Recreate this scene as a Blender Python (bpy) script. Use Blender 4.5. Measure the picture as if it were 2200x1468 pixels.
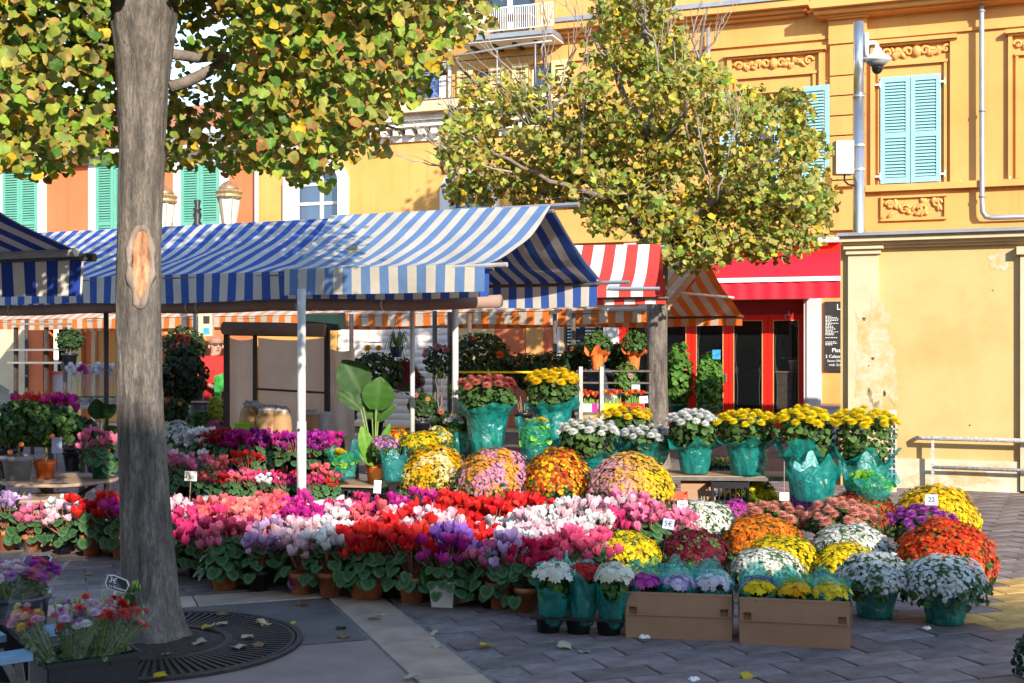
import bpy, math, random
import numpy as np
from math import sin, cos, pi, radians, sqrt, atan2
from mathutils import Vector, Matrix, noise
for _o in list(bpy.data.objects):
    bpy.data.objects.remove(_o)
random.seed(7)
RNG = np.random.default_rng(11)
SC = bpy.context.scene
COL = SC.collection

# ---------------------------------------------------------------- camera, sky, sun, exposure
F, HZ, H = 2655.0, 745.0, 1.6          # focal length in photo pixels, horizon row, eye height
cam_d = bpy.data.cameras.new('camera')
cam = bpy.data.objects.new('camera', cam_d)
COL.objects.link(cam)
cam.location = (0, 0, H)
cam.rotation_euler = (radians(90), 0, 0)
cam_d.sensor_width = 36.0
cam_d.lens = 36.0 * F / 2200.0
cam_d.shift_y = (HZ - 734.0) / 2200.0
cam_d.clip_start = 0.05
cam_d.clip_end = 500.0
SC.camera = cam

SUN_AZ, SUN_EL = radians(22.0), radians(22.5)    # sun stands behind the camera, to its right
world = bpy.data.worlds.new('World')
SC.world = world
world.use_nodes = True
wn = world.node_tree
bg = wn.nodes['Background']
sky = wn.nodes.new('ShaderNodeTexSky')
sky.sky_type = 'NISHITA'
sky.sun_disc = False
sky.sun_elevation = SUN_EL
sky.sun_rotation = pi - SUN_AZ
sky.air_density = 1.0
sky.dust_density = 0.15
wn.links.new(sky.outputs[0], bg.inputs[0])
bg.inputs[1].default_value = 0.15

sun_d = bpy.data.lights.new('sun', 'SUN')
sun_d.energy = 3.0
sun_d.angle = radians(0.5)
sun_d.color = (1.0, 0.91, 0.78)
sun = bpy.data.objects.new('sun', sun_d)
COL.objects.link(sun)
SDIR = Vector((-sin(SUN_AZ) * cos(SUN_EL), cos(SUN_AZ) * cos(SUN_EL), -sin(SUN_EL)))   # light travels this way
sun.rotation_euler = SDIR.to_track_quat('-Z', 'Y').to_euler()
sun.location = (6, -14, 12)

SC.view_settings.view_transform = 'Standard'
SC.view_settings.look = 'None'
SC.view_settings.gamma = 1.0
SC.view_settings.use_curve_mapping = False
SC.view_settings.exposure = 1.52
SC.cycles.max_bounces = 7
SC.cycles.diffuse_bounces = 4
SC.cycles.glossy_bounces = 2
SC.cycles.transmission_bounces = 4
SC.cycles.transparent_max_bounces = 10
SC.cycles.caustics_reflective = False
SC.cycles.caustics_refractive = False
SC.cycles.sample_clamp_indirect = 4.0
SC.cycles.use_denoising = True

# ---------------------------------------------------------------- geometry of the photograph
def PX(px, py, Y):
    return Vector(((px - 1100) / F * Y, Y, H + (HZ - py) / F * Y))
def GP(px, py, z=0.0):
    return PX(px, py, (H - z) * F / (py - HZ))
def pix(v):
    return (1100 + v[0] / v[1] * F, HZ - (v[2] - H) / v[1] * F)

class Frame:
    """an upright plane frame: x along the front, y away from the viewer, z up"""
    def __init__(s, ox, oy, ang):
        s.o = Vector((ox, oy, 0)); s.a = radians(ang)
        s.e = Vector((cos(s.a), sin(s.a), 0)); s.n = Vector((-sin(s.a), cos(s.a), 0))
    def at(s, px, py=HZ, d=0.0):
        """local x and z of a photo pixel on the plane that stands d in front of the frame"""
        k = (px - 1100) / F
        o = s.o - s.n * d
        x = (k * o.y - o.x) / (s.e.x - k * s.e.y)
        Y = o.y + s.e.y * x
        return x, H + (HZ - py) / F * Y
    def w(s, x, y, z=0.0):
        return s.o + s.e * x + s.n * y + Vector((0, 0, z))

# ---------------------------------------------------------------- object helpers
def tag(o, label=None, cat=None, group=None, kind=None):
    if label: o['label'] = label
    if cat: o['category'] = cat
    if group: o['group'] = group
    if kind: o['kind'] = kind
    return o
def thing(name, label, cat, loc=(0, 0, 0), rz=0.0, group=None):
    o = bpy.data.objects.new(name, None)
    o.empty_display_size = 0.1
    COL.objects.link(o)
    o.location = loc
    o.rotation_euler = (0, 0, rz)
    return tag(o, label, cat, group)
def link(name, me, parent=None, loc=(0, 0, 0), rot=(0, 0, 0), scl=(1, 1, 1), color=None, kind=None):
    o = bpy.data.objects.new(name, me)
    COL.objects.link(o)
    if parent is not None: o.parent = parent
    o.location = loc; o.rotation_euler = rot
    o.scale = scl if hasattr(scl, '__len__') else (scl, scl, scl)
    if color: o.color = (*color[:3], 1)
    if kind: o['kind'] = kind
    return o

class MB:
    """collects verts and faces for one mesh"""
    def __init__(s):
        s.v = []; s.f = []; s.m = []; s.c = []
    def add(s, vs, fs, m=0, col=(1, 1, 1)):
        b = len(s.v)
        s.v.extend([tuple(v) for v in vs])
        if col and hasattr(col[0], '__len__'): s.c.extend(col)
        else: s.c.extend([col] * len(vs))
        s.f.extend([tuple(i + b for i in f) for f in fs])
        s.m.extend([m] * len(fs))
        return s
    def box(s, c, size, m=0, rz=0.0, rx=0.0, ry=0.0, taper=1.0, col=(1, 1, 1)):
        x, y, z = size[0] / 2, size[1] / 2, size[2] / 2
        vs = []
        R = Matrix.Rotation(rz, 3, 'Z') @ Matrix.Rotation(ry, 3, 'Y') @ Matrix.Rotation(rx, 3, 'X')
        for sz in (-1, 1):
            t = taper if sz > 0 else 1.0
            for sx, sy in ((-1, -1), (1, -1), (1, 1), (-1, 1)):
                vs.append(R @ Vector((sx * x * t, sy * y * t, sz * z)) + Vector(c))
        return s.add(vs, [(0, 3, 2, 1), (4, 5, 6, 7), (0, 1, 5, 4), (1, 2, 6, 5), (2, 3, 7, 6), (3, 0, 4, 7)], m, col)
    def bar(s, a, b, w, h=None, m=0):
        """a square bar between two points"""
        h = h or w
        a = Vector(a); b = Vector(b); d = (b - a).normalized()
        u = d.cross(Vector((0, 0, 1)))
        if u.length < 1e-3: u = Vector((1, 0, 0))
        u.normalize(); t = u.cross(d)
        vs = []
        for p in (a, b):
            for su, st in ((-1, -1), (1, -1), (1, 1), (-1, 1)):
                vs.append(p + u * su * w / 2 + t * st * h / 2)
        return s.add(vs, [(0, 3, 2, 1), (4, 5, 6, 7), (0, 1, 5, 4), (1, 2, 6, 5), (2, 3, 7, 6), (3, 0, 4, 7)], m)
    def tube(s, pts, rad, seg=8, m=0, cap=True, col=(1, 1, 1)):
        pts = [Vector(p) for p in pts]
        n = len(pts)
        if not hasattr(rad, '__len__'): rad = [rad] * n
        vs, fs = [], []
        up = None
        for i in range(n):
            d = (pts[min(i + 1, n - 1)] - pts[max(i - 1, 0)]).normalized()
            if up is None:
                up = Vector((0, 0, 1)) if abs(d.z) < 0.9 else Vector((1, 0, 0))
            u = d.cross(up).normalized(); t = u.cross(d).normalized()
            up = t
            for k in range(seg):
                a = 2 * pi * k / seg
                vs.append(pts[i] + (u * cos(a) + t * sin(a)) * rad[i])
        for i in range(n - 1):
            for k in range(seg):
                k2 = (k + 1) % seg
                fs.append((i * seg + k, i * seg + k2, (i + 1) * seg + k2, (i + 1) * seg + k))
        if cap:
            fs.append(tuple(range(seg))[::-1])
            fs.append(tuple((n - 1) * seg + k for k in range(seg)))
        return s.add(vs, fs, m, col)
    def lathe(s, prof, seg=16, m=0, c=(0, 0, 0), fn=None, cap0=True, cap1=False, col=(1, 1, 1)):
        """prof: list of (radius, z); fn(a, r, z) -> (r, z) may deform"""
        vs, fs = [], []
        for r, z in prof:
            for k in range(seg):
                a = 2 * pi * k / seg
                rr, zz = fn(a, r, z) if fn else (r, z)
                vs.append((c[0] + rr * cos(a), c[1] + rr * sin(a), c[2] + zz))
        n = len(prof)
        for i in range(n - 1):
            for k in range(seg):
                k2 = (k + 1) % seg
                fs.append((i * seg + k, i * seg + k2, (i + 1) * seg + k2, (i + 1) * seg + k))
        if cap0: fs.append(tuple(range(seg))[::-1])
        if cap1: fs.append(tuple((n - 1) * seg + k for k in range(seg)))
        return s.add(vs, fs, m, col)
    def grid(s, fn, nu, nv, m=0, col=(1, 1, 1)):
        vs = [fn(i / nu, j / nv) for j in range(nv + 1) for i in range(nu + 1)]
        fs = [(j * (nu + 1) + i, j * (nu + 1) + i + 1, (j + 1) * (nu + 1) + i + 1, (j + 1) * (nu + 1) + i)
              for j in range(nv) for i in range(nu)]
        return s.add(vs, fs, m, col)
    def poly(s, pts, depth_vec, m=0):
        """a flat outline pushed out along depth_vec to a slab"""
        n = len(pts); d = Vector(depth_vec)
        vs = [Vector(p) for p in pts] + [Vector(p) + d for p in pts]
        fs = [tuple(range(n))[::-1], tuple(range(n, 2 * n))]
        fs += [(i, (i + 1) % n, n + (i + 1) % n, n + i) for i in range(n)]
        return s.add(vs, fs, m)
    def mesh(s, name, mats, smooth=False):
        me = bpy.data.meshes.new(name)
        me.from_pydata(s.v, [], s.f)
        for mt in (mats if isinstance(mats, (list, tuple)) else [mats]):
            me.materials.append(MATS[mt] if isinstance(mt, str) else mt)
        if any(s.m): me.polygons.foreach_set('material_index', s.m)
        if smooth: me.polygons.foreach_set('use_smooth', [True] * len(s.f))
        a = me.color_attributes.new('Col', 'FLOAT_COLOR', 'POINT')
        buf = np.ones((len(s.v), 4), dtype=np.float32)
        buf[:, :3] = np.array(s.c, dtype=np.float32).reshape(-1, 3)
        a.data.foreach_set('color', buf.ravel())
        return me
    def obj(s, name, mats, parent=None, loc=(0, 0, 0), rot=(0, 0, 0), smooth=False, kind=None, color=None):
        return link(name, s.mesh(name, mats, smooth), parent, loc, rot, kind=kind, color=color)

def np_mesh(name, V, T, C, mat, smooth=False):
    """one mesh from arrays: verts, triangles, vertex colours"""
    me = bpy.data.meshes.new(name)
    V = np.ascontiguousarray(V, dtype=np.float32); T = np.ascontiguousarray(T, dtype=np.int32)
    me.vertices.add(len(V)); me.vertices.foreach_set('co', V.ravel())
    me.loops.add(T.size); me.loops.foreach_set('vertex_index', T.ravel())
    me.polygons.add(len(T)); me.polygons.foreach_set('loop_start', np.arange(0, T.size, 3, dtype=np.int32))
    if smooth: me.polygons.foreach_set('use_smooth', np.ones(len(T), dtype=bool))
    me.materials.append(MATS[mat])
    a = me.color_attributes.new('Col', 'FLOAT_COLOR', 'POINT')
    buf = np.ones((len(V), 4), dtype=np.float32); buf[:, :3] = C
    a.data.foreach_set('color', buf.ravel())
    me.update(calc_edges=True)
    return me

def scatter(tmpl, R, L, S, C):
    """copies of a template (verts, tris, weight) with rotations R (N,3,3), places L, sizes S, colours C (N,nv,3)"""
    TV, TT = tmpl[0], tmpl[1]
    N, n = len(L), len(TV)
    V = np.einsum('nij,vj->nvi', R, TV) * S[:, None, None] + L[:, None, :]
    T = (TT[None, :, :] + (np.arange(N) * n)[:, None, None]).reshape(-1, 3)
    return V.reshape(-1, 3), T, C.reshape(-1, 3)

def rot_from(nrm, spin):
    """rotation matrices whose z axis is nrm (N,3), turned by spin about it"""
    z = nrm / np.linalg.norm(nrm, axis=1, keepdims=True)
    ref = np.where(np.abs(z[:, 2:3]) > 0.95, np.array([[1.0, 0, 0]]), np.array([[0, 0, 1.0]]))
    x = np.cross(ref, z); x /= np.linalg.norm(x, axis=1, keepdims=True)
    y = np.cross(z, x)
    c, s = np.cos(spin)[:, None], np.sin(spin)[:, None]
    return np.stack([x * c + y * s, y * c - x * s, z], axis=2)

def wall_mesh(mb, x0, x1, z0, z1, y, th, holes, m=0, back=True):
    """a wall slab in the xz plane, its front at y and its back at y+th, with real rectangular openings"""
    xs = sorted({x0, x1, *[h[0] for h in holes], *[h[1] for h in holes]})
    zs = sorted({z0, z1, *[h[2] for h in holes], *[h[3] for h in holes]})
    xs = [x for x in xs if x0 <= x <= x1]; zs = [z for z in zs if z0 <= z <= z1]
    def solid(i, j):
        if i < 0 or j < 0 or i >= len(xs) - 1 or j >= len(zs) - 1: return False
        cx, cz = (xs[i] + xs[i + 1]) / 2, (zs[j] + zs[j + 1]) / 2
        return not any(h[0] < cx < h[1] and h[2] < cz < h[3] for h in holes)
    for i in range(len(xs) - 1):
        for j in range(len(zs) - 1):
            if not solid(i, j): continue
            a, b, c, d = xs[i], xs[i + 1], zs[j], zs[j + 1]
            q = [(a, y, c), (b, y, c), (b, y, d), (a, y, d)]
            k = [(a, y + th, c), (b, y + th, c), (b, y + th, d), (a, y + th, d)]
            mb.add(q, [(0, 1, 2, 3)], m)
            if back: mb.add(k, [(3, 2, 1, 0)], m)
            if not solid(i - 1, j): mb.add([q[0], q[3], k[3], k[0]], [(0, 1, 2, 3)], m)
            if not solid(i + 1, j): mb.add([q[1], k[1], k[2], q[2]], [(0, 1, 2, 3)], m)
            if not solid(i, j - 1): mb.add([q[0], k[0], k[1], q[1]], [(0, 1, 2, 3)], m)
            if not solid(i, j + 1): mb.add([q[3], q[2], k[2], k[3]], [(0, 1, 2, 3)], m)

# ---------------------------------------------------------------- materials
MATS = {}
def _nt(name):
    m = bpy.data.materials.new(name); m.use_nodes = True
    MATS[name] = m
    nt = m.node_tree
    return m, nt, nt.nodes['Principled BSDF'], nt.nodes['Material Output']
def N(nt, t, **kw):
    n = nt.nodes.new(t)
    for k, v in kw.items():
        if k.startswith('i_'):
            n.inputs[int(k[2:])].default_value = v
        else: setattr(n, k, v)
    return n
def noise_fac(nt, scale, detail=4, stretch=None, rough=0.55):
    tc = N(nt, 'ShaderNodeTexCoord')
    src = tc.outputs['Object']
    if stretch:
        mp = N(nt, 'ShaderNodeMapping'); mp.inputs['Scale'].default_value = stretch
        nt.links.new(src, mp.inputs[0]); src = mp.outputs[0]
    nz = N(nt, 'ShaderNodeTexNoise'); nz.inputs['Scale'].default_value = scale
    nz.inputs['Detail'].default_value = detail; nz.inputs['Roughness'].default_value = rough
    nt.links.new(src, nz.inputs['Vector'])
    return nz.outputs['Fac']
def mixc(nt, fac, a, b, mode='MIX'):
    m = N(nt, 'ShaderNodeMix', data_type='RGBA', blend_type=mode)
    for sock, val in ((m.inputs[0], fac), (m.inputs[6], a), (m.inputs[7], b)):
        if hasattr(val, 'is_linked'): nt.links.new(val, sock)
        elif hasattr(val, '__len__'): sock.default_value = (*val[:3], 1)
        else: sock.default_value = val
    return m.outputs[2]
def ramp(nt, fac, stops):
    r = N(nt, 'ShaderNodeValToRGB')
    el = r.color_ramp.elements
    while len(el) < len(stops): el.new(0.5)
    for e, (p, c) in zip(el, stops):
        e.position = p; e.color = (*c, 1) if hasattr(c, '__len__') else (c, c, c, 1)
    nt.links.new(fac, r.inputs[0])
    return r.outputs[0]
def bump(nt, bsdf, fac, strength=0.3, dist=0.01):
    b = N(nt, 'ShaderNodeBump'); b.inputs['Strength'].default_value = strength; b.inputs['Distance'].default_value = dist
    nt.links.new(fac, b.inputs['Height']); nt.links.new(b.outputs[0], bsdf.inputs['Normal'])
def mat(name, col, rough=0.6, var=0.25, scale=6.0, bmp=0.0, bscale=60.0, metal=0.0, spec=0.4, stretch=None, col2=None, transl=0.0, objvar=0.0):
    m, nt, b, out = _nt(name)
    f = noise_fac(nt, scale, 5, stretch)
    lo = tuple(c * (1 - var) for c in col); hi = tuple(min(1, c * (1 + var)) for c in (col2 or col))
    c = ramp(nt, f, [(0.3, lo), (0.7, hi)])
    if objvar:
        oi = N(nt, 'ShaderNodeObjectInfo')
        mr = N(nt, 'ShaderNodeMapRange'); mr.inputs[3].default_value = 1 - objvar; mr.inputs[4].default_value = 1 + objvar
        nt.links.new(oi.outputs['Random'], mr.inputs[0])
        c = mixc(nt, 1.0, c, mr.outputs[0], 'MULTIPLY')
    nt.links.new(c, b.inputs['Base Color'])
    b.inputs['Roughness'].default_value = rough; b.inputs['Metallic'].default_value = metal
    b.inputs['Specular IOR Level'].default_value = spec
    if bmp: bump(nt, b, noise_fac(nt, bscale, 4, stretch), bmp, 0.01)
    if transl: add_transl(nt, b, out, c, transl)
    return m
def add_transl(nt, b, out, c, amount):
    t = N(nt, 'ShaderNodeBsdfTranslucent')
    if hasattr(c, 'is_linked'): nt.links.new(c, t.inputs[0])
    else: t.inputs[0].default_value = (*c, 1)
    mx = N(nt, 'ShaderNodeMixShader'); mx.inputs[0].default_value = amount
    nt.links.new(b.outputs[0], mx.inputs[1]); nt.links.new(t.outputs[0], mx.inputs[2])
    nt.links.new(mx.outputs[0], out.inputs[0])
def col_mat(name, rough=0.55, transl=0.3, spec=0.3, objcol=False, scale=40, var=0.12):
    """petals and leaves: own colour from the mesh, times the object colour where asked"""
    m, nt, b, out = _nt(name)
    at = N(nt, 'ShaderNodeVertexColor', layer_name='Col')
    c = at.outputs['Color']
    if objcol:
        oi = N(nt, 'ShaderNodeObjectInfo')
        c = mixc(nt, 1.0, c, oi.outputs['Color'], 'MULTIPLY')
    f = noise_fac(nt, scale, 3)
    c = mixc(nt, 1.0, c, ramp(nt, f, [(0.3, 1 - var), (0.7, 1.0)]), 'MULTIPLY')
    nt.links.new(c, b.inputs['Base Color'])
    b.inputs['Roughness'].default_value = rough; b.inputs['Specular IOR Level'].default_value = spec
    if transl: add_transl(nt, b, out, c, transl)
    return m
def stripes(name, ca, cb, period, phase=0.0, axis=0, transl=0.2, dirt=0.2, rough=0.75):
    m, nt, b, out = _nt(name)
    tc = N(nt, 'ShaderNodeTexCoord'); sp = N(nt, 'ShaderNodeSeparateXYZ')
    nt.links.new(tc.outputs['Object'], sp.inputs[0])
    a = N(nt, 'ShaderNodeMath', operation='MULTIPLY_ADD'); a.inputs[1].default_value = 1 / period; a.inputs[2].default_value = 100 + phase
    nt.links.new(sp.outputs[axis], a.inputs[0])
    fr = N(nt, 'ShaderNodeMath', operation='FRACT'); nt.links.new(a.outputs[0], fr.inputs[0])
    gt = N(nt, 'ShaderNodeMath', operation='GREATER_THAN'); gt.inputs[1].default_value = 0.5
    nt.links.new(fr.outputs[0], gt.inputs[0])
    c = mixc(nt, gt.outputs[0], ca, cb)
    f = noise_fac(nt, 3.0, 6)
    c = mixc(nt, 1.0, c, ramp(nt, f, [(0.3, (1 - dirt, 1 - dirt * 1.05, 1 - dirt * 1.2)), (0.65, 1.0)]), 'MULTIPLY')
    nt.links.new(c, b.inputs['Base Color'])
    b.inputs['Roughness'].default_value = rough; b.inputs['Specular IOR Level'].default_value = 0.25
    f2 = noise_fac(nt, 9.0, 4, (1, 0.3, 1)); bump(nt, b, f2, 0.25, 0.03)
    add_transl(nt, b, out, c, transl)
    return m

mat('asphalt', (0.115, 0.107, 0.11), 0.85, 0.3, 1.4, 0.5, 220)
mat('asphalt_patch', (0.115, 0.10, 0.098), 0.85, 0.25, 2.5, 0.6, 260)
mat('pink_concrete', (0.235, 0.185, 0.165), 0.8, 0.18, 3, 0.5, 260, objvar=0.05)
mat('paver', (0.155, 0.122, 0.116), 0.7, 0.42, 7, 0.6, 90, objvar=0.28)
mat('paver_warm', (0.27, 0.17, 0.135), 0.75, 0.25, 5, 0.4, 120, objvar=0.2)
mat('joint', (0.17, 0.15, 0.145), 0.9, 0.3, 20, 0.3, 200)
mat('slab_stone', (0.34, 0.265, 0.205), 0.55, 0.3, 4, 0.3, 160, objvar=0.1)
mat('yellow_paint', (0.72, 0.43, 0.06), 0.7, 0.25, 10, 0.2, 120)
mat('iron', (0.032, 0.027, 0.025), 0.55, 0.4, 12, 0.3, 150, metal=0.4)
mat('soil', (0.035, 0.028, 0.022), 0.95, 0.5, 30, 0.9, 90)
mat('cardboard', (0.33, 0.19, 0.105), 0.8, 0.1, 3, 0.12, 60, stretch=(1, 1, 14))
mat('black_plastic', (0.017, 0.018, 0.022), 0.35, 0.2, 8)
mat('dark_bucket', (0.02, 0.024, 0.035), 0.32, 0.2, 8)
mat('terracotta', (0.44, 0.15, 0.065), 0.7, 0.2, 14, 0.2, 90, objvar=0.15)
mat('pot_orange', (0.75, 0.17, 0.04), 0.42, 0.08, 5)
mat('pot_white', (0.72, 0.72, 0.72), 0.45, 0.05, 5)
mat('pot_green', (0.02, 0.13, 0.07), 0.4, 0.1, 5)
mat('pot_lime', (0.30, 0.55, 0.03), 0.4, 0.1, 5)
mat('pot_grey', (0.22, 0.22, 0.24), 0.5, 0.1, 5)
mat('pot_yellow', (0.82, 0.62, 0.02), 0.4, 0.06, 5)
mat('pot_red', (0.78, 0.03, 0.03), 0.4, 0.06, 5)
mat('pot_magenta', (0.6, 0.03, 0.25), 0.4, 0.06, 5)
mat('wood_top', (0.34, 0.225, 0.145), 0.7, 0.3, 4, 0.3, 60, stretch=(1, 9, 9))
mat('wood_dark', (0.06, 0.043, 0.035), 0.7, 0.35, 6, 0.3, 60)
mat('wood_blue', (0.14, 0.26, 0.38), 0.6, 0.2, 5, 0.3, 60, stretch=(1, 8, 8))
mat('wood_grey', (0.2, 0.185, 0.17), 0.75, 0.25, 5, 0.3, 60, stretch=(1, 8, 8))
mat('steel', (0.62, 0.64, 0.66), 0.28, 0.08, 6, metal=0.9)
mat('steel_dull', (0.13, 0.12, 0.11), 0.5, 0.3, 12, metal=0.4)
mat('steel_grey', (0.30, 0.29, 0.27), 0.45, 0.25, 12, metal=0.5)
mat('post_white', (0.50, 0.485, 0.46), 0.5, 0.12, 5, 0.1, 40)
mat('frame_dark', (0.045, 0.032, 0.028), 0.6, 0.3, 12)
mat('frame_brown', (0.10, 0.075, 0.06), 0.6, 0.4, 20)
mat('tarp_beige', (0.80, 0.70, 0.60), 0.8, 0.12, 2.5, 0.4, 6, transl=0.5)
mat('tarp_brown', (0.30, 0.195, 0.15), 0.8, 0.15, 4, 0.3, 12)
mat('lamp_iron', (0.03, 0.034, 0.036), 0.45, 0.3, 20, metal=0.3)
mat('lamp_copper', (0.36, 0.2, 0.11), 0.45, 0.35, 20, metal=0.5)
mat('lamp_gold', (0.5, 0.37, 0.19), 0.4, 0.3, 30, metal=0.6)
mat('lamp_glass', (0.9, 0.9, 0.88), 0.25, 0.03, 4, transl=0.15)
mat('white_camera', (0.8, 0.81, 0.82), 0.35, 0.03, 4)
mat('dome_black', (0.01, 0.01, 0.012), 0.05, 0.1, 4)
mat('box_grey', (0.40, 0.38, 0.34), 0.6, 0.2, 8)
mat('trim_white', (0.68, 0.66, 0.62), 0.7, 0.08, 3, 0.15, 60)
mat('trim_cream', (0.56, 0.44, 0.28), 0.8, 0.1, 3, 0.15, 60)
mat('pale_yellow', (0.66, 0.47, 0.18), 0.85, 0.08, 2)
mat('shutter_blue', (0.26, 0.50, 0.54), 0.6, 0.08, 9, 0.1, 40)
mat('shutter_green', (0.12, 0.37, 0.275), 0.6, 0.1, 9, 0.1, 40)
mat('shutter_deep_blue', (0.05, 0.17, 0.6), 0.6, 0.1, 9)
mat('shutter_cream', (0.68, 0.52, 0.25), 0.7, 0.1, 9)
mat('roller', (0.78, 0.71, 0.64), 0.6, 0.1, 4)
mat('zinc', (0.30, 0.31, 0.34), 0.5, 0.15, 5, metal=0.4)
mat('ledge_grey', (0.42, 0.40, 0.38), 0.7, 0.15, 6)
mat('roof_tile', (0.38, 0.15, 0.08), 0.8, 0.25, 6)
mat('red_paint', (0.80, 0.02, 0.012), 0.35, 0.05, 4)
mat('red_fabric', (0.74, 0.012, 0.03), 0.7, 0.06, 3, 0.15, 8)
mat('awning_white', (0.82, 0.80, 0.78), 0.6, 0.04, 5)
mat('dark_red', (0.25, 0.012, 0.015), 0.4, 0.1, 4)
mat('gold_bead', (0.55, 0.3, 0.12), 0.5, 0.2, 20)
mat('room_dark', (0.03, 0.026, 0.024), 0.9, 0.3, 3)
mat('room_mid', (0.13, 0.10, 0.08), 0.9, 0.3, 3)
mat('pilaster_grey', (0.52, 0.49, 0.52), 0.75, 0.06, 3)
mat('slate', (0.022, 0.022, 0.026), 0.7, 0.2, 6)
mat('chalk', (0.85, 0.85, 0.83), 0.8, 0.03, 6)
mat('paper', (0.83, 0.82, 0.78), 0.8, 0.03, 6, transl=0.2)
mat('ink', (0.012, 0.012, 0.016), 0.7, 0.1, 6)
mat('poster_blue', (0.05, 0.32, 0.65), 0.4, 0.4, 12)
mat('stem', (0.16, 0.24, 0.05), 0.6, 0.2, 20)
mat('stem_pink', (0.36, 0.14, 0.09), 0.6, 0.2, 20)
mat('wood_trunk', (0.24, 0.16, 0.09), 0.8, 0.2, 20)
mat('paper_bag', (0.42, 0.24, 0.11), 0.8, 0.15, 5, 0.3, 20)
mat('plastic_clear_white', (0.6, 0.58, 0.56), 0.3, 0.2, 8, 0.6, 18, transl=0.4)
mat('cloth_grey', (0.28, 0.25, 0.22), 0.85, 0.25, 5, 0.5, 14)
mat('skin', (0.50, 0.27, 0.18), 0.55, 0.1, 12)
mat('shirt_red', (0.42, 0.016, 0.014), 0.8, 0.15, 8, 0.4, 18)
mat('trousers', (0.05, 0.05, 0.065), 0.85, 0.15, 8)
mat('hair_grey', (0.30, 0.15, 0.095), 0.7, 0.3, 40)
mat('fabric_green', (0.06, 0.42, 0.08), 0.5, 0.3, 14, transl=0.3)
mat('crate_red', (0.72, 0.10, 0.05), 0.5, 0.1, 6)
mat('rail_white', (0.44, 0.42, 0.40), 0.6, 0.5, 45)
mat('card_blue', (0.34, 0.40, 0.56), 0.6, 0.05, 5)
mat('bottle_glass', (0.05, 0.035, 0.02), 0.1, 0.3, 8)
mat('litter_white', (0.75, 0.75, 0.74), 0.7, 0.1, 8)
mat('dry_green', (0.02, 0.05, 0.02), 0.6, 0.3, 8)
mat('navy_tarp', (0.02, 0.05, 0.12), 0.6, 0.2, 6)
mat('dark_green_box', (0.012, 0.035, 0.028), 0.6, 0.2, 6)
col_mat('leaf', 0.5, 0.34, 0.28)
col_mat('leaf_obj', 0.42, 0.25, 0.4, objcol=True)
col_mat('petal', 0.6, 0.32, 0.2)
col_mat('petal_obj', 0.55, 0.34, 0.25, objcol=True)
stripes('stripe_blue', (0.66, 0.62, 0.57), (0.045, 0.115, 0.44), 0.185, transl=0.30, dirt=0.14)
stripes('stripe_faded', (0.67, 0.61, 0.52), (0.15, 0.265, 0.50), 0.185, transl=0.3, dirt=0.2)
stripes('stripe_flap', (0.74, 0.69, 0.61), (0.02, 0.06, 0.36), 0.17, axis=1, transl=0.1, dirt=0.14)
stripes('stripe_navy', (0.74, 0.69, 0.61), (0.022, 0.06, 0.34), 0.21, transl=0.10, dirt=0.16)
stripes('stripe_red', (0.82, 0.76, 0.72), (0.78, 0.06, 0.05), 0.26, transl=0.22, dirt=0.1)
stripes('stripe_orange', (0.62, 0.50, 0.38), (0.74, 0.19, 0.03), 0.26, transl=0.25, dirt=0.2)
stripes('stripe_orange_pale', (0.66, 0.60, 0.54), (0.66, 0.36, 0.2), 0.26, transl=0.25, dirt=0.25)

def plaster(name, col):
    m, nt, b, out = _nt(name)
    f = noise_fac(nt, 0.8, 6, None, 0.6); f2 = noise_fac(nt, 2.2, 6, (2.2, 2.2, 0.16), 0.65); f3 = noise_fac(nt, 24, 5, None, 0.65)
    c = ramp(nt, f, [(0.3, tuple(x * k for x, k in zip(col, (0.92, 0.88, 0.8)))), (0.7, tuple(min(1, x * k) for x, k in zip(col, (1.06, 1.1, 1.2))))])
    c = mixc(nt, ramp(nt, f2, [(0.52, 0.0), (0.72, 0.38)]), c, tuple(x * k for x, k in zip(col, (0.72, 0.66, 0.6))))
    c = mixc(nt, ramp(nt, f3, [(0.6, 0.0), (0.75, 0.16)]), c, tuple(min(1, x * 1.25 + 0.06) for x in col))
    nt.links.new(c, b.inputs['Base Color']); b.inputs['Roughness'].default_value = 0.88; b.inputs['Specular IOR Level'].default_value = 0.25
    bump(nt, b, f3, 0.2, 0.01)
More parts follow.
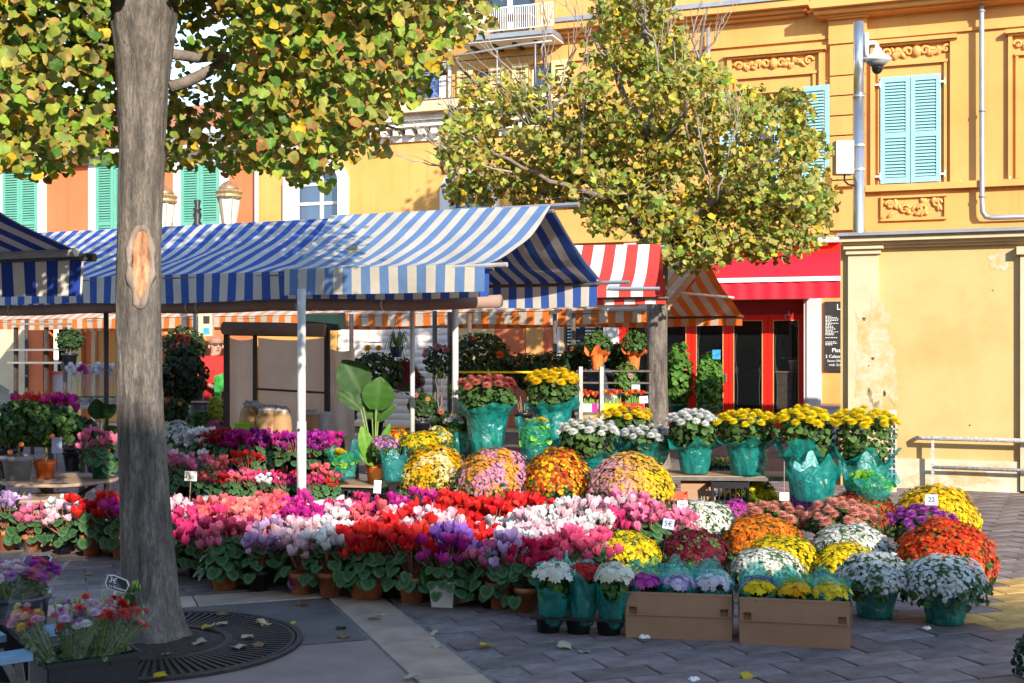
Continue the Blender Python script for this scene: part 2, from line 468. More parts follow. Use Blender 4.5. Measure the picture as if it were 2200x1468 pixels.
def make_special():
    plaster('render_orange', (0.62, 0.31, 0.095)); plaster('render_yellow', (0.62, 0.325, 0.092)); plaster('render_red', (0.62, 0.17, 0.068))
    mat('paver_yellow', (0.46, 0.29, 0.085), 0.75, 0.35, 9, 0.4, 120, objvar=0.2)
    mat('cardboard_dent', (0.33, 0.19, 0.105), 0.8, 0.14, 5, 0.35, 7)
    # bark
    m, nt, b, out = _nt('bark')
    f = noise_fac(nt, 16, 8, (1.0, 1.0, 0.16), 0.72)
    f2 = noise_fac(nt, 70, 5, (1.0, 1.0, 0.3), 0.75)
    f3 = noise_fac(nt, 2.2, 3, (1, 1, 0.5))
    c = ramp(nt, f, [(0.38, (0.025, 0.02, 0.017)), (0.47, (0.145, 0.12, 0.10)), (0.58, (0.29, 0.24, 0.20)), (0.72, (0.46, 0.39, 0.325))])
    c = mixc(nt, 1.0, c, ramp(nt, f2, [(0.38, 0.35), (0.58, 1.0)]), 'MULTIPLY')
    f4 = noise_fac(nt, 26, 4, (1, 1, 0.6), 0.6)
    c = mixc(nt, ramp(nt, f4, [(0.5, 0.0), (0.66, 0.42)]), c, (0.09, 0.078, 0.068))
    c = mixc(nt, 0.25, c, ramp(nt, f3, [(0.3, (0.12, 0.108, 0.10)), (0.7, (0.38, 0.335, 0.295))]))
    nt.links.new(c, b.inputs['Base Color']); b.inputs['Roughness'].default_value = 0.9
    ad = N(nt, 'ShaderNodeMath', operation='ADD'); nt.links.new(f, ad.inputs[0]); nt.links.new(f2, ad.inputs[1])
    bump(nt, b, ad.outputs[0], 1.0, 0.022)
    # bare wood in the scar
    m, nt, b, out = _nt('scar_wood')
    f = noise_fac(nt, 30, 5, (1, 1, 0.3)); f2 = noise_fac(nt, 6, 3)
    c = ramp(nt, f, [(0.32, (0.10, 0.035, 0.018)), (0.48, (0.34, 0.15, 0.07)), (0.7, (0.52, 0.33, 0.19))])
    nt.links.new(c, b.inputs['Base Color']); bump(nt, b, f, 0.6, 0.01); b.inputs['Roughness'].default_value = 0.8
    mat('callus', (0.23, 0.18, 0.145), 0.85, 0.45, 14, 0.9, 60, stretch=(1, 1, 0.35))
    mat('branch', (0.17, 0.135, 0.11), 0.9, 0.35, 14, 0.7, 60)
    mat('branch_pale', (0.32, 0.27, 0.22), 0.9, 0.3, 14, 0.5, 60)
    # old plaster of the low block: stains, rubbed patches
    m, nt, b, out = _nt('old_plaster')
    f = noise_fac(nt, 0.9, 6, None, 0.6); f2 = noise_fac(nt, 4.0, 6, None, 0.65)
    c = ramp(nt, f, [(0.25, (0.44, 0.27, 0.085)), (0.5, (0.53, 0.36, 0.145)), (0.75, (0.56, 0.41, 0.19))])
    c = mixc(nt, ramp(nt, f2, [(0.62, 0.0), (0.75, 0.35)]), c, (0.42, 0.26, 0.09))
    nt.links.new(c, b.inputs['Base Color']); b.inputs['Roughness'].default_value = 0.9
    bump(nt, b, f2, 0.25, 0.02)
    m, nt, b, out = _nt('worn_patch')
    f2 = noise_fac(nt, 7.0, 6, None, 0.7)
    c = ramp(nt, f2, [(0.35, (0.50, 0.325, 0.12)), (0.5, (0.50, 0.39, 0.21)), (0.62, (0.52, 0.45, 0.33))])
    nt.links.new(c, b.inputs['Base Color']); b.inputs['Roughness'].default_value = 0.92; bump(nt, b, f2, 0.4, 0.02)
    m, nt, b, out = _nt('plinth')
    f2 = noise_fac(nt, 3.0, 7, (1, 1, 2), 0.7)
    c = ramp(nt, f2, [(0.3, (0.42, 0.30, 0.14)), (0.5, (0.55, 0.46, 0.32)), (0.68, (0.60, 0.55, 0.45))])
    nt.links.new(c, b.inputs['Base Color']); b.inputs['Roughness'].default_value = 0.9; bump(nt, b, f2, 0.3, 0.02)
    # thin teal film
    for nm, base, al in (('teal_film', (0.012, 0.36, 0.32), 0.26), ('teal_film_thin', (0.05, 0.44, 0.42), 0.62)):
        m, nt, b, out = _nt(nm)
        f = noise_fac(nt, 14, 5, (1, 1, 0.6), 0.6)
        f2 = noise_fac(nt, 38, 3, (1.6, 1.6, 0.5), 0.6)
        c = ramp(nt, f, [(0.3, tuple(x * 0.55 for x in base)), (0.7, tuple(min(1, x * 1.25) for x in base))])
        nt.links.new(c, b.inputs['Base Color'])
        b.inputs['Roughness'].default_value = 0.13; b.inputs['Specular IOR Level'].default_value = 1.0
        tcn = N(nt, 'ShaderNodeTexCoord'); rdg = N(nt, 'ShaderNodeTexNoise', noise_type='RIDGED_MULTIFRACTAL'); rdg.inputs['Scale'].default_value = 9; rdg.inputs['Detail'].default_value = 3
        nt.links.new(tcn.outputs['Object'], rdg.inputs['Vector'])
        ad = N(nt, 'ShaderNodeMath', operation='MULTIPLY_ADD'); ad.inputs[1].default_value = 0.5
        nt.links.new(rdg.outputs['Fac'], ad.inputs[0]); nt.links.new(f, ad.inputs[2])
        bump(nt, b, ad.outputs[0], 0.75, 0.05)
        gls = N(nt, 'ShaderNodeBsdfGlossy'); gls.inputs['Roughness'].default_value = 0.17; gls.inputs['Color'].default_value = (0.75, 0.95, 0.95, 1)
        nt.links.new(b.inputs['Normal'].links[0].from_socket, gls.inputs['Normal'])
        t = N(nt, 'ShaderNodeBsdfTranslucent'); nt.links.new(c, t.inputs[0])
        mx = N(nt, 'ShaderNodeMixShader'); mx.inputs[0].default_value = 0.35
        nt.links.new(b.outputs[0], mx.inputs[1]); nt.links.new(t.outputs[0], mx.inputs[2])
        mg = N(nt, 'ShaderNodeMixShader'); mg.inputs[0].default_value = 0.10
        nt.links.new(mx.outputs[0], mg.inputs[1]); nt.links.new(gls.outputs[0], mg.inputs[2]); mx = mg
        tr = N(nt, 'ShaderNodeBsdfTransparent'); tr.inputs[0].default_value = (0.45, 0.88, 0.86, 1)
        mx2 = N(nt, 'ShaderNodeMixShader'); mx2.inputs[0].default_value = al
        nt.links.new(mx.outputs[0], mx2.inputs[1]); nt.links.new(tr.outputs[0], mx2.inputs[2])
        nt.links.new(mx2.outputs[0], out.inputs[0])
    # clear film and window glass
    for nm, rough, al, tint in (('clear_film', 0.06, 0.93, (0.96, 0.97, 0.98)), ('glass', 0.02, 0.62, (0.8, 0.85, 0.88)), ('shop_glass', 0.015, 0.86, (0.9, 0.92, 0.92))):
        m, nt, b, out = _nt(nm)
        b.inputs['Base Color'].default_value = ((0.02, 0.025, 0.03, 1) if nm == 'shop_glass' else (0.12, 0.15, 0.18, 1)) if nm != 'clear_film' else (0.75, 0.8, 0.83, 1)
        b.inputs['Roughness'].default_value = rough; b.inputs['Specular IOR Level'].default_value = 0.9
        if nm == 'clear_film': bump(nt, b, noise_fac(nt, 16, 4), 0.8, 0.05)
        tr = N(nt, 'ShaderNodeBsdfTransparent'); tr.inputs[0].default_value = (*tint, 1)
        mx = N(nt, 'ShaderNodeMixShader'); mx.inputs[0].default_value = al
        nt.links.new(b.outputs[0], mx.inputs[1]); nt.links.new(tr.outputs[0], mx.inputs[2])
        nt.links.new(mx.outputs[0], out.inputs[0])
    m, nt, b, out = _nt('pane_blue')
    b.inputs['Base Color'].default_value = (0.05, 0.09, 0.17, 1); b.inputs['Roughness'].default_value = 0.04
    b.inputs['Specular IOR Level'].default_value = 1.0
    m, nt, b, out = _nt('pane_dark')
    b.inputs['Base Color'].default_value = (0.035, 0.05, 0.07, 1); b.inputs['Roughness'].default_value = 0.05
    b.inputs['Specular IOR Level'].default_value = 0.8
make_special()

# ---------------------------------------------------------------- lettering: all strings turned to flat meshes at once
WORDS = {}
def prepare_words(strings):
    tmp = []
    for s in strings:
        cu = bpy.data.curves.new('lettering', 'FONT')
        cu.body = s; cu.size = 1.0; cu.align_x = 'CENTER'; cu.align_y = 'CENTER'; cu.resolution_u = 3
        o = bpy.data.objects.new('lettering', cu); COL.objects.link(o); tmp.append((s, o))
    dg = bpy.context.evaluated_depsgraph_get(); dg.update()
    for s, o in tmp:
        me = bpy.data.meshes.new_from_object(o.evaluated_get(dg)); WORDS[s] = me
    for s, o in tmp:
        cu = o.data; bpy.data.objects.remove(o); bpy.data.curves.remove(cu)
def word(s, size, material, parent, loc, rz=0.0, rx=radians(90), slant=0.0, sx=1.0):
    """flat letters standing upright and facing the viewer (local -y)"""
    me = WORDS[s].copy(); me.materials.clear(); me.materials.append(MATS[material])
    o = link('lettering', me, parent, loc, (rx, 0, 0), (size * sx, size, size))
    if rz or slant: o.rotation_euler = (rx, slant, rz)
    return o
prepare_words(['4,50', '€', '5€', '8€', '12', '22', '15€', '12€', '3€', 'Le Bouquet', 'EXTRA', 'U 10', 'D ART', 'VIOLAVE', '6,00',
               'L', 'Plat', '2 Calzone', 'Sauce Olive', 'midi 12,5', 'Pizza', 'Salades', 'Pâtes', 'Desserts', 'Viandes', 'Entrées',
               'LES PIZZAS', 'BOISSONS', 'LE MARCHÉ', '10€', '9€'])
# ================================================================ GROUND
g = MB(); g.add([(-120, -60, -0.022), (120, -60, -0.022), (120, 160, -0.022), (-120, 160, -0.022)], [(0, 1, 2, 3)])
ground = g.obj('ground', 'asphalt'); ground['kind'] = 'structure'
PV = Frame(-0.86, 8.015, 20.0)          # the paving grid
def pv(u, v, z=0.0): return PV.w(u, v, z)
def pv_sheet(name, quad, z, m, parent):
    b = MB(); b.add([pv(u, v, z) for u, v in quad], [(0, 1, 2, 3)])
    return b.obj(name, m, parent)
pavement = pv_sheet('pavement', [(-9, -6), (12, -6), (12, 7.5), (-9, 7.5)], -0.009, 'joint', None)
pavement['kind'] = 'structure'
pv_sheet('asphalt_patch', [(-2.6, -1.2), (-0.36, -1.2), (-0.36, -0.005), (-2.6, -0.005)], -0.003, 'asphalt_patch', pavement)
def slab_mesh(lx, ly, h=0.03, ch=0.004, jag=0.0):
    b = MB(); x, y = lx / 2, ly / 2
    lo = [(-x, -y, -h), (x, -y, -h), (x, y, -h), (-x, y, -h)]
    mi = [(p[0], p[1], -ch) for p in lo]
    up = [(p[0] - math.copysign(ch, p[0]), p[1] - math.copysign(ch, p[1]), 0) for p in lo]
    fs = [(8, 9, 10, 11)]
    for i in range(4):
        j = (i + 1) % 4
        fs += [(i, j, 4 + j, 4 + i), (4 + i, 4 + j, 8 + j, 8 + i)]
    b.add(lo + mi + up, fs)
    return b
# stone kerb strips
rr = random.Random(3)
v = -4.2
while v < 2.6:
    L = rr.choice([0.62, 0.78, 0.9, 0.7])
    me = slab_mesh(0.325, L - 0.012, jag=0.02).mesh('kerb_slab', 'slab_stone')
    link('kerb_slab', me, pavement, pv(-0.17, v + L / 2, rr.uniform(-0.002, 0.003)), (0, 0, PV.a + rr.uniform(-0.004, 0.004)))
    v += L
u = -0.345
while u > -7:
    L = rr.choice([0.95, 0.8, 1.1])
    me = slab_mesh(L - 0.012, 0.32).mesh('kerb_slab', 'slab_stone')
    link('kerb_slab', me, pavement, pv(u - L / 2, 0.165, rr.uniform(-0.002, 0.003)), (0, 0, PV.a + rr.uniform(-0.004, 0.004)))
    u -= L
# concrete panels left of the strip, near the camera
for iu, (ua, ub) in enumerate([(-1.55, -0.345), (-2.9, -1.56), (-4.3, -2.91)]):
    for va, vb in [(-2.45, -1.21), (-3.8, -2.46), (-5.2, -3.81)]:
        me = slab_mesh(ub - ua - 0.012, vb - va - 0.012).mesh('concrete_panel', 'pink_concrete')
        link('concrete_panel', me, pavement, pv((ua + ub) / 2, (va + vb) / 2, -0.001), (0, 0, PV.a))
# pavers, laid in running bond
PL, PW = 0.40, 0.20
paver_me = [slab_mesh(PL - 0.014, PW - 0.012, 0.03, 0.004).mesh('paver', 'paver') for _ in range(1)]
cells = []
for j in range(-26, 40):
    vv = j * PW + 0.1
    for i in range(-24, 30):
        uu = i * PL + (0.2 if j % 2 else 0.0) + 0.22
        if uu < 0.20 and not (uu < -0.56 and vv > 0.42): continue
        if uu < -0.34 and vv < 0.42: continue
        c = pv(uu, vv)
        if c.y < 4.6: continue
        x, y = pix(c)
        if -80 < x < 2290 and 1035 < y < 1600: cells.append((c.y if (y > 1240 or x > 2050) else c.y + 50, uu, vv))
cells.sort()
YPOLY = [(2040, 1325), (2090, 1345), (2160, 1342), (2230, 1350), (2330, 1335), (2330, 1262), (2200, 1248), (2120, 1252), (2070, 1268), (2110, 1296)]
def in_poly(x, y, poly):
    c = False; n = len(poly)
    for i in range(n):
        x1, y1 = poly[i]; x2, y2 = poly[(i + 1) % n]
        if (y1 > y) != (y2 > y) and x < (x2 - x1) * (y - y1) / (y2 - y1) + x1: c = not c
    return c
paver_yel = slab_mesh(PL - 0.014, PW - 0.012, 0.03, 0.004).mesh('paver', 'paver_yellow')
for k, (_, uu, vv) in enumerate(cells[:300]):
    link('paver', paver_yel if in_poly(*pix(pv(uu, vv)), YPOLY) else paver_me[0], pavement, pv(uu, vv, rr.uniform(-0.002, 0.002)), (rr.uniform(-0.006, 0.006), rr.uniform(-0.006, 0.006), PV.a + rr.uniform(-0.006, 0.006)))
rest = MB()
for _, uu, vv in cells[300:]:
    rest.box(pv(uu, vv, -0.015 + rr.uniform(-0.002, 0.002)), (PL - 0.014, PW - 0.012, 0.03), 0, PV.a)
ro = rest.obj('paver', 'paver', pavement); ro['kind'] = 'stuff'; ro['label'] = 'more grey pavers under and beyond the flowers'
# ================================================================ TREE GRATE
TX, TY = -1.93, 6.66
grate = thing('tree_grate', 'round dark iron grate of radial bars around the near tree trunk', 'tree grate', (TX + 0.02, TY - 0.02, 0.0))
def ring(mb, r0, r1, z0, z1, seg=64):
    mb.lathe([(r0, z0), (r1, z0), (r1, z1), (r0, z1), (r0, z0)], seg, 0, cap0=False)
b = MB(); ring(b, 0.745, 0.775, 0.0, 0.016); b.obj('outer_ring', 'iron', grate)
b = MB(); ring(b, 0.715, 0.735, 0.0, 0.014); b.obj('inner_rim', 'iron', grate)
b = MB(); ring(b, 0.36, 0.40, 0.0, 0.016); b.obj('inner_ring', 'iron', grate)
b = MB(); b.lathe([(0.0, 0.004), (0.3, 0.003), (0.76, 0.003)], 40, cap0=False); b.obj('pit', 'soil', grate)
bm_ = MB(); bm_.box((0.565, 0, 0.009), (0.33, 0.019, 0.012)); bar_me = bm_.mesh('bar', 'iron')
for k in range(96):
    link('bar', bar_me, grate, (0, 0, 0), (0, 0, 2 * pi * k / 96))
b = MB()
b.lathe([(0.0, 0.05), (0.12, 0.05), (0.24, 0.03), (0.36, 0.006)], 36, fn=lambda a, r, z: (r, z + 0.012 * noise.noise(Vector((r * 9 * cos(a), r * 9 * sin(a), 1)))), cap0=False)
so = b.obj('soil_mound', 'soil', grate, smooth=True)

# ================================================================ BUILDINGS
FR = Frame(0.0, 23.5, -21.0)
def fb(parent, name, px0, px1, py0, py1, d, m, back=0.0, ref=None, label=None):
    """a block on the facade given by the photo's pixels at its front, d in front of the wall"""
    x0 = FR.at(px0, HZ, d)[0]; x1 = FR.at(px1, HZ, d)[0]
    r = ref if ref is not None else (px0 + px1) / 2
    z1 = FR.at(r, py0, d)[1]; z0 = FR.at(r, py1, d)[1]
    b = MB(); b.box(((x0 + x1) / 2, -(d + back) / 2, (z0 + z1) / 2), (x1 - x0, d - back, z1 - z0))
    o = b.obj(name, m, parent)
    if label: o['label'] = label
    return o
def span(px0, px1, py0, py1, d=0.0, ref=None):
    r = ref if ref is not None else (px0 + px1) / 2
    return FR.at(px0, HZ, d)[0], FR.at(px1, HZ, d)[0], FR.at(r, py1, d)[1], FR.at(r, py0, d)[1]

SLATS = {}
def shutter(parent, x0, x1, z0, z1, y, m, split=0.55, hinge=0.0, pitch=0.052, flip=False):
    """a louvred leaf: frame and separate slats; hinge turns it open about its left (or right) edge"""
    w, h = x1 - x0, z1 - z0
    fr = MB(); st = 0.07
    ox = 0.0 if not flip else -w
    fr.box((ox + st / 2, 0, h / 2), (st, 0.04, h)); fr.box((ox + w - st / 2, 0, h / 2), (st, 0.04, h))
    zc = h * (1 - split)
    for z in (0.05, zc, h - 0.045):
        fr.box((ox + w / 2, 0.001, z), (w - 2 * st, 0.036, 0.09))
    o = fr.obj('shutter', m, parent, (x1 if flip else x0, y, z0), (0, 0, hinge))
    key = (round(w, 2), m)
    if key not in SLATS:
        s = MB(); s.box((0, 0, 0), (w - 2 * st, 0.008, pitch * 1.05), rx=radians(-38)); SLATS[key] = s.mesh('slat', m)
    for a, c in ((0.1, zc - 0.05), (zc + 0.05, h - 0.1)):
        n = max(1, int((c - a) / pitch))
        for k in range(n):
            link('slat', SLATS[key], o, (ox + w / 2, 0.002, a + (k + 0.5) * (c - a) / n))
    return o
def relief(parent, name, x0, x1, z0, z1, y, m, seed, style='frieze'):
    """moulded plaster ornament: scrolls, rosettes and a cartouche"""
    r = random.Random(seed); b = MB()
    w, h = x1 - x0, z1 - z0; cx, cz = (x0 + x1) / 2, (z0 + z1) / 2
    def lump(x, z, rx, rz, dep=0.05, rot=0.0):
        vs, fs = [], []
        for j in range(4):
            t = j / 3 * pi / 2
            for k in range(8):
                a = 2 * pi * k / 8
                px_, pz_ = cos(a) * cos(t) * rx, sin(a) * cos(t) * rz
                vs.append((x + px_ * cos(rot) - pz_ * sin(rot), y - sin(t) * dep, z + px_ * sin(rot) + pz_ * cos(rot)))
        for j in range(3):
            for k in range(8):
                fs.append((j * 8 + k, j * 8 + (k + 1) % 8, (j + 1) * 8 + (k + 1) % 8, (j + 1) * 8 + k))
        b.add(vs, fs)
    def scroll(x, z, rad, turns, s, thick):
        pts = [(x + s * cos(t * turns * 2 * pi) * rad * (1 - 0.75 * t), y - 0.02, z + sin(t * turns * 2 * pi) * rad * (1 - 0.75 * t)) for t in [i / 16 for i in range(17)]]
        b.tube(pts, [thick * (1 - 0.4 * i / 16) for i in range(17)], 5)
    if style == 'frieze':
        lump(cx, cz, h * 0.42, h * 0.5, 0.09); lump(cx, z1 + h * 0.2, h * 0.3, h * 0.32, 0.08)
        for s in (-1, 1):
            scroll(cx + s * h * 0.62, cz, h * 0.36, 1.2, s, 0.035)
            scroll(cx + s * w * 0.44, cz, h * 0.38, 1.0, s, 0.035); lump(cx + s * w * 0.44, cz, h * 0.15, h * 0.15, 0.05)
            for k in range(9):
                lump(cx + s * (h * 0.95 + (w * 0.36 - h * 0.95) * k / 8), cz + r.uniform(-0.25, 0.25) * h, r.uniform(0.05, 0.1), r.uniform(0.03, 0.06), 0.055, r.uniform(0, pi))
    else:
        for k in range(26):
            lump(x0 + w * r.uniform(0.05, 0.95), cz + r.uniform(-0.4, 0.4) * h, r.uniform(0.04, 0.09), r.uniform(0.025, 0.05), 0.05, r.uniform(0, pi))
        for s in (-1, 1):
            scroll(cx + s * w * 0.4, cz + h * 0.2, h * 0.28, 1.2, s, 0.03); scroll(cx + s * w * 0.15, cz - h * 0.1, h * 0.3, 1.1, -s, 0.03)
    o = b.obj(name, m, parent, smooth=True); o['kind'] = 'stuff'
    return o
def window_glazing(parent, x0, x1, z0, z1, y, mframe, mpane, cols=2, rows=3, bar=0.05):
    """sash bars with a separate pane in every light"""
    f = MB()
    w = (x1 - x0); h = (z1 - z0)
    for i in range(cols + 1): f.box((x0 + w * i / cols, y, (z0 + z1) / 2), (bar, 0.05, h))
    for j in range(rows + 1): f.box(((x0 + x1) / 2, y + 0.002, z0 + h * j / rows), (w, 0.044, bar * 0.8))
    fo = f.obj('window_frame', mframe, parent)
    p = MB(); p.box((0, 0, 0), (w / cols - bar * 0.6, 0.008, h / rows - bar * 0.5)); pm = p.mesh('pane', mpane)
    for i in range(cols):
        for j in range(rows):
            link('pane', pm, fo, (x0 + w * (i + 0.5) / cols, y + 0.012, z0 + h * (j + 0.5) / rows))
    return fo

# ---------------------------------------------------------------- orange building with blue shutters
OB = thing('orange_building', 'orange stuccoed building with pale blue louvred shutters and red shop front', 'building', FR.o, FR.a)
xa = FR.at(1190)[0]; xb = FR.at(2200)[0] + 6.5
win1 = span(1608, 1724, 198, 402)
shop = (FR.at(1336)[0], FR.at(1726)[0], 0.02, FR.at(1530, 646)[1])
top_win = span(1392, 1446, -90, 10)
b = MB()
wall_mesh(b, xa, xb, 0.0, 11.5, 0.0, 0.35, [win1, shop, top_win], back=False)
b.add([(xa, 0.002, 0), (xa, 9, 0), (xa, 9, 11.5), (xa, 0.002, 11.5)], [(0, 3, 2, 1)])
b.add([(xb, 0.002, 0), (xb, 9, 0), (xb, 9, 11.5), (xb, 0.002, 11.5)], [(0, 1, 2, 3)])
b.obj('wall', 'render_orange', OB)
b = MB(); b.box(((xa + xb) / 2, 4.5, 11.6), (xb - xa + 0.3, 9.4, 0.2)); b.obj('roof', 'roof_tile', OB)
# entablature between the floors
fb(OB, 'ledge', 1192, 1738, 2, 12, 0.42, 'zinc', 0.0, ref=1550)
fb(OB, 'cornice', 1192, 1736, 12, 28, 0.38, 'render_orange', 0.0, ref=1550)
fb(OB, 'cornice', 1192, 1732, 28, 40, 0.24, 'render_orange', 0.0, ref=1550)
fb(OB, 'cornice', 1192, 1728, 40, 50, 0.13, 'render_orange', 0.0, ref=1550)
fb(OB, 'cornice', 1740, 2290, -20, -2, 0.55, 'render_orange', 0.0, ref=1950)
fb(OB, 'cornice', 1748, 2290, -2, 12, 0.42, 'render_orange', 0.0, ref=1950)
fb(OB, 'cornice', 1756, 2290, 12, 20, 0.3, 'render_orange', 0.0, ref=1950)
# pilaster with its capital and rusticated blocks
for k, (y0, y1) in enumerate([(92, 160), (163, 203), (206, 246), (249, 289), (292, 332), (335, 385), (388, 400)]):
    fb(OB, 'pilaster_block', 1783, 1858, y0, y1, 0.10, 'render_orange', 0.0, ref=1820)
fb(OB, 'capital', 1776, 1866, 25, 38, 0.24, 'render_orange', 0.0, ref=1820)
fb(OB, 'capital', 1780, 1862, 38, 92, 0.14, 'render_orange', 0.0, ref=1820)
fb(OB, 'pilaster_base', 1783, 1858, 408, 494, 0.12, 'render_orange', 0.0, ref=1820)
# bands
fb(OB, 'string_course', 1192, 1780, 92, 99, 0.06, 'render_orange', 0.0, ref=1600)
fb(OB, 'string_course', 1862, 2290, 66, 73, 0.06, 'render_orange', 0.0, ref=2000)
fb(OB, 'sill_course', 1192, 1782, 410, 422, 0.13, 'render_orange', 0.0, ref=1650)
fb(OB, 'sill_course', 1859, 2290, 394, 408, 0.13, 'render_orange', 0.0, ref=1960)
fb(OB, 'string_course', 1192, 1782, 494, 510, 0.1, 'render_orange', 0.0, ref=1650)
fb(OB, 'string_course', 1859, 2290, 486, 500, 0.1, 'render_orange', 0.0, ref=1960)
def surround(px0, px1, pyt, pyb, ref):
    for a, c in ((px0, px0 + 9), (px1 - 9, px1)): fb(OB, 'window_moulding', a, c, pyt + 8, pyb, 0.08, 'render_orange', 0.0, ref=ref)
    fb(OB, 'window_moulding', px0 - 6, px1 + 6, pyt - 6, pyt + 2, 0.16, 'render_orange', 0.0, ref=ref)
    fb(OB, 'window_moulding', px0, px1, pyt + 2, pyt + 8, 0.1, 'render_orange', 0.0, ref=ref)
    fb(OB, 'window_moulding', px0 + 14, px1 - 14, pyt + 46, pyt + 52, 0.07, 'render_orange', 0.0, ref=ref)
    for a, c in ((px0 + 16, px0 + 22), (px1 - 22, px1 - 16)): fb(OB, 'window_moulding', a, c, pyt + 52, pyb, 0.05, 'render_orange', 0.0, ref=ref)
surround(1562, 1768, 112, 405, 1665)
surround(1870, 2050, 86, 394, 1960)
surround(2166, 2340, 62, 380, 2250)
for s_, (p0, p1, y0, y1) in enumerate([(1578, 1748, 124, 150), (1898, 2042, 97, 124), (2178, 2330, 78, 104)]):
    x0, x1, z0, z1 = span(p0, p1, y0, y1)
    relief(OB, 'frieze_ornament', x0, x1, z0, z1, -0.004, 'render_orange', 5 + s_)
for p0, p1, y0, y1, sd in [(1892, 2034, 424, 468, 3), (1600, 1745, 440, 486, 4)]:
    for a, c, e, f_ in ((p0, p1, y0 - 5, y0), (p0, p1, y1, y1 + 5)): fb(OB, 'panel_moulding', a, c, e, f_, 0.06, 'render_orange', 0.0)
    for a, c in ((p0, p0 + 5), (p1 - 5, p1)): fb(OB, 'panel_moulding', a, c, y0, y1, 0.057, 'render_orange', 0.0)
    x0, x1, z0, z1 = span(p0 + 8, p1 - 8, y0 + 4, y1 - 4)
    relief(OB, 'panel_ornament', x0, x1, z0, z1, -0.004, 'render_orange', sd, 'panel')
# window 1: half-open, its shutters folded back; window 2: shutters closed
x0, x1, z0, z1 = win1
wo = window_glazing(OB, x0, x1, z0, z1, 0.2, 'shutter_blue', 'pane_blue', 2, 3, 0.09)
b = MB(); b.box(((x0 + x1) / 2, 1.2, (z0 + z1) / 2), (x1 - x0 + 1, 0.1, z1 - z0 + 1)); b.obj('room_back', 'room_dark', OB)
w_ = (x1 - x0) / 2
shutter(OB, x1 + 0.01, x1 + 0.01 + w_, z0 - 0.03, z1 + 0.03, -0.11, 'shutter_blue', hinge=radians(-7))
shutter(OB, x0 - 0.01 - w_, x0 - 0.01, z0 - 0.03, z1 + 0.03, -0.11, 'shutter_blue', hinge=radians(7), flip=True)
sx0, sx1, sz0, sz1 = span(1892, 2021, 163, 393, 0.05)
xm = (sx0 + sx1) / 2
shutter(OB, sx0, xm - 0.006, sz0, sz1, -0.06, 'shutter_blue')
shutter(OB, xm + 0.006, sx1, sz0, sz1, -0.06, 'shutter_blue')
hm = MB(); hm.box((0, -0.03, 0), (0.09, 0.06, 0.03)); hm.tube([(0.04, -0.05, -0.05), (0.04, -0.05, 0.06)], 0.012, 6); hme = hm.mesh('shutter_hinge', 'trim_white')
for px_, py_ in ((1886, 183), (2024, 176), (1886, 380), (2024, 374), (2058, 396), (2164, 388)):
    x, z = FR.at(px_, py_, 0.05); link('shutter_hinge', hme, OB, (x, -0.03, z))
x0, x1, z0, z1 = top_win
window_glazing(OB, x0, x1, z0, z1, 0.15, 'trim_white', 'pane_dark', 1, 2)
b = MB(); b.box(((x0 + x1) / 2, 0.33, (z0 + z1) / 2), (x1 - x0, 0.01, z1 - z0)); b.obj('room_back', 'room_dark', OB)
fb(OB, 'window_sill', 1388, 1450, 8, 14, 0.16, 'trim_white', 0.0, ref=1420)
# rain pipes
def pipe(parent, pts, d, r, m, name='rain_pipe', collars=()):
    b = MB(); P = []
    for px_, py_ in pts:
        x, z = FR.at(px_, py_, d); P.append((x, -d, z))
    b.tube(P, r, 10)
    for px_, py_ in collars:
        x, z = FR.at(px_, py_, d); b.tube([(x, -d, z - 0.02), (x, -d, z + 0.02)], r * 1.3, 10)
    return b.obj(name, m, parent, smooth=True)
pipe(OB, [(2108, 0), (2109, 22), (2110, 430), (2111, 455), (2118, 466), (2132, 468), (2300, 462)], 0.16, 0.043, 'zinc', collars=((2110, 238), (2110, 422), (2109, 24)))
pipe(OB, [(1522, 60), (1522, 180), (1522, 330)], 0.16, 0.036, 'zinc', collars=((1522, 120),))
# shop front: fascia, awning, doors
fb(OB, 'grey_ledge', 1340, 1803, 513, 525, 0.30, 'ledge_grey', 0.0, ref=1640)
fb(OB, 'fascia', 1340, 1806, 525, 560, 0.12, 'red_paint', 0.0, ref=1640)
aw = MB()
ax0, ax1 = FR.at(1500, HZ, 0.5)[0], FR.at(1812, HZ, 0.5)[0]
za = FR.at(1650, 548, 0.12)[1]; zb = FR.at(1650, 600, 0.95)[1]; zc = FR.at(1650, 640, 0.95)[1]
aw.grid(lambda u, v: (ax0 + (ax1 - ax0) * u, -0.12 - 0.83 * v, za + (zb - za) * v - 0.02 * sin(pi * v)), 20, 8)
aw.obj('awning_cloth', 'red_fabric', OB, smooth=True)
b = MB(); b.box(((ax0 + ax1) / 2, -0.965, zb - 0.01), (ax1 - ax0, 0.05, 0.075)); b.obj('awning_bar', 'awning_white', OB)
b = MB(); b.grid(lambda u, v: (ax0 + (ax1 - ax0) * u, -0.955 + 0.012 * sin(u * 55), zb - 0.02 + (zc - zb) * v), 60, 3); b.obj('awning_valance', 'red_fabric', OB, smooth=True)
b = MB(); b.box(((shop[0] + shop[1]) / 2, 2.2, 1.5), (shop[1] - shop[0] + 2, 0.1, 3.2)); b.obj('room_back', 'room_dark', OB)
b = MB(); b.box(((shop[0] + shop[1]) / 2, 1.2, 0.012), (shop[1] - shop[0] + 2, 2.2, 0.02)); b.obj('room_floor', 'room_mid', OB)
zt = FR.at(1600, 676)[1]
b = MB(); b.box(((shop[0] + shop[1]) / 2, 0.1, (zt + shop[3]) / 2), (shop[1] - shop[0], 0.08, shop[3] - zt)); b.obj('transom', 'dark_red', OB)
fb(OB, 'shop_post', 1327, 1337, 692, 952, 0.05, 'red_paint', -0.1, ref=1332)
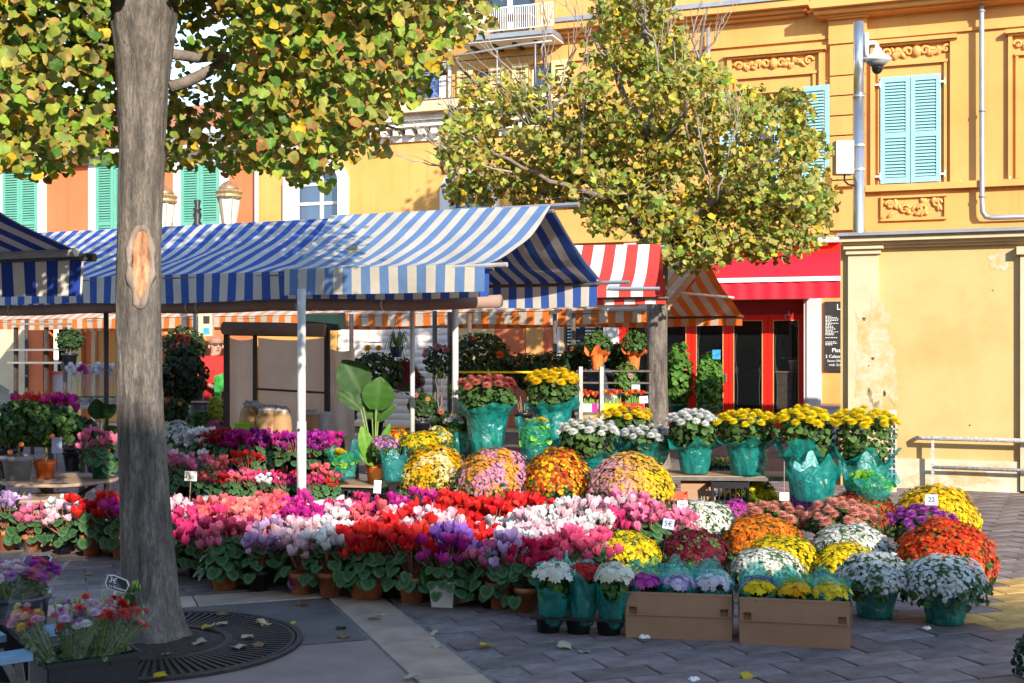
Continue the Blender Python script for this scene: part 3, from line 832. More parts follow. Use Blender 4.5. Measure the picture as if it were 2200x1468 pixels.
doors = [(1337, 1400), (1403, 1483), (1484, 1563), (1564, 1648), (1649, 1726)]
for k, (p0, p1) in enumerate(doors):
    x0, x1 = FR.at(p0)[0], FR.at(p1)[0]
    st = 0.085
    f = MB()
    f.box((x0 + st / 2, 0.1, zt / 2), (st, 0.07, zt)); f.box((x1 - st / 2, 0.1, zt / 2), (st, 0.07, zt))
    f.box(((x0 + x1) / 2, 0.1, zt - 0.05), (x1 - x0 - 2 * st, 0.066, 0.1)); f.box(((x0 + x1) / 2, 0.1, 0.22), (x1 - x0 - 2 * st, 0.066, 0.42))
    do = f.obj('door', 'red_paint', OB)
    be = MB()
    ix0, ix1, iz0, iz1 = x0 + st, x1 - st, 0.43, zt - 0.1
    for a, c in (((ix0 + 0.008, 0), (0.016, 1)), ((ix1 - 0.008, 0), (0.016, 1))): be.box((a[0], 0.062, (iz0 + iz1) / 2), (0.016, 0.012, iz1 - iz0))
    be.box(((ix0 + ix1) / 2, 0.062, iz1 - 0.008), (ix1 - ix0 - 0.03, 0.012, 0.016)); be.obj('bead', 'gold_bead', do)
    gl = MB(); gl.box(((ix0 + ix1) / 2, 0.1, (iz0 + iz1) / 2), (ix1 - ix0, 0.008, iz1 - iz0)); gl.obj('pane', 'shop_glass', do)
    # etched line border with a small scroll at handle height
    et = MB()
    for s, xe in ((1, ix0 + 0.05), (-1, ix1 - 0.05)):
        pts = [(xe + s * 0.02 * sin(t * 7), 0.092, iz0 + 0.05 + (iz1 - iz0 - 0.1) * t) for t in [i / 14 for i in range(15)]]
        et.tube(pts, 0.006, 4)
        zc_ = iz0 + (iz1 - iz0) * 0.46
        et.tube([(xe + s * 0.025 * cos(t), 0.092, zc_ + 0.05 * sin(t)) for t in [i * 2 * pi / 8 for i in range(9)]], 0.005, 4)
    et.obj('etched_border', 'glass', do)
    if k == 2:
        h_ = MB(); h_.box((x1 - 0.04 - 0.42 * 0, 0.05, 1.05), (0.03, 0.03, 0.16)); h_.tube([(x1 - 0.05, 0.03, 1.1), (x1 - 0.17, 0.03, 1.1)], 0.012, 6); h_.obj('door_handle', 'steel', do)
p_ = MB(); x, z = FR.at(1537, 762); p_.box((x, 0.085, z), (0.15, 0.004, 0.17)); p_.obj('poster', 'poster_blue', OB)
fb(OB, 'grey_pilaster', 1727, 1763, 640, 948, 0.16, 'pilaster_grey', 0.0, ref=1745)
fb(OB, 'grey_pilaster', 1733, 1757, 640, 946, 0.19, 'pilaster_grey', 0.16, ref=1745)
fb(OB, 'white_pilaster', 1296, 1327, 640, 955, 0.14, 'trim_white', 0.0, ref=1310)
fb(OB, 'white_pilaster', 1303, 1320, 640, 953, 0.17, 'trim_white', 0.14, ref=1310)
# the wall left of the shop: inner pier and an orange panelled stretch
fb(OB, 'white_pier', 1196, 1202, 640, 955, 0.12, 'trim_white', 0.0, ref=1200)
fb(OB, 'cream_pier', 1203, 1210, 640, 955, 0.10, 'trim_cream', 0.0, ref=1205)

# ---------------------------------------------------------------- menu boards
def board_lines(parent, x0, x1, z0, z1, y, rows, seed, frac=(0.35, 0.95)):
    r = random.Random(seed); b = MB(); h = (z1 - z0) / rows
    for i in range(rows):
        if r.random() < 0.12: continue
        x = x0; end = x0 + (x1 - x0) * r.uniform(*frac)
        while x < end:
            w = r.uniform(0.02, 0.05) * (x1 - x0) * 3
            b.box(((x + min(x + w, end)) / 2, y, z1 - (i + 0.5) * h), (min(w, end - x), 0.002, h * 0.42)); x += w + 0.012
    o = b.obj('menu_lines', 'chalk', parent); o['kind'] = 'stuff'
mb1 = thing('menu_board', 'tall black menu board with white lettering between grey pilaster and yellow block', 'menu board', FR.w(0, 0), FR.a)
x0, x1, z0, z1 = span(1771, 1812, 648, 798, 0.06)
b = MB(); b.box(((x0 + x1) / 2, -0.04, (z0 + z1) / 2), (x1 - x0, 0.04, z1 - z0)); b.obj('panel', 'slate', mb1)
board_lines(mb1, x0 + 0.02, x1 - 0.06, z0 + 0.42, z1 - 0.24, -0.062, 22, 4)
word('Plat', 0.10, 'chalk', mb1, (x0 + 0.20, -0.064, z0 + 0.36)); word('2 Calzone', 0.075, 'chalk', mb1, (x0 + 0.17, -0.064, z0 + 0.255)); word('Sauce Olive', 0.055, 'chalk', mb1, (x0 + 0.18, -0.064, z0 + 0.18)); word('midi 12,5', 0.055, 'chalk', mb1, (x0 + 0.18, -0.064, z0 + 0.11)); word('L', 0.14, 'chalk', mb1, (x0 + 0.24, -0.064, z1 - 0.1))
mb2 = thing('menu_board', 'wide black price board with rows of white lettering beside the white pilaster', 'menu board', FR.w(0, 0), FR.a)
x0, x1, z0, z1 = span(1216, 1295, 690, 856, 0.06)
b = MB(); b.box(((x0 + x1) / 2, -0.04, (z0 + z1) / 2), (x1 - x0, 0.04, z1 - z0)); b.obj('panel', 'slate', mb2)
xm = (x0 + x1) / 2
board_lines(mb2, x0 + 0.03, xm - 0.05, z0 + 0.05, z1 - 0.03, -0.062, 22, 5, (0.3, 0.9)); board_lines(mb2, xm + 0.02, x1 - 0.1, z0 + 0.5, z1 - 0.03, -0.062, 15, 6, (0.4, 0.95))
board_lines(mb2, x1 - 0.07, x1 - 0.02, z0 + 0.05, z1 - 0.03, -0.062, 22, 7, (0.8, 1.0))

# ---------------------------------------------------------------- yellow building with white arched windows
YB = thing('yellow_building', 'yellow building with white arched window surrounds, deep white cornice and iron balconies', 'building', FR.o, FR.a)
ya, yb = FR.at(553)[0], xa - 0.002
arch = span(628, 738, 352, 560); arch2 = span(965, 1060, 372, 560)
roll = (FR.at(722)[0], FR.at(982)[0], 0.02, FR.at(850, 690)[1])
attic = span(1030, 1150, -90, 62)
bw = span(882, 944, 120, 212); sw1 = span(1020, 1052, 150, 205); sw2 = span(1140, 1186, 137, 184)
b = MB(); wall_mesh(b, ya, yb, 0, 12.5, -0.02, 0.35, [arch, arch2, roll, attic, bw, sw1, sw2], back=False)
b.add([(ya, -0.018, 0), (ya, 9, 0), (ya, 9, 12.5), (ya, -0.018, 12.5)], [(0, 3, 2, 1)])
b.obj('wall', 'render_yellow', YB)
b = MB(); b.box(((ya + yb) / 2, 4.5, 12.6), (yb - ya - 0.01, 9.4, 0.2)); b.obj('roof', 'roof_tile', YB)
def arch_surround(parent, x0, x1, z0, z1, m, wside, top, arch_h):
    """a white casing whose inner edge is rounded at the head; its front stands 12 cm proud"""
    n = 10; inner = [(x0, z0)]
    for i in range(n + 1):
        t = pi - pi * i / n
        inner.append(((x0 + x1) / 2 + cos(t) * (x1 - x0) / 2, z1 - arch_h + sin(t) * arch_h))
    inner.append((x1, z0))
    outer = [(x0 - wside, z0)]
    for i in range(n + 1):
        t = pi - pi * i / n
        outer.append(((x0 + x1) / 2 + cos(t) * ((x1 - x0) / 2 + wside), z1 - arch_h + sin(t) * (arch_h + top)))
    outer.append((x1 + wside, z0))
    b = MB(); k = len(inner); yf, yk = -0.14, 0.12
    vs = [(p[0], yf, p[1]) for p in inner] + [(p[0], yf, p[1]) for p in outer] + [(p[0], yk, p[1]) for p in inner] + [(p[0], yk, p[1]) for p in outer]
    fs = []
    for i in range(k - 1):
        fs += [(i, i + 1, k + i + 1, k + i), (i, 2 * k + i, 2 * k + i + 1, i + 1), (k + i, k + i + 1, 3 * k + i + 1, 3 * k + i)]
    b.add(vs, fs)
    # spandrel fill above the rounded head, up to the rectangular opening
    for i in range(1, n + 1):
        (xa_, za_), (xb_, zb_) = inner[i], inner[i + 1]
        b.add([(xa_, 0.1, za_), (xb_, 0.1, zb_), (xb_, 0.1, z1 + 0.02), (xa_, 0.1, z1 + 0.02)], [(0, 1, 2, 3)])
    o = b.obj('window_surround', m, parent); return o
for (x0, x1, z0, z1) in (arch, arch2):
    arch_surround(YB, x0 + 0.06, x1 - 0.06, z0, z1 - 0.02, 'trim_white', 0.2, 0.14, 0.34)
    window_glazing(YB, x0 + 0.02, x1 - 0.02, z0, z1, 0.18, 'trim_white', 'pane_blue', 2, 5, 0.075)
    b = MB(); b.box(((x0 + x1) / 2, 0.31, (z0 + z1) / 2), (x1 - x0 + 0.2, 0.02, z1 - z0)); b.obj('room_back', 'room_mid', YB)
# cornice with brackets
fb(YB, 'cornice', 553, 1186, 236, 254, 0.42, 'trim_white', 0.02, ref=950)
fb(YB, 'cornice', 553, 1186, 254, 268, 0.33, 'trim_white', 0.02, ref=950)
fb(YB, 'cornice', 553, 1186, 284, 300, 0.08, 'trim_white', 0.02, ref=950)
for k in range(15):
    p0 = 790 + k * 27
    b = fb(YB, 'bracket', p0, p0 + 13, 268, 285, 0.26, 'trim_white', 0.02, ref=950)
fb(YB, 'balcony_slab', 850, 1184, 214, 236, 0.62, 'trim_cream', 0.02, ref=950)
# balcony railing: posts, rails and thin bars
def railing(parent, px0, px1, pyt, pyb, d, m, nbars, rt=0.016, rb=0.007, ref=None):
    x0, x1, z0, z1 = span(px0, px1, pyt, pyb, d, ref)
    r = MB(); r.tube([(x0, -d, z1), (x1, -d, z1)], rt, 6); r.tube([(x0, -d, z0 + 0.05), (x1, -d, z0 + 0.05)], rt * 0.8, 6)
    ro = r.obj('railing', m, parent)
    s = MB(); s.tube([(0, 0, 0), (0, 0, z1 - z0 - 0.05)], rb, 4); sm = s.mesh('railing_bar', m)
    for k in range(nbars + 1): link('railing_bar', sm, ro, (x0 + (x1 - x0) * k / nbars, -d, z0 + 0.05))
    return ro
railing(YB, 868, 1184, 128, 212, 0.6, 'lamp_iron', 27, 0.014, 0.007, ref=1030)
pipe(YB, [(972, 122), (1030, 112), (1120, 96), (1186, 88)], 0.62, 0.022, 'zinc', 'curtain_rail')
for p in ((1068, 105, 200), (1150, 92, 180)): pipe(YB, [(p[0], p[1]), (p[0], p[2])], 0.61, 0.016, 'zinc', 'balcony_post')
pipe(YB, [(966, 100), (966, 240)], 0.1, 0.035, 'trim_white')
# attic storey openings
x0, x1, z0, z1 = bw
shutter(YB, x0, (x0 + x1) / 2, z0, z1, 0.06, 'shutter_deep_blue'); shutter(YB, (x0 + x1) / 2 + 0.01, x1, z0, z1, 0.06, 'shutter_deep_blue')
fb(YB, 'door_casing', 944, 958, 116, 214, 0.05, 'trim_white', 0.02, ref=950)
for q, (x0, x1, z0, z1) in enumerate((sw1, sw2)):
    window_glazing(YB, x0, x1, z0, z1, 0.12, 'trim_white', 'pane_dark', 1, 1, 0.06)
    b = MB(); b.box(((x0 + x1) / 2, 0.3, (z0 + z1) / 2), (x1 - x0 + .1, 0.02, z1 - z0 + .1)); b.obj('room_back', 'room_dark', YB)
    w_ = 0.34
    shutter(YB, x0 - w_ - 0.01, x0 - 0.01, z0, z1 + 0.02, -0.06, 'shutter_cream'); shutter(YB, x1 + 0.01, x1 + w_, z0, z1 + 0.02, -0.06, 'shutter_cream')
fb(YB, 'window_sill', 1112, 1192, 184, 190, 0.18, 'zinc', 0.02, ref=1150)
# upper balcony
fb(YB, 'balcony_slab', 985, 1186, 70, 80, 0.75, 'zinc', 0.02, ref=1090)
fb(YB, 'balcony_slab', 985, 1186, 80, 86, 0.7, 'trim_white', 0.02, ref=1090)
for p in (1010, 1056, 1100, 1146): fb(YB, 'bracket', p, p + 7, 86, 97, 0.5, 'frame_dark', 0.02, ref=1090)
railing(YB, 985, 1188, 16, 70, 0.72, 'trim_white', 44, 0.016, 0.009, ref=1090)
x0, x1, z0, z1 = attic
window_glazing(YB, x0, x1, z0, z1, 0.16, 'trim_white', 'pane_dark', 2, 1, 0.1)
b = MB(); b.box(((x0 + x1) / 2, 1.0, (z0 + z1) / 2), (x1 - x0 + .6, 0.02, z1 - z0 + .6)); b.obj('room_back', 'room_mid', YB)
bt = thing('balcony_table', 'small wooden table behind the white upper balcony railing', 'table', FR.w(FR.at(1105, HZ, 0.4)[0], -0.4, FR.at(1105, 70, 0.7)[1]), FR.a)
b = MB(); b.box((0, 0, 0.36), (0.75, 0.4, 0.04)); b.obj('table_top', 'wood_top', bt)
lg = MB(); lg.box((0, 0, 0.17), (0.04, 0.04, 0.34)); lgm = lg.mesh('leg', 'wood_dark')
for sx in (-1, 1):
    for sy in (-1, 1): link('leg', lgm, bt, (sx * 0.32, sy * 0.15, 0))
# roller shutter of the closed shop: separate slats
rl = thing('roller_shutter', 'closed pale roller shutter of scuffed horizontal slats behind the stalls', 'roller shutter', FR.o, FR.a)
nsl = 15; hh = (roll[3] - roll[2]) / nsl
s = MB(); wv = roll[1] - roll[0] - 0.04
s.grid(lambda u, v: (-wv / 2 + wv * u, -0.018 * sin(pi * v), hh * 0.97 * v), 1, 5); sme = s.mesh('slat', 'roller', True)
for k in range(nsl): link('slat', sme, rl, ((roll[0] + roll[1]) / 2, 0.06, roll[2] + k * hh))
scr = MB(); r_ = random.Random(2)
for k in range(26):
    z = roll[2] + (r_.randint(4, nsl - 1) + r_.uniform(-0.05, 0.1)) * hh
    scr.box((roll[0] + r_.uniform(0.1, 0.95) * wv, 0.055, z), (r_.uniform(0.05, 0.3), 0.012, r_.uniform(0.004, 0.02)))
so_ = scr.obj('scuffs', 'frame_brown', rl); so_['kind'] = 'stuff'
b = MB(); b.box(((roll[0] + roll[1]) / 2, 0.25, (roll[2] + roll[3]) / 2), (wv + 0.2, 0.02, roll[3])); b.obj('backing', 'room_dark', rl)
fb(YB, 'cream_pier', 984, 1062, 640, 955, 0.06, 'pale_yellow', 0.02, ref=1020)
fb(YB, 'orange_panel', 1062, 1186, 640, 955, 0.05, 'render_red', 0.02, ref=1130)
fb(YB, 'panel_moulding', 1130, 1166, 700, 800, 0.09, 'render_orange', 0.05, ref=1150)

# ---------------------------------------------------------------- red-orange building at the left with green shutters
RB = thing('red_building', 'low red-orange building with green shutters, white casings and tiled roof', 'building', FR.o, FR.a)
ra, rb_ = FR.at(-420)[0], ya - 0.002
ztop = FR.at(30, 332)[1]
wins = [span(10, 84, 352, 585), span(210, 286, 352, 585), span(393, 474, 352, 585)]
barx = span(92, 146, 700, 950)
b = MB(); wall_mesh(b, ra, rb_, 0, ztop, 0.0, 0.35, [barx], back=False)
b.add([(ra, 0, 0), (ra, 8, 0), (ra, 8, ztop), (ra, 0, ztop)], [(0, 3, 2, 1)])
b.obj('wall', 'render_red', RB)
for (x0, x1, z0, z1) in wins:
    c_ = MB()
    for a, w_ in ((x0 - 0.11, 0.2), (x1 + 0.11, 0.2)): c_.box((a, -0.03, (z0 + z1) / 2), (w_, 0.06, z1 - z0 + 0.3))
    c_.box(((x0 + x1) / 2, -0.031, z1 + 0.08), (x1 - x0 + 0.02, 0.062, 0.14)); c_.box(((x0 + x1) / 2, -0.05, z1 + 0.2), (x1 - x0 + 0.6, 0.1, 0.07))
    c_.obj('window_casing', 'trim_white', RB)
    xm = (x0 + x1) / 2
    shutter(RB, x0, xm - 0.005, z0, z1, -0.05, 'shutter_green'); shutter(RB, xm + 0.005, x1, z0, z1, -0.05, 'shutter_green')
fb(RB, 'cornice', -420, 553, 346, 362, 0.2, 'trim_white', 0.0, ref=30)
fb(RB, 'cornice', -420, 553, 330, 346, 0.42, 'trim_white', 0.0, ref=30)
fb(RB, 'gutter', -420, 553, 316, 330, 0.5, 'zinc', 0.0, ref=30)
b = MB(); zr = FR.at(30, 316)[1]
b.grid(lambda u, v: (ra + (rb_ - ra) * u, -0.5 + 4.5 * v, zr + 1.5 * v + 0.035 * abs(sin(u * 150))), 300, 4); b.obj('roof', 'roof_tile', RB)
fb(RB, 'panel_seam', 131, 133, 362, 520, 0.01, 'terracotta', 0.0, ref=130)
pipe(RB, [(551, 330), (551, 640)], 0.12, 0.045, 'pilaster_grey')
for p0, p1, m_ in ((-60, 30, 'trim_cream'), (40, 54, 'trim_cream'), (146, 160, 'trim_cream'), (160, 174, 'pale_yellow'), (196, 204, 'trim_cream')):
    fb(RB, 'pier', p0, p1, 640, 955, 0.1, m_, 0.0)
for p0, p1 in ((353, 440), (206, 300)): fb(RB, 'orange_panel', p0, p1, 640, 955, 0.04, 'render_orange', 0.0)
# bar counter seen in the dark opening, with bottles and glasses
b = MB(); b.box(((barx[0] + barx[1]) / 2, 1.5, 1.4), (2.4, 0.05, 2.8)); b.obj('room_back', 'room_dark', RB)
bar = thing('bar_counter', 'bar counter in dark doorway at the left edge, pale front with reddish shelf', 'counter', FR.w((barx[0] + barx[1]) / 2, 0.5), FR.a)
b = MB(); b.box((0, 0, 0.5), (1.6, 0.4, 1.0)); b.obj('counter_front', 'pilaster_grey', bar)
b = MB(); b.box((0, 0, 1.02), (1.7, 0.5, 0.05)); b.obj('counter_top', 'crate_red', bar)
bt_ = MB(); bt_.lathe([(0.03, 0), (0.033, 0.02), (0.033, 0.16), (0.013, 0.21), (0.013, 0.27)], 8, cap1=True); btm = bt_.mesh('bottle', 'bottle_glass', True)
for k in range(9):
    o = link('bottle', btm, None, FR.w(barx[0] + 0.08 + k * 0.075, 0.42, 1.045)); tag(o, 'dark bottle standing in the row on the bar counter', 'bottle', 'bottles in a row on the bar counter')
# ================================================================ LOW PLASTERED BLOCK AT THE RIGHT
KF = Frame(4.934, 13.79, -22.5)
KB = thing('plaster_block', 'low pale yellow plastered block with corner pilaster, cornice and stained wall', 'building', KF.o, KF.a)
kx0 = KF.at(1806)[0]; kx1 = 5.0
kz = KF.at(2050, 516)[1]
def kb(name, px0, px1, py0, py1, d, m, back=0.0, ref=None, x1=None, x0=None):
    a = KF.at(px0, HZ, d)[0] if x0 is None else x0
    c = KF.at(px1, HZ, d)[0] if x1 is None else x1
    r = ref if ref is not None else (px0 + px1) / 2
    z1 = KF.at(r, py0, d)[1]; z0 = max(0.0, KF.at(r, py1, d)[1])
    b = MB(); b.box(((a + c) / 2, -(d + back) / 2, (z0 + z1) / 2), (c - a, d - back, z1 - z0))
    return b.obj(name, m, KB)
b = MB(); b.box(((kx0 + kx1) / 2, 1.6, kz / 2), (kx1 - kx0, 3.2, kz)); b.obj('wall', 'old_plaster', KB)
kb('roof_slab', 1798, 2300, 494, 501, 0.26, 'zinc', -3.3, ref=2000, x1=kx1 + .2)
kb('cornice', 1803, 2300, 501, 514, 0.20, 'trim_cream', -0.1, ref=2000, x1=kx1 + .1)
kb('cornice', 1808, 2300, 514, 522, 0.12, 'trim_cream', -0.1, ref=2000, x1=kx1)
kb('cornice', 1812, 2300, 522, 529, 0.06, 'trim_cream', -0.1, ref=2000, x1=kx1)
kb('capital', 1812, 1897, 529, 535, 0.15, 'trim_cream', 0.0, ref=1850)
kb('capital', 1817, 1891, 535, 546, 0.11, 'trim_cream', 0.0, ref=1850)
kb('pilaster', 1822, 1886, 546, 1048, 0.07, 'trim_cream', 0.0, ref=1850)
kb('pilaster', 2192, 2262, 546, 1056, 0.07, 'trim_cream', 0.0, ref=2220)
kb('capital', 2184, 2275, 529, 546, 0.12, 'trim_cream', 0.0, ref=2220)
kb('plinth', 1888, 2190, 988, 1056, 0.035, 'plinth', 0.0, ref=2050)
# patches where the paint has worn off: irregular thin plaster flakes
def flake(cx, cy, rx, ry, seed, d, m='worn_patch'):
    r = random.Random(seed); n = 90; P = []
    for k in range(n):
        a = 2 * pi * k / n; q = 1 + 0.5 * noise.noise(Vector((cos(a) * 1.7, sin(a) * 1.7, seed))) + 0.3 * noise.noise(Vector((cos(a) * 5, sin(a) * 5, seed))) + 0.2 * noise.noise(Vector((cos(a) * 14, sin(a) * 14, seed)))
        x, z = KF.at(cx + cos(a) * rx * q, cy + sin(a) * ry * q, d); P.append((x, -d - 0.0012, z))
    b = MB(); b.poly(P, (0, 0.0012, 0)); b.obj('worn_patch', m, KB)
flake(1878, 775, 42, 98, 3, 0.071); flake(1905, 800, 22, 60, 8, 0.001); flake(1868, 915, 28, 70, 5, 0.071); flake(1922, 850, 9, 20, 6, 0.003)
flake(2150, 560, 26, 20, 12, 0.002); flake(2080, 1022, 40, 18, 15, 0.037); flake(1990, 1030, 30, 14, 16, 0.037)
hole = MB(); hole.lathe([(0.0, 0.012), (0.02, 0.008), (0.028, 0.0)], 9, fn=lambda a, r, z: (r * (1 + 0.4 * sin(3 * a)), z), cap0=False); hm_ = hole.mesh('chip', 'room_mid')
for px_, py_, d_, s_ in ((1857, 685, 0.075, .7), (1876, 770, 0.078, 0.6), (1867, 786, 0.078, 0.3), (2133, 624, 0.004, 0.3), (2084, 914, 0.004, 0.35)):
    x, z = KF.at(px_, py_, d_); link('chip', hm_, KB, (x, -d_, z), (radians(90), 0, 0), s_)
# tube railing in front of it
RLd = 0.16
x0, zt_ = KF.at(1968, 941, RLd); _, zl_ = KF.at(2060, 1006, RLd); xp = KF.at(2004, HZ, RLd)[0]
rail = thing('tube_railing', 'low white tube railing with peeling paint along the yellow block', 'railing', KF.w(x0, -RLd), KF.a)
b = MB(); b.tube([(0, 0.13, zt_ - 0.01), (0.02, 0.05, zt_), (0.07, 0.0, zt_), (4, 0, zt_)], 0.025, 10); b.obj('top_rail', 'rail_white', rail, smooth=True)
b = MB(); b.tube([(xp - x0, 0, zl_), (4, 0, zl_)], 0.02, 10); b.obj('lower_rail', 'rail_white', rail, smooth=True)
pm_ = MB(); pm_.box((0, 0, zt_ / 2), (0.03, 0.03, zt_)); pme = pm_.mesh('post', 'rail_white')
for k in range(3): link('post', pme, rail, (xp - x0 + k * 1.7, 0.002, 0))
# grey utility box with a vent and a perforated column beside the block
ub = thing('utility_box', 'small pale grey box against the orange wall beside the menu board', 'box', FR.w(FR.at(1779, HZ, 0.3)[0], -0.2, 0), FR.a)
b = MB(); b.box((0, 0, 0.28), (0.36, 0.26, 0.56)); b.box((0, 0, 0.575), (0.4, 0.3, 0.03)); b.obj('case', 'pilaster_grey', ub)
pc = thing('perforated_panel', 'white perforated metal panel against the corner of the yellow block', 'panel', PX(1917, 1010, 13.6) * 1.0, KF.a)
pc.location.z = 0
b = MB(); b.box((0, 0, 0.45), (0.09, 0.03, 0.9)); b.obj('panel', 'post_white', pc)
dm = MB(); dm.box((0, -0.016, 0), (0.02, 0.006, 0.04)); dmm = dm.mesh('slot', 'room_dark')
for k in range(14):
    for i in (-1, 1): link('slot', dmm, pc, (i * 0.022, 0, 0.12 + k * 0.055))

# ================================================================ CAMERA POLE
cp = PX(1845, 745, 16.6); cp.z = 0
pole = thing('camera_pole', 'tall brushed steel pole carrying a white dome camera and grey box', 'pole', cp)
zt = PX(1843, 48, 16.6).z
b = MB(); b.tube([(0, 0, 0), (0, 0, zt - 1.0)], 0.078, 18); b.obj('shaft', 'steel', pole, smooth=True)
b = MB(); b.tube([(0, 0, zt - 1.0), (0, 0, zt)], 0.072, 18); b.tube([(0, 0, zt - 1.02), (0, 0, zt - 0.98)], 0.084, 18); b.obj('top_shaft', 'steel', pole, smooth=True)
zc = PX(1843, 120, 16.6).z
cm = MB(); cm.box((0.09, -0.02, zc + 0.14), (0.05, 0.1, 0.3)); cm.tube([(0.1, -0.03, zc + 0.16), (0.2, -0.03, zc + 0.17), (0.235, -0.03, zc + 0.14), (0.24, -0.03, zc + 0.04)], 0.028, 10)
cmo = cm.obj('camera_arm', 'white_camera', pole, smooth=True)
ch = MB(); ch.lathe([(0.0, 0.10), (0.05, 0.09), (0.07, 0.03), (0.16, -0.03), (0.185, -0.055), (0.18, -0.075), (0.10, -0.1)], 22, c=(0.24, -0.03, zc)); cho = ch.obj('camera_housing', 'white_camera', pole, smooth=True)
ch = MB(); ch.lathe([(0.13, -0.07), (0.14, -0.10), (0.11, -0.13), (0.075, -0.15)], 20, c=(0.24, -0.03, zc), cap1=True); ch.obj('camera_collar', 'pot_grey', cho, smooth=True)
ch = MB(); ch.lathe([(0.075, -0.15), (0.078, -0.18), (0.06, -0.225), (0.03, -0.25), (0.0, -0.255)], 18, c=(0.24, -0.03, zc)); ch.obj('lens_dome', 'dome_black', cho, smooth=True)
zb0, zb1 = PX(1810, 372, 16.4).z, PX(1810, 300, 16.4).z
jb = MB(); jb.box((-0.22, -0.04, (zb0 + zb1) / 2), (0.24, 0.2, zb1 - zb0)); jbo = jb.obj('junction_box', 'box_grey', pole)
for z in (zb0 + 0.07, zb1 - 0.05):
    s = MB(); s.tube([(0, 0, z - 0.015), (0, 0, z + 0.015)], 0.086, 16); s.bar((-0.13, -0.04, z), (-0.06, -0.02, z), 0.03); s.obj('clamp', 'steel', pole)
c = MB(); c.tube([(-0.2, -0.03, zb0), (-0.2, -0.03, zb0 - 0.08), (-0.15, -0.03, zb0 - 0.13), (-0.07, -0.02, zb0 - 0.14)], 0.014, 6); c.obj('cable', 'black_plastic', pole)

# ================================================================ STREET LAMP WITH LANTERNS
LY = 20.0
lp = PX(424, 745, LY); lp.z = 0
lamp = thing('street_lamp', 'ornate dark iron lamp post with two copper-topped lanterns, behind the blue awning', 'street lamp', lp)
b = MB(); b.lathe([(0.22, 0), (0.22, 0.25), (0.16, 0.35), (0.13, 0.8), (0.15, 0.85), (0.10, 0.95), (0.11, 1.4), (0.14, 1.45), (0.075, 1.55), (0.06, 3.0), (0.05, 3.3)], 12)
b.obj('column', 'lamp_iron', lamp, smooth=True)
b = MB(); zf = PX(424, 430, LY).z
b.lathe([(0.05, 3.3 - zf), (0.06, -0.45), (0.085, -0.40), (0.05, -0.34), (0.075, -0.24), (0.05, -0.18), (0.075, -0.15), (0.04, -0.11), (0.06, -0.02), (0.055, 0.0)], 10, c=(0, 0, zf), cap1=True); b.obj('finial', 'lamp_iron', lamp, smooth=True)
for s, pxl, pyt in ((1, 492, 392), (-1, 352, 402)):
    lx = (pxl - 424) / F * LY; zt = PX(pxl, pyt, LY).z
    a = MB(); a.tube([(0, 0, 3.2), (lx * 0.4, 0, 3.05), (lx * 0.9, 0, 3.1), (lx, 0, zt - 0.72)], 0.03, 8); a.obj('lantern_arm', 'lamp_iron', lamp, smooth=True)
    l = MB(); l.lathe([(0.10, -0.72), (0.175, -0.25), (0.178, -0.23)], 6, c=(lx, 0, zt), cap1=True); lo = l.obj('lantern_glass', 'lamp_glass', lamp)
    r = MB(); r.lathe([(0.19, -0.27), (0.215, -0.24), (0.2, -0.2), (0.225, -0.16), (0.2, -0.13)], 16, c=(lx, 0, zt)); r.obj('lantern_band', 'lamp_gold', lo)
    r = MB(); r.lathe([(0.185, -0.14), (0.15, -0.07), (0.09, -0.01), (0.05, 0.01), (0.02, 0.03)], 14, c=(lx, 0, zt), cap1=True); r.obj('lantern_roof', 'lamp_copper', lo, smooth=True)
    r = MB()
    for k in range(6):
        q = 2 * pi * k / 6
        r.bar((lx + 0.105 * cos(q), 0.105 * sin(q), zt - 0.72), (lx + 0.182 * cos(q), 0.182 * sin(q), zt - 0.25), 0.018)
    r.obj('lantern_bars', 'lamp_gold', lo)
mbx = MB(); mbx.box((0.17, -0.1, 1.95), (0.22, 0.14, 0.36)); mo = mbx.obj('meter_box', 'trim_cream', lamp)
mbx = MB(); mbx.box((0.19, -0.175, 2.03), (0.1, 0.01, 0.12)); mbx.obj('meter_window', 'room_dark', mo)
mbx = MB(); mbx.box((0.19, -0.175, 1.85), (0.1, 0.01, 0.1)); mbx.obj('meter_plate', 'poster_blue', mo)

# ================================================================ THE BUILDING BEHIND THE CAMERA, WHOSE SHADE LIES ON THE FOREGROUND
SF = Frame(0, 0, -14.0)
q_ = 12.0
tanr = math.tan(SUN_EL) / max(0.1, (Vector((SDIR.x, SDIR.y, 0)).normalized().dot(SF.n)))
hb = tanr * (8.12 + q_)
BB = thing('shade_building', 'tall pale ochre house across the square, out of sight behind the viewer', 'building', SF.w(0, -q_), SF.a)
b = MB(); wall_mesh(b, -26, 30, 0, hb - 0.4, 0.0, -0.3, [(-24 + 3.2 * k, -22.8 + 3.2 * k, z, z + 1.9) for k in range(16) for z in (4.3, 7.4) if z + 2.2 < hb], back=False); b.obj('wall', 'render_yellow', BB)
b = MB(); b.box((2, -5, hb - 0.2), (56.5, 10.4, 0.4)); b.obj('roof', 'roof_tile', BB)
b = MB(); b.box((2, -5.2, hb / 2 - 0.3), (55.6, 9.6, hb - 0.6)); b.obj('core', 'room_mid', BB)

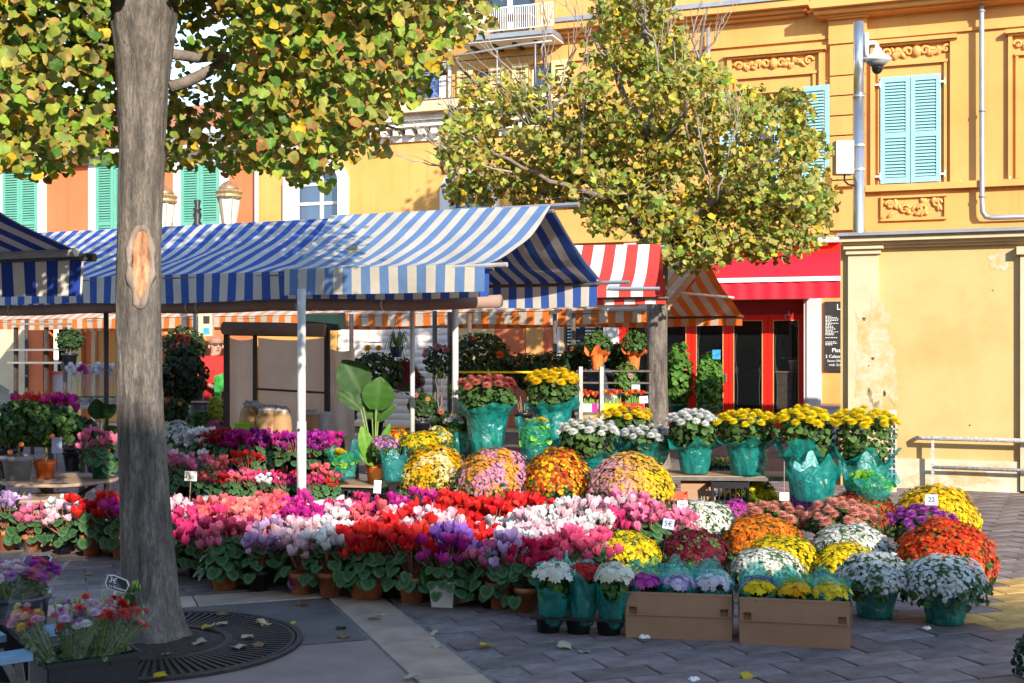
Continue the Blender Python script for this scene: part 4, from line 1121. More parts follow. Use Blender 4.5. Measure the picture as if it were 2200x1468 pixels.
# ================================================================ MARKET STALLS
def canopy_pt(half, zr, ze, sag, wob, seed):
    def f(x, t, side):
        """t: 0 at the ridge, 1 at the eave"""
        y = side * half * t
        z = zr + (ze - zr) * t - sag * sin(pi * t) * (1.0 if side < 0 else 0.8)
        z += wob * noise.noise(Vector((x * 1.1, t * 1.5, seed))) * sin(pi * min(1, t * 1.1))
        z += 0.018 * noise.noise(Vector((x * 3.5 + t * 2, t * 3.0, seed * 2))) * sin(pi * min(1, t * 1.05))
        return (x, y, z)
    return f
def stall(name, label, ox, oy, ang, x0, x1, half, zr, ze, zv, m, mv, seed, sag=0.06, wob=0.03, posts=(), group='striped market stalls'):
    fr = Frame(ox, oy, ang)
    st = thing(name, label, 'market stall', fr.o, fr.a, group)
    f = canopy_pt(half, zr, ze, sag, wob, seed)
    nx = max(8, int((x1 - x0) * 8))
    for side, nm in ((-1, 'front_canopy'), (1, 'rear_canopy')):
        b = MB(); b.grid(lambda u, v: f(x0 + (x1 - x0) * u, v, side), nx, 12); b.obj(nm, m, st, smooth=True)
        b = MB()
        nv_ = 6
        b.grid(lambda u, v: (x0 + (x1 - x0) * u, side * (half + 0.004) + side * 0.02 * sin(u * (x1 - x0) * 5 + side) * v, ze + 0.004 + (zv - ze) * v + 0.012 * v * sin(u * (x1 - x0) * 2.3 + seed)), nx * 3, nv_); b.obj('valance', mv, st, smooth=True)
        b = MB(); b.tube([(x0, side * half * 0.99, ze - 0.03), (x1 + 0.03, side * half * 0.99, ze - 0.03)], 0.018, 8); b.obj('eave_bar', 'steel_dull', st)
    b = MB(); b.tube([(x0, 0, zr - 0.03), (x1 + 0.04, 0, zr - 0.03)], 0.02, 8); b.obj('ridge_bar', 'steel', st)
    for (px_, py_, r, z1, m_) in posts:
        b = MB(); b.tube([(px_, py_, 0), (px_, py_, z1)], r, 12)
        b.obj('post', m_, st, smooth=True)
    return st, fr
# the long blue and white stall
A, AF = stall('market_stall', 'long market stall with blue and white striped canopy and white posts', 0.3525, 11.7, -23.7, -9.5, 0.0, 1.35, 2.915, 2.285, 2.02, 'stripe_blue', 'stripe_blue', 3.3,
              sag=0.07, wob=0.085)
fA = canopy_pt(1.37, 2.945, 2.30, 0.055, 0.02, 1.1)
b = MB(); b.grid(lambda u, v: (lambda p: (p[0], p[1] - (0.07 if v > 0.99 else 0.0), p[2]))(fA(-2.42 + (2.42 + 0.02 + 0.05 * sin(pi * v)) * u + 0.42 * (1 - u) * v, v, -1)), 30, 14); b.obj('faded_cover', 'stripe_faded', A, smooth=True)
b = MB(); b.grid(lambda u, v: (-2.0 + 2.0 * u, -1.445 - 0.015 * sin(u * 9) * v, 2.298 - 0.235 * v), 40, 4); b.obj('faded_valance', 'stripe_faded', A, smooth=True)
b = MB(); b.grid(lambda u, v: (-2.42 + 2.44 * u, 1.39 * v, 2.943 - 0.64 * v - 0.05 * sin(pi * v)), 24, 10); b.obj('faded_rear_cover', 'stripe_faded', A, smooth=True)
b = MB(); b.tube([(-0.5, 0, 2.925), (0.30, 0, 2.93)], 0.024, 8); b.obj('ridge_pole', 'steel', A)
b = MB(); b.tube([(-0.3, -1.43, 2.28), (0.2, -1.43, 2.285)], 0.02, 8); b.obj('front_pole', 'plastic_clear_white', A)
b = MB(); b.tube([(-0.3, 1.38, 2.27), (0.34, 1.38, 2.27)], 0.02, 8); b.obj('rear_pole', 'steel', A)
# rolled brown side tarp below the front valance, with ties
b = MB(); b.tube([(-9.4 + i * 0.47, -1.12, 1.985 + 0.012 * sin(i * 1.3)) for i in range(21)], 0.055, 12); b.obj('rolled_tarp', 'tarp_brown', A, smooth=True)
ti = MB(); ti.tube([(0, 0.06 * cos(t), 0.06 * sin(t)) for t in [k * 2 * pi / 12 for k in range(13)]], 0.008, 5); tim = ti.mesh('tie', 'post_white')
for x in (-7.6, -5.6, -3.32, -3.2, -2.05, -1.15): link('tie', tim, A, (x, -1.12, 1.985))
def post_px(st, fr, px_, Y, r, z1, m_, name='post'):
    w = PX(px_, 745, Y); w.z = 0
    d = w - fr.o; x, y = d.dot(fr.e), d.dot(fr.n)
    b = MB(); b.tube([(x, y, 0), (x, y, z1)], r, 12); o = b.obj(name, m_, st, smooth=True); return o, x, y
o, x, y = post_px(A, AF, 648, 10.72, 0.036, 2.1, 'post_white')
b = MB(); b.tube([(x, y, 0), (x, y, 0.95)], 0.041, 12); b.obj('post_sleeve', 'post_white', A, smooth=True)
b = MB(); b.tube([(x, y - 0.04, 0.88), (x, y - 0.05, 0.88)], 0.012, 8); b.obj('bolt', 'frame_dark', A)
post_px(A, AF, 978, 12.6, 0.033, 2.3, 'post_white'); post_px(A, AF, 886, 12.9, 0.025, 2.3, 'post_white')
post_px(A, AF, 228, 12.7, 0.026, 2.2, 'frame_dark')
# the near stall at the left edge: its open end and rear valance are in view
B, BF = stall('market_stall', 'near market stall at left edge with navy and white striped canopy', -3.45, 7.21, -23.7, -3.2, 0.02, 1.3, 2.72, 2.235, 1.935, 'stripe_navy', 'stripe_navy', 8.1, sag=0.07, wob=0.02)
b = MB(); b.tube([(-3.2, 1.22, 2.235), (0.03, 1.22, 2.235)], 0.03, 8); b.obj('eave_beam', 'post_white', B)
b = MB(); b.tube([(0.02, 1.32, 2.21), (0.09, 1.33, 2.205)], 0.03, 10); b.obj('beam_end', 'frame_dark', B)
for x in (-3.1, -0.9):
    for y in (-1.1, 1.15):
        if x == -0.9: continue
        b = MB(); b.tube([(x, y, 0), (x, y, 2.25)], 0.03, 10); b.obj('post', 'post_white', B, smooth=True)
# the red and white stall behind
C, CF = stall('market_stall', 'market stall with bright red and white striped canopy behind the blue one', 1.73, 14.35, -10.0, -2.6, 0.0, 1.15, 2.79, 2.24, 2.12, 'stripe_red', 'stripe_red', 2.2, sag=0.10, wob=0.02)
b = MB(); b.tube([(-0.5, -1.15, 2.225), (0.05, -1.15, 2.22)], 0.022, 8); b.obj('front_pole', 'steel', C)
# the long orange and white stall at the rear
D, DF = stall('market_stall', 'long rear market stall with orange and white striped canopy and narrow valance', 2.88, 18.2, -30.0, -15.0, 0.0, 1.5, 2.87, 2.10, 1.92, 'stripe_orange', 'stripe_orange', 5.7, sag=0.05, wob=0.05)
b = MB(); b.grid(lambda u, v: (-15 + 15.0 * u, -1.5 * v - 0.002, 2.885 - 0.77 * v - 0.05 * sin(pi * v) + 0.03 * noise.noise(Vector((u * 30, v * 3, 2)))), 90, 8); b.obj('bleached_cover', 'stripe_orange_pale', D, smooth=True)
b = MB(); b.tube([(-0.9, -1.5, 2.12), (0.03, -1.5, 2.12)], 0.03, 8); b.obj('front_pole', 'post_white', D)
b = MB(); b.tube([(0.0, -1.0, 2.35), (0.0, 1.1, 2.36)], 0.02, 8); b.obj('tie_bar', 'post_white', D)
for px_, Y in ((1232, 16.6), (1192, 17.0), (1009, 16.9), (934, 15.6), (966, 16.0), (755, 17.0), (57, 20.0)):
    post_px(D, DF, px_, Y, 0.03, 2.05, 'frame_brown' if px_ > 800 else 'frame_dark')

# ================================================================ CANVAS SCREEN BEHIND THE LEFT PART OF THE STALL
SFm = Frame(*PX(486, 745, 14.6).xy, -14.0)
scn = thing('canvas_screen', 'beige canvas wind screen laced on a dark frame with rolled brown tarp on top', 'screen', SFm.o, SFm.a)
def sxz(px, py): return SFm.at(px, py)
x1 = sxz(703, 745)[0]; zt = sxz(600, 722)[1]; xe = sxz(760, 745)[0]
for px_, nm in ((487, 0.035), (548, 0.022), (703, 0.035)):
    x = sxz(px_, 745)[0]; b = MB(); b.box((x, 0.0, zt / 2 + 0.05), (nm * 1.6, 0.05, zt + 0.1)); b.obj('upright', 'frame_dark', scn)
b = MB(); zb_ = sxz(620, 840)[1]; b.bar((sxz(550, 745)[0], -0.01, zb_ + 0.02), (x1, -0.01, zb_ - 0.02), 0.025); b.obj('cross_bar', 'frame_dark', scn)
b = MB(); b.bar((0, -0.01, zt + 0.02), (x1, -0.01, zt), 0.03); b.obj('top_bar', 'frame_dark', scn)
b = MB(); zr_ = sxz(600, 705)[1]; b.tube([(0, -0.07, zr_), (x1 * 0.5, -0.07, zr_ - 0.01), (x1, -0.07, zr_ - 0.03)], 0.075, 12); b.obj('rolled_tarp', 'tarp_brown', scn, smooth=True)
def cloth(xa_, xb_, za_, zb_, sd, m='tarp_beige', nm='canvas'):
    b = MB(); b.grid(lambda u, v: (xa_ + (xb_ - xa_) * u, 0.04 + 0.045 * noise.noise(Vector((u * 2.4 + v * 1.5, v * 1.1, sd))) + 0.02 * sin(u * 9 + 3 * v) * (1 - v), za_ + (zb_ - za_) * v - 0.03 * sin(pi * u) * v), 26, 20)
    return b.obj(nm, m, scn, smooth=True)
cloth(0.02, sxz(546, 745)[0], 0.15, zt - 0.02, 1.0); cloth(sxz(551, 745)[0], x1 - 0.01, 0.15, zt - 0.02, 2.0); cloth(x1 + 0.02, xe, 0.1, zt - 0.15, 3.0)
# dark folded awning box above the screen's right end
db = thing('folded_awning', 'dark green folded awning bundle above the canvas screen', 'awning', PX(700, 712, 15.2), radians(-14))
b = MB(); b.box((0, 0, 0.12), (0.42, 0.25, 0.2), rx=0.1); b.obj('bundle', 'dark_green_box', db)

# ================================================================ VENDOR
def make_person():
    loc = PX(462, 745, 18.0); loc.z = 0
    J = dict(pelvis=(0, 0, 0.95), spine=(0, 0, 1.12), chest=(0, 0, 1.33), neck=(0, -0.01, 1.46), head0=(0.01, -0.02, 1.54), head1=(0.015, -0.03, 1.63), head2=(0.01, -0.02, 1.69),
             ls=(0.19, 0, 1.40), le=(0.25, -0.05, 1.14), lw=(0.14, -0.24, 1.08), lh=(0.08, -0.29, 1.10),
             rs=(-0.19, 0, 1.40), re=(-0.25, -0.06, 1.14), rw=(-0.10, -0.26, 1.02), rh=(-0.03, -0.31, 1.03),
             lhip=(0.1, 0, 0.9), lk=(0.12, -0.02, 0.5), la=(0.12, 0.02, 0.09), lt=(0.13, -0.14, 0.04),
             rhip=(-0.1, 0, 0.9), rk=(-0.12, -0.02, 0.5), ra=(-0.12, 0.02, 0.09), rt=(-0.13, -0.14, 0.04))
    R = dict(pelvis=.16, spine=.155, chest=.165, neck=.065, head0=.078, head1=.098, head2=.075, ls=.075, le=.05, lw=.032, lh=.036, rs=.075, re=.05, rw=.032, rh=.036,
             lhip=.10, lk=.065, la=.045, lt=.038, rhip=.10, rk=.065, ra=.045, rt=.038)
    E = [('pelvis', 'spine'), ('spine', 'chest'), ('chest', 'neck'), ('neck', 'head0'), ('head0', 'head1'), ('head1', 'head2'), ('chest', 'ls'), ('ls', 'le'), ('le', 'lw'), ('lw', 'lh'),
         ('chest', 'rs'), ('rs', 're'), ('re', 'rw'), ('rw', 'rh'), ('pelvis', 'lhip'), ('lhip', 'lk'), ('lk', 'la'), ('la', 'lt'), ('pelvis', 'rhip'), ('rhip', 'rk'), ('rk', 'ra'), ('ra', 'rt')]
    for h, sg in (('lh', -1), ('rh', 1)):
        bx, by, bz = J[h]
        for k in range(5):
            n1, n2 = f'{h}f{k}a', f'{h}f{k}b'
            oy = (k - 1.5) * 0.019
            if k == 4: J[n1] = (bx + sg * 0.01, by + 0.02, bz + 0.045); J[n2] = (bx + sg * 0.03, by, bz + 0.06)
            else: J[n1] = (bx + sg * 0.045, by - 0.02 - abs(oy) * .3, bz + oy); J[n2] = (bx + sg * 0.065, by + 0.01, bz + oy - 0.012)
            R[n1] = R[n2] = 0.0095; E += [(h, n1), (n1, n2)]
    names = list(J); ix = {n: i for i, n in enumerate(names)}
    me = bpy.data.meshes.new('body'); me.from_pydata([J[n] for n in names], [(ix[a], ix[c]) for a, c in E], [])
    o = bpy.data.objects.new('body', me); COL.objects.link(o)
    sk = o.modifiers.new('skin', 'SKIN')
    for n in names:
        s = me.skin_vertices[0].data[ix[n]]; s.radius = (R[n], R[n] * (0.72 if n in ('pelvis', 'spine', 'chest') else 1.0)); s.use_root = (n == 'pelvis')
    ss = o.modifiers.new('sub', 'SUBSURF'); ss.levels = 2; ss.render_levels = 2
    dg = bpy.context.evaluated_depsgraph_get(); dg.update()
    nm = bpy.data.meshes.new_from_object(o.evaluated_get(dg))
    bpy.data.objects.remove(o)
    nm.name = 'body'; nm.materials.clear()
    for m_ in ('skin', 'shirt_red', 'trousers', 'hair_grey', 'wood_dark'): nm.materials.append(MATS[m_])
    for p in nm.polygons:
        c = p.center; p.use_smooth = True
        hand = c.y < -0.235 and c.z > 0.9
        if c.z > 1.475: p.material_index = 0
        elif hand: p.material_index = 0
        elif c.z > 0.84 and not hand: p.material_index = 1
        elif c.z > 0.11: p.material_index = 2
        else: p.material_index = 4
    per = thing('person', 'person in a red shirt and dark sunglasses holding a green package behind the stall', 'person', loc, radians(28))
    link('body', nm, per)
    hd = MB(); hd.lathe([(0.1, 0.0), (0.112, 0.03), (0.1, 0.07), (0.06, 0.105), (0.0, 0.115)], 16, c=(0.012, -0.012, 1.635), cap0=False); hd.obj('hair', 'hair_grey', per, smooth=True)
    gl = MB(); gl.box((0.052, -0.125, 1.635), (0.055, 0.012, 0.034)); gl.box((-0.022, -0.125, 1.635), (0.055, 0.012, 0.034)); gl.box((0.015, -0.127, 1.643), (0.13, 0.008, 0.01))
    gl.bar((0.08, -0.12, 1.64), (0.105, 0.0, 1.64), 0.008); gl.bar((-0.05, -0.12, 1.64), (-0.08, 0.0, 1.64), 0.008); gl.obj('sunglasses', 'dome_black', per)
    fa = MB(); fa.lathe([(0.0, 0.04), (0.012, 0.03), (0.017, 0.0), (0.0, -0.006)], 8, c=(0.016, -0.128, 1.585)); fa.box((0.015, -0.118, 1.552), (0.05, 0.012, 0.008))
    for s in (-1, 1): fa.lathe([(0.0, -0.03), (0.015, -0.02), (0.018, 0.01), (0.0, 0.03)], 7, c=(0.012 + s * 0.1, -0.01, 1.6))
    fa.obj('face', 'skin', per, smooth=True)
    pk = thing('green_package', 'bright green folded package held in front of the red shirt', 'package', loc + Matrix.Rotation(radians(28), 3, 'Z') @ Vector((0.05, -0.36, 0.98)), radians(28))
    b = MB(); b.grid(lambda u, v: ((u - 0.5) * 0.3, 0.03 * sin(u * 8 + v * 3), -0.06 + v * 0.26 + 0.1 * u), 10, 8); b.grid(lambda u, v: (-0.1 + (u - 0.5) * 0.1, 0.02 * sin(u * 8) - 0.01, -0.22 + v * 0.2), 5, 5); b.obj('wrapping', 'fabric_green', pk, smooth=True)
make_person()
# ================================================================ TREES
def leaf_template(heavy=True, fold=0.18, curl=0.25, ser=0.04, seed=1, serr=False):
    r = random.Random(seed)
    half = [(0.0, 0.06), (0.22, -0.01), (0.45, 0.10), (0.56, 0.34), (0.52, 0.60), (0.30, 0.84), (0.0, 1.02)]
    out = half + [(-x, y) for x, y in half[-2:0:-1]]
    dense = []
    for i in range(len(out)):
        (xa_, ya_), (xb_, yb_) = out[i], out[(i + 1) % len(out)]
        dense += [(xa_, ya_), ((xa_ + xb_) / 2, (ya_ + yb_) / 2)]
    out = [(x * (1 + (0.07 if i % 2 else -0.03) + r.uniform(-ser, ser)), 0.42 + (y - 0.42) * (1 + (0.07 if i % 2 else -0.03) + r.uniform(-ser, ser))) for i, (x, y) in enumerate(dense)] if serr else out
    def z(x, y): return fold * abs(x) - curl * (y - 0.4) ** 2 + 0.09 * sin(7 * x + 5 * y + seed)
    n = len(out); V = [(0, 0.42, z(0, 0.42))]; W = [0.0]; T = []
    if heavy:
        for x, y in out: V.append((x * 0.6, 0.42 + (y - 0.42) * 0.6, z(x * 0.6, 0.42 + (y - 0.42) * 0.6))); W.append(0.35)
        for x, y in out: V.append((x, y, z(x, y))); W.append(1.0)
        for i in range(n):
            j = (i + 1) % n
            T += [(0, 1 + i, 1 + j), (1 + i, 1 + n + i, 1 + n + j), (1 + i, 1 + n + j, 1 + j)]
    else:
        for x, y in out: V.append((x, y, z(x, y))); W.append(1.0)
        for i in range(n): T.append((0, 1 + i, 1 + (i + 1) % n))
    V = np.array(V); V[:, 1] -= 0.0
    return V, np.array(T), np.array(W)
LT_H = [leaf_template(True, f, c, 0.05, s) for f, c, s in ((0.3, 0.3, 1), (0.1, 0.5, 2), (0.45, 0.15, 3))]
LT_S = [leaf_template(False, f, c, 0.05, s, True) for f, c, s in ((0.5, 0.25, 11), (0.2, 0.6, 12), (0.75, 0.1, 13), (-0.3, 0.4, 14), (0.35, 0.9, 15))]
LT_L = [leaf_template(False, f, c, 0.05, s) for f, c, s in ((0.35, 0.35, 4), (0.15, 0.5, 5))]

def leaf_cols(W, n, palette, edges, p_edge, rng, yellow=0.07):
    pi_ = rng.integers(0, len(palette), n); c = np.array(palette)[pi_] * rng.uniform(0.75, 1.2, (n, 1))
    e = np.array(edges)[rng.integers(0, len(edges), n)] * rng.uniform(0.8, 1.15, (n, 1))
    use = rng.random(n) < p_edge
    e = np.where(use[:, None], e, c * np.array([1.15, 1.05, 0.9]))
    ye = rng.random(n) < yellow
    c[ye] = np.array([0.62, 0.44, 0.03]) * rng.uniform(0.8, 1.1, (ye.sum(), 1)); e[ye] = c[ye] * [1, .9, .8]
    w = (W ** 1.6)[None, :, None] * rng.uniform(0.2, 0.9, (n, 1, 1))
    return c[:, None, :] * (1 - w) + e[:, None, :] * w

def crown(parent, P, Nrm, S, spin, tmpls, cols_fn, n_parts, name='leaf', view_key=None):
    """leaves as one stuff part, the n_parts that show largest as leaf objects of their own"""
    n = len(P); R = rot_from(Nrm, spin)
    order = np.argsort(view_key) if view_key is not None else np.arange(n)
    singles, rest = order[:n_parts], order[n_parts:]
    # single leaves share a handful of meshes
    protos = []
    for q in range(45):
        t = tmpls[q % len(tmpls)]; C = cols_fn(t[2], 1)
        protos.append(np_mesh('leaf', t[0], t[1], C.reshape(-1, 3), 'leaf', True))
    for i in singles:
        M = Matrix([[*R[i][0], 0], [*R[i][1], 0], [*R[i][2], 0], [0, 0, 0, 1]]).to_euler()
        link(name, protos[int(RNG.integers(0, 45))], parent, P[i], M, float(S[i]))
    VV, TT, CC, off = [], [], [], 0
    for k, t in enumerate(tmpls):
        sel = rest[k::len(tmpls)]
        V, T, C = scatter(t, R[sel], P[sel], S[sel], cols_fn(t[2], len(sel)))
        VV.append(V); TT.append(T + off); CC.append(C); off += len(V)
    me = np_mesh('crown', np.concatenate(VV), np.concatenate(TT), np.concatenate(CC), 'leaf', True)
    o = link('crown', me, parent); o['kind'] = 'stuff'
    return o

def limb(mb, pts, r0, r1, seg=8, jit=0.03, rnd=random.Random(5), sub=4):
    """a bent tapering limb through the given points"""
    P = []
    for a, c in zip(pts[:-1], pts[1:]):
        a, c = Vector(a), Vector(c)
        for k in range(sub): P.append(a.lerp(c, k / sub) + Vector((rnd.uniform(-jit, jit), rnd.uniform(-jit, jit), rnd.uniform(-jit, jit))) * (1 if k else 0))
    P.append(Vector(pts[-1])); n = len(P)
    mb.tube(P, [r0 + (r1 - r0) * i / (n - 1) for i in range(n)], seg)
    return P

# ---------------------------------------------------------------- the near lime tree
T1 = thing('lime_tree', 'near lime tree with scarred grey trunk and green leaves edged in orange', 'tree', (TX, TY, 0))
prof = [(-0.02, .225), (0.03, .195), (0.10, .168), (0.22, .150), (0.45, .137), (0.8, .128), (1.3, .120), (1.8, .117), (2.3, .114), (2.7, .118), (3.0, .130), (3.2, .150), (3.42, .185), (3.6, .18)]
pz = [p[0] for p in prof]; pr = [p[1] for p in prof]
CAMA = atan2(-TY, -TX)                 # direction from the trunk to the viewer
SCZ, SCA = 2.03, CAMA + 0.10
def trunk_r(z, a):
    r = float(np.interp(z, pz, pr))
    r *= 1 + 0.05 * noise.noise(Vector((cos(a) * 1.6, sin(a) * 1.6, z * 0.8))) + 0.035 * noise.noise(Vector((cos(a) * 5, sin(a) * 5, z * 2.0)))
    fl = max(0.0, 0.35 - z) / 0.35
    r *= 1 + 0.13 * fl * sin(a * 5 + 0.7) * (0.5 + 0.5 * sin(a * 2))
    rid = 1 - abs(noise.noise(Vector((cos(a) * 7.5, sin(a) * 7.5, z * 1.9)))) * 2.2
    r += 0.0075 * (rid - .5) * (1.25 if z < 0.9 else 0.7)
    da = (a - SCA + pi) % (2 * pi) - pi
    q = (da * 0.128 / 0.085) ** 2 + ((z - SCZ) / 0.27) ** 2
    r += 0.012 * math.exp(-q * 1.1) + 0.006 * noise.noise(Vector((cos(a) * 11, sin(a) * 11, z * 3.5))) * (1 if z < 1.2 else .5)
    return r
b = MB(); nz_, na = 230, 76
zs = [-0.02 + 3.62 * (i / nz_) ** 1.0 for i in range(nz_ + 1)]
lean = lambda z: (-0.085 * sin(min(z, 2.6) / 1.9 * pi / 2) + 0.012 * max(0, z - 1.8), 0.01 * sin(z * 1.7))
vs = [(trunk_r(z, 2 * pi * k / na) * cos(2 * pi * k / na) + lean(z)[0], trunk_r(z, 2 * pi * k / na) * sin(2 * pi * k / na) + lean(z)[1], z) for z in zs for k in range(na)]
fs = [(i * na + k, i * na + (k + 1) % na, (i + 1) * na + (k + 1) % na, (i + 1) * na + k) for i in range(nz_) for k in range(na)]
b.add(vs, fs); b.obj('trunk', 'bark', T1, smooth=True)
# healed branch scar: callus ring and bare wood
def on_trunk(da, dz, off): 
    a = SCA + da / 0.128; z = SCZ + dz; r = trunk_r(z, a) + off
    return (r * cos(a) + lean(z)[0], r * sin(a) + lean(z)[1], z)
b = MB(); b.tube([on_trunk(0.066 * sin(t) * (1 - 0.45 * (cos(t) < 0) * abs(cos(t))), 0.20 * cos(t) - 0.02 * (cos(t) < -.8), -0.004) for t in [k * 2 * pi / 28 for k in range(29)]], [0.020 + 0.007 * sin(k * 1.7) + 0.004 * sin(k * 4.1) for k in range(29)], 8, cap=False); b.obj('callus', 'callus', T1, smooth=True)
b = MB(); b.grid(lambda u, v: on_trunk((u - 0.5) * 2 * 0.054 * sqrt(max(0.02, 1 - (2 * v - 1) ** 2)) * (0.6 + 0.4 * v), (v - 0.5) * 2 * 0.188, 0.010 + 0.004 * noise.noise(Vector((u * 3, v * 6, 0)))), 8, 16); b.obj('scar', 'scar_wood', T1, smooth=True)
lm = MB(); rl_ = random.Random(8)
limbs = [[(0.02, 0, 3.45), (0.35, -0.1, 4.0), (0.9, -0.4, 4.6), (1.6, -0.7, 5.0)], [(-0.03, 0, 3.45), (-0.3, 0.15, 4.0), (-0.8, 0.3, 4.7)], [(0.0, 0.05, 3.5), (0.1, 0.4, 4.3), (0.3, 0.8, 5.2)],
         [(0.08, 0.02, 3.0), (0.45, 0.15, 3.2), (1.1, 0.2, 3.45), (1.9, 0.1, 3.7)], [(-0.08, 0.02, 3.1), (-0.5, 0.2, 3.35), (-1.2, 0.2, 3.6)], [(0.06, 0.08, 3.2), (0.5, 0.7, 3.3), (1.0, 1.3, 3.6)],
         [(0.5, 0.15, 3.2), (0.9, 0.4, 3.0), (1.3, 0.5, 2.85)], [(1.1, 0.2, 3.45), (1.5, -0.2, 3.2), (1.75, -0.3, 2.95)], [(-0.5, 0.2, 3.35), (-0.8, 0.5, 3.1), (-1.2, 0.6, 2.9)]]
rads = [(.11, .03), (.10, .03), (.09, .03), (.034, .012), (.034, .012), (.032, .012), (.02, .006), (.02, .006), (.02, .006)]
for L_, (r0, r1) in zip(limbs, rads):
    b = MB(); limb(b, L_, r0, r1, 8, 0.02, rl_); b.obj('limb', 'branch' if r0 < 0.06 else 'bark', T1, smooth=True)
edge_x = [-700, 0, 60, 110, 170, 215, 260, 330, 400, 450, 490, 545, 600, 640, 700, 735, 780, 830, 860, 900, 940, 975, 1010, 1050, 1085]
edge_y = [330, 372, 385, 388, 362, 352, 372, 372, 366, 380, 395, 362, 385, 412, 408, 352, 338, 345, 262, 222, 178, 120, 95, 72, -40]
N1 = 38000; P1 = []
rg = np.random.default_rng(5)
clus = []
while len(clus) < 520:
    px_ = rg.uniform(-650, 1075); py_ = rg.uniform(-520, 412); Y = rg.uniform(5.5, 8.4)
    if py_ > np.interp(px_, edge_x, edge_y) - 22: continue
    if px_ > 500 and py_ < -500: continue
    clus.append((px_, py_, Y))
while len(P1) < N1:
    c = clus[int(rg.integers(0, len(clus)))]
    w = PX(*c) + Vector(rg.normal(0, 0.17, 3))
    if w.y < 5.2: continue
    x, y = pix(w)
    lim = np.interp(x, edge_x, edge_y)
    if y > lim - 6 + rg.uniform(-14, 4): continue
    if y > -20:
        g1 = math.hypot((x - 185) / 75, (y - 190) / 42); g2 = math.hypot((x - 425) / 50, (y - 150) / 38); g3 = math.hypot((x - 370) / 35, (y - 90) / 55)
        if min(g1, g2, g3) < 1 and rg.random() < 0.5: continue
        if 238 < x < 372 and w.y < 6.9 and rg.random() < 0.985: continue
    # keep the trunk in the sun
    dx, dy = w.x - TX, w.y - TY; s_ = -(dx * SDIR.x + dy * SDIR.y) / (SDIR.x ** 2 + SDIR.y ** 2)
    if s_ > 0:
        if math.hypot(dx + SDIR.x * s_, dy + SDIR.y * s_) < 0.30 and 1.0 < w.z + SDIR.z * s_ < 3.4 and rg.random() < 0.995: continue
    db_ = w - BF.o; ex, en = db_.dot(BF.e), db_.dot(BF.n); tt = (1.3 - en) / SDIR.dot(BF.n)
    if tt > 0 and -1.3 < ex + SDIR.dot(BF.e) * tt < 0.05 and 1.8 < w.z + SDIR.z * tt < 2.3 and rg.random() < 0.8: continue
    P1.append(w)
P1 = np.array([[*p] for p in P1])
nr = np.array([0.3, -0.75, 0.5])[None, :] + rg.normal(0, 0.45, (N1, 3))
S1 = rg.uniform(0.034, 0.064, N1); sp = pi + rg.normal(0, 0.75, N1)
pal1 = [(0.17, 0.31, 0.03), (0.12, 0.26, 0.03), (0.22, 0.34, 0.035), (0.32, 0.37, 0.045), (0.08, 0.17, 0.025), (0.26, 0.35, 0.05)]
edg1 = [(0.62, 0.20, 0.07), (0.58, 0.25, 0.08), (0.52, 0.14, 0.06), (0.48, 0.27, 0.12)]
inv = np.array([(p[1] if (-30 < pix(p)[0] < 1100 and pix(p)[1] > -20) else 99.0) for p in P1])
loc1 = P1 - np.array([[TX, TY, 0]])
crown(T1, loc1, nr, S1, sp, LT_S, lambda W, n: leaf_cols(W, n, pal1, edg1, 0.55, rg, 0.06), 300, view_key=inv)

# ---------------------------------------------------------------- the second tree behind the stalls
T2p = PX(1412, 745, 16.3); T2p.z = 0
T2 = thing('lime_tree', 'second lime tree behind the stalls with yellowing olive crown and bare twigs', 'tree', T2p)
b = MB(); vs, fs = [], []
nz2, na2 = 40, 24
for i in range(nz2 + 1):
    z = 3.3 * i / nz2; r = float(np.interp(z, [0, 0.15, 0.5, 1.2, 2.4, 2.9, 3.3], [.2, .165, .148, .138, .134, .15, .17]))
    for k in range(na2):
        a = 2 * pi * k / na2; rr_ = r * (1 + 0.06 * noise.noise(Vector((cos(a) * 2, sin(a) * 2, z))))
        vs.append((rr_ * cos(a), rr_ * sin(a), z))
for i in range(nz2):
    for k in range(na2): fs.append((i * na2 + k, i * na2 + (k + 1) % na2, (i + 1) * na2 + (k + 1) % na2, (i + 1) * na2 + k))
b.add(vs, fs); b.obj('trunk', 'bark', T2, smooth=True)
def tp(px_, py_, dy=0.0): return PX(px_, py_, 16.3 + dy) - T2p
r2 = random.Random(17)
main = [([tp(1412, 520), tp(1330, 430, -.3), tp(1250, 345, -.5), tp(1185, 240, -.6), tp(1165, 120, -.7)], .085, .014), ([tp(1412, 515), tp(1400, 380, .2), tp(1390, 200, .1), tp(1380, 0, 0), tp(1370, -150, 0)], .1, .03),
        ([tp(1420, 520), tp(1520, 440, -.4), tp(1610, 370, -.6), tp(1700, 300, -.7)], .07, .012), ([tp(1420, 530), tp(1560, 500, .2), tp(1680, 470, .3), tp(1760, 420, .3)], .05, .01),
        ([tp(1405, 530), tp(1280, 440, .4), tp(1130, 400, .6), tp(1000, 350, .6)], .06, .01), ([tp(1330, 430, -.3), tp(1180, 390, -.8), tp(1060, 330, -1.0), tp(970, 270, -1.1)], .04, .008),
        ([tp(1400, 380, .2), tp(1460, 260, -.4), tp(1500, 130, -.6), tp(1520, 20, -.7)], .05, .012), ([tp(1395, 300, .1), tp(1330, 180, -.3), tp(1290, 60, -.4), tp(1270, -60, -.4)], .05, .014)]
bl = MB()
tips = []
for L_, r0, r1 in main:
    b = MB(); P_ = limb(b, L_, r0, r1, 8, 0.04, r2); b.obj('limb', 'branch', T2, smooth=True); tips.append(P_)
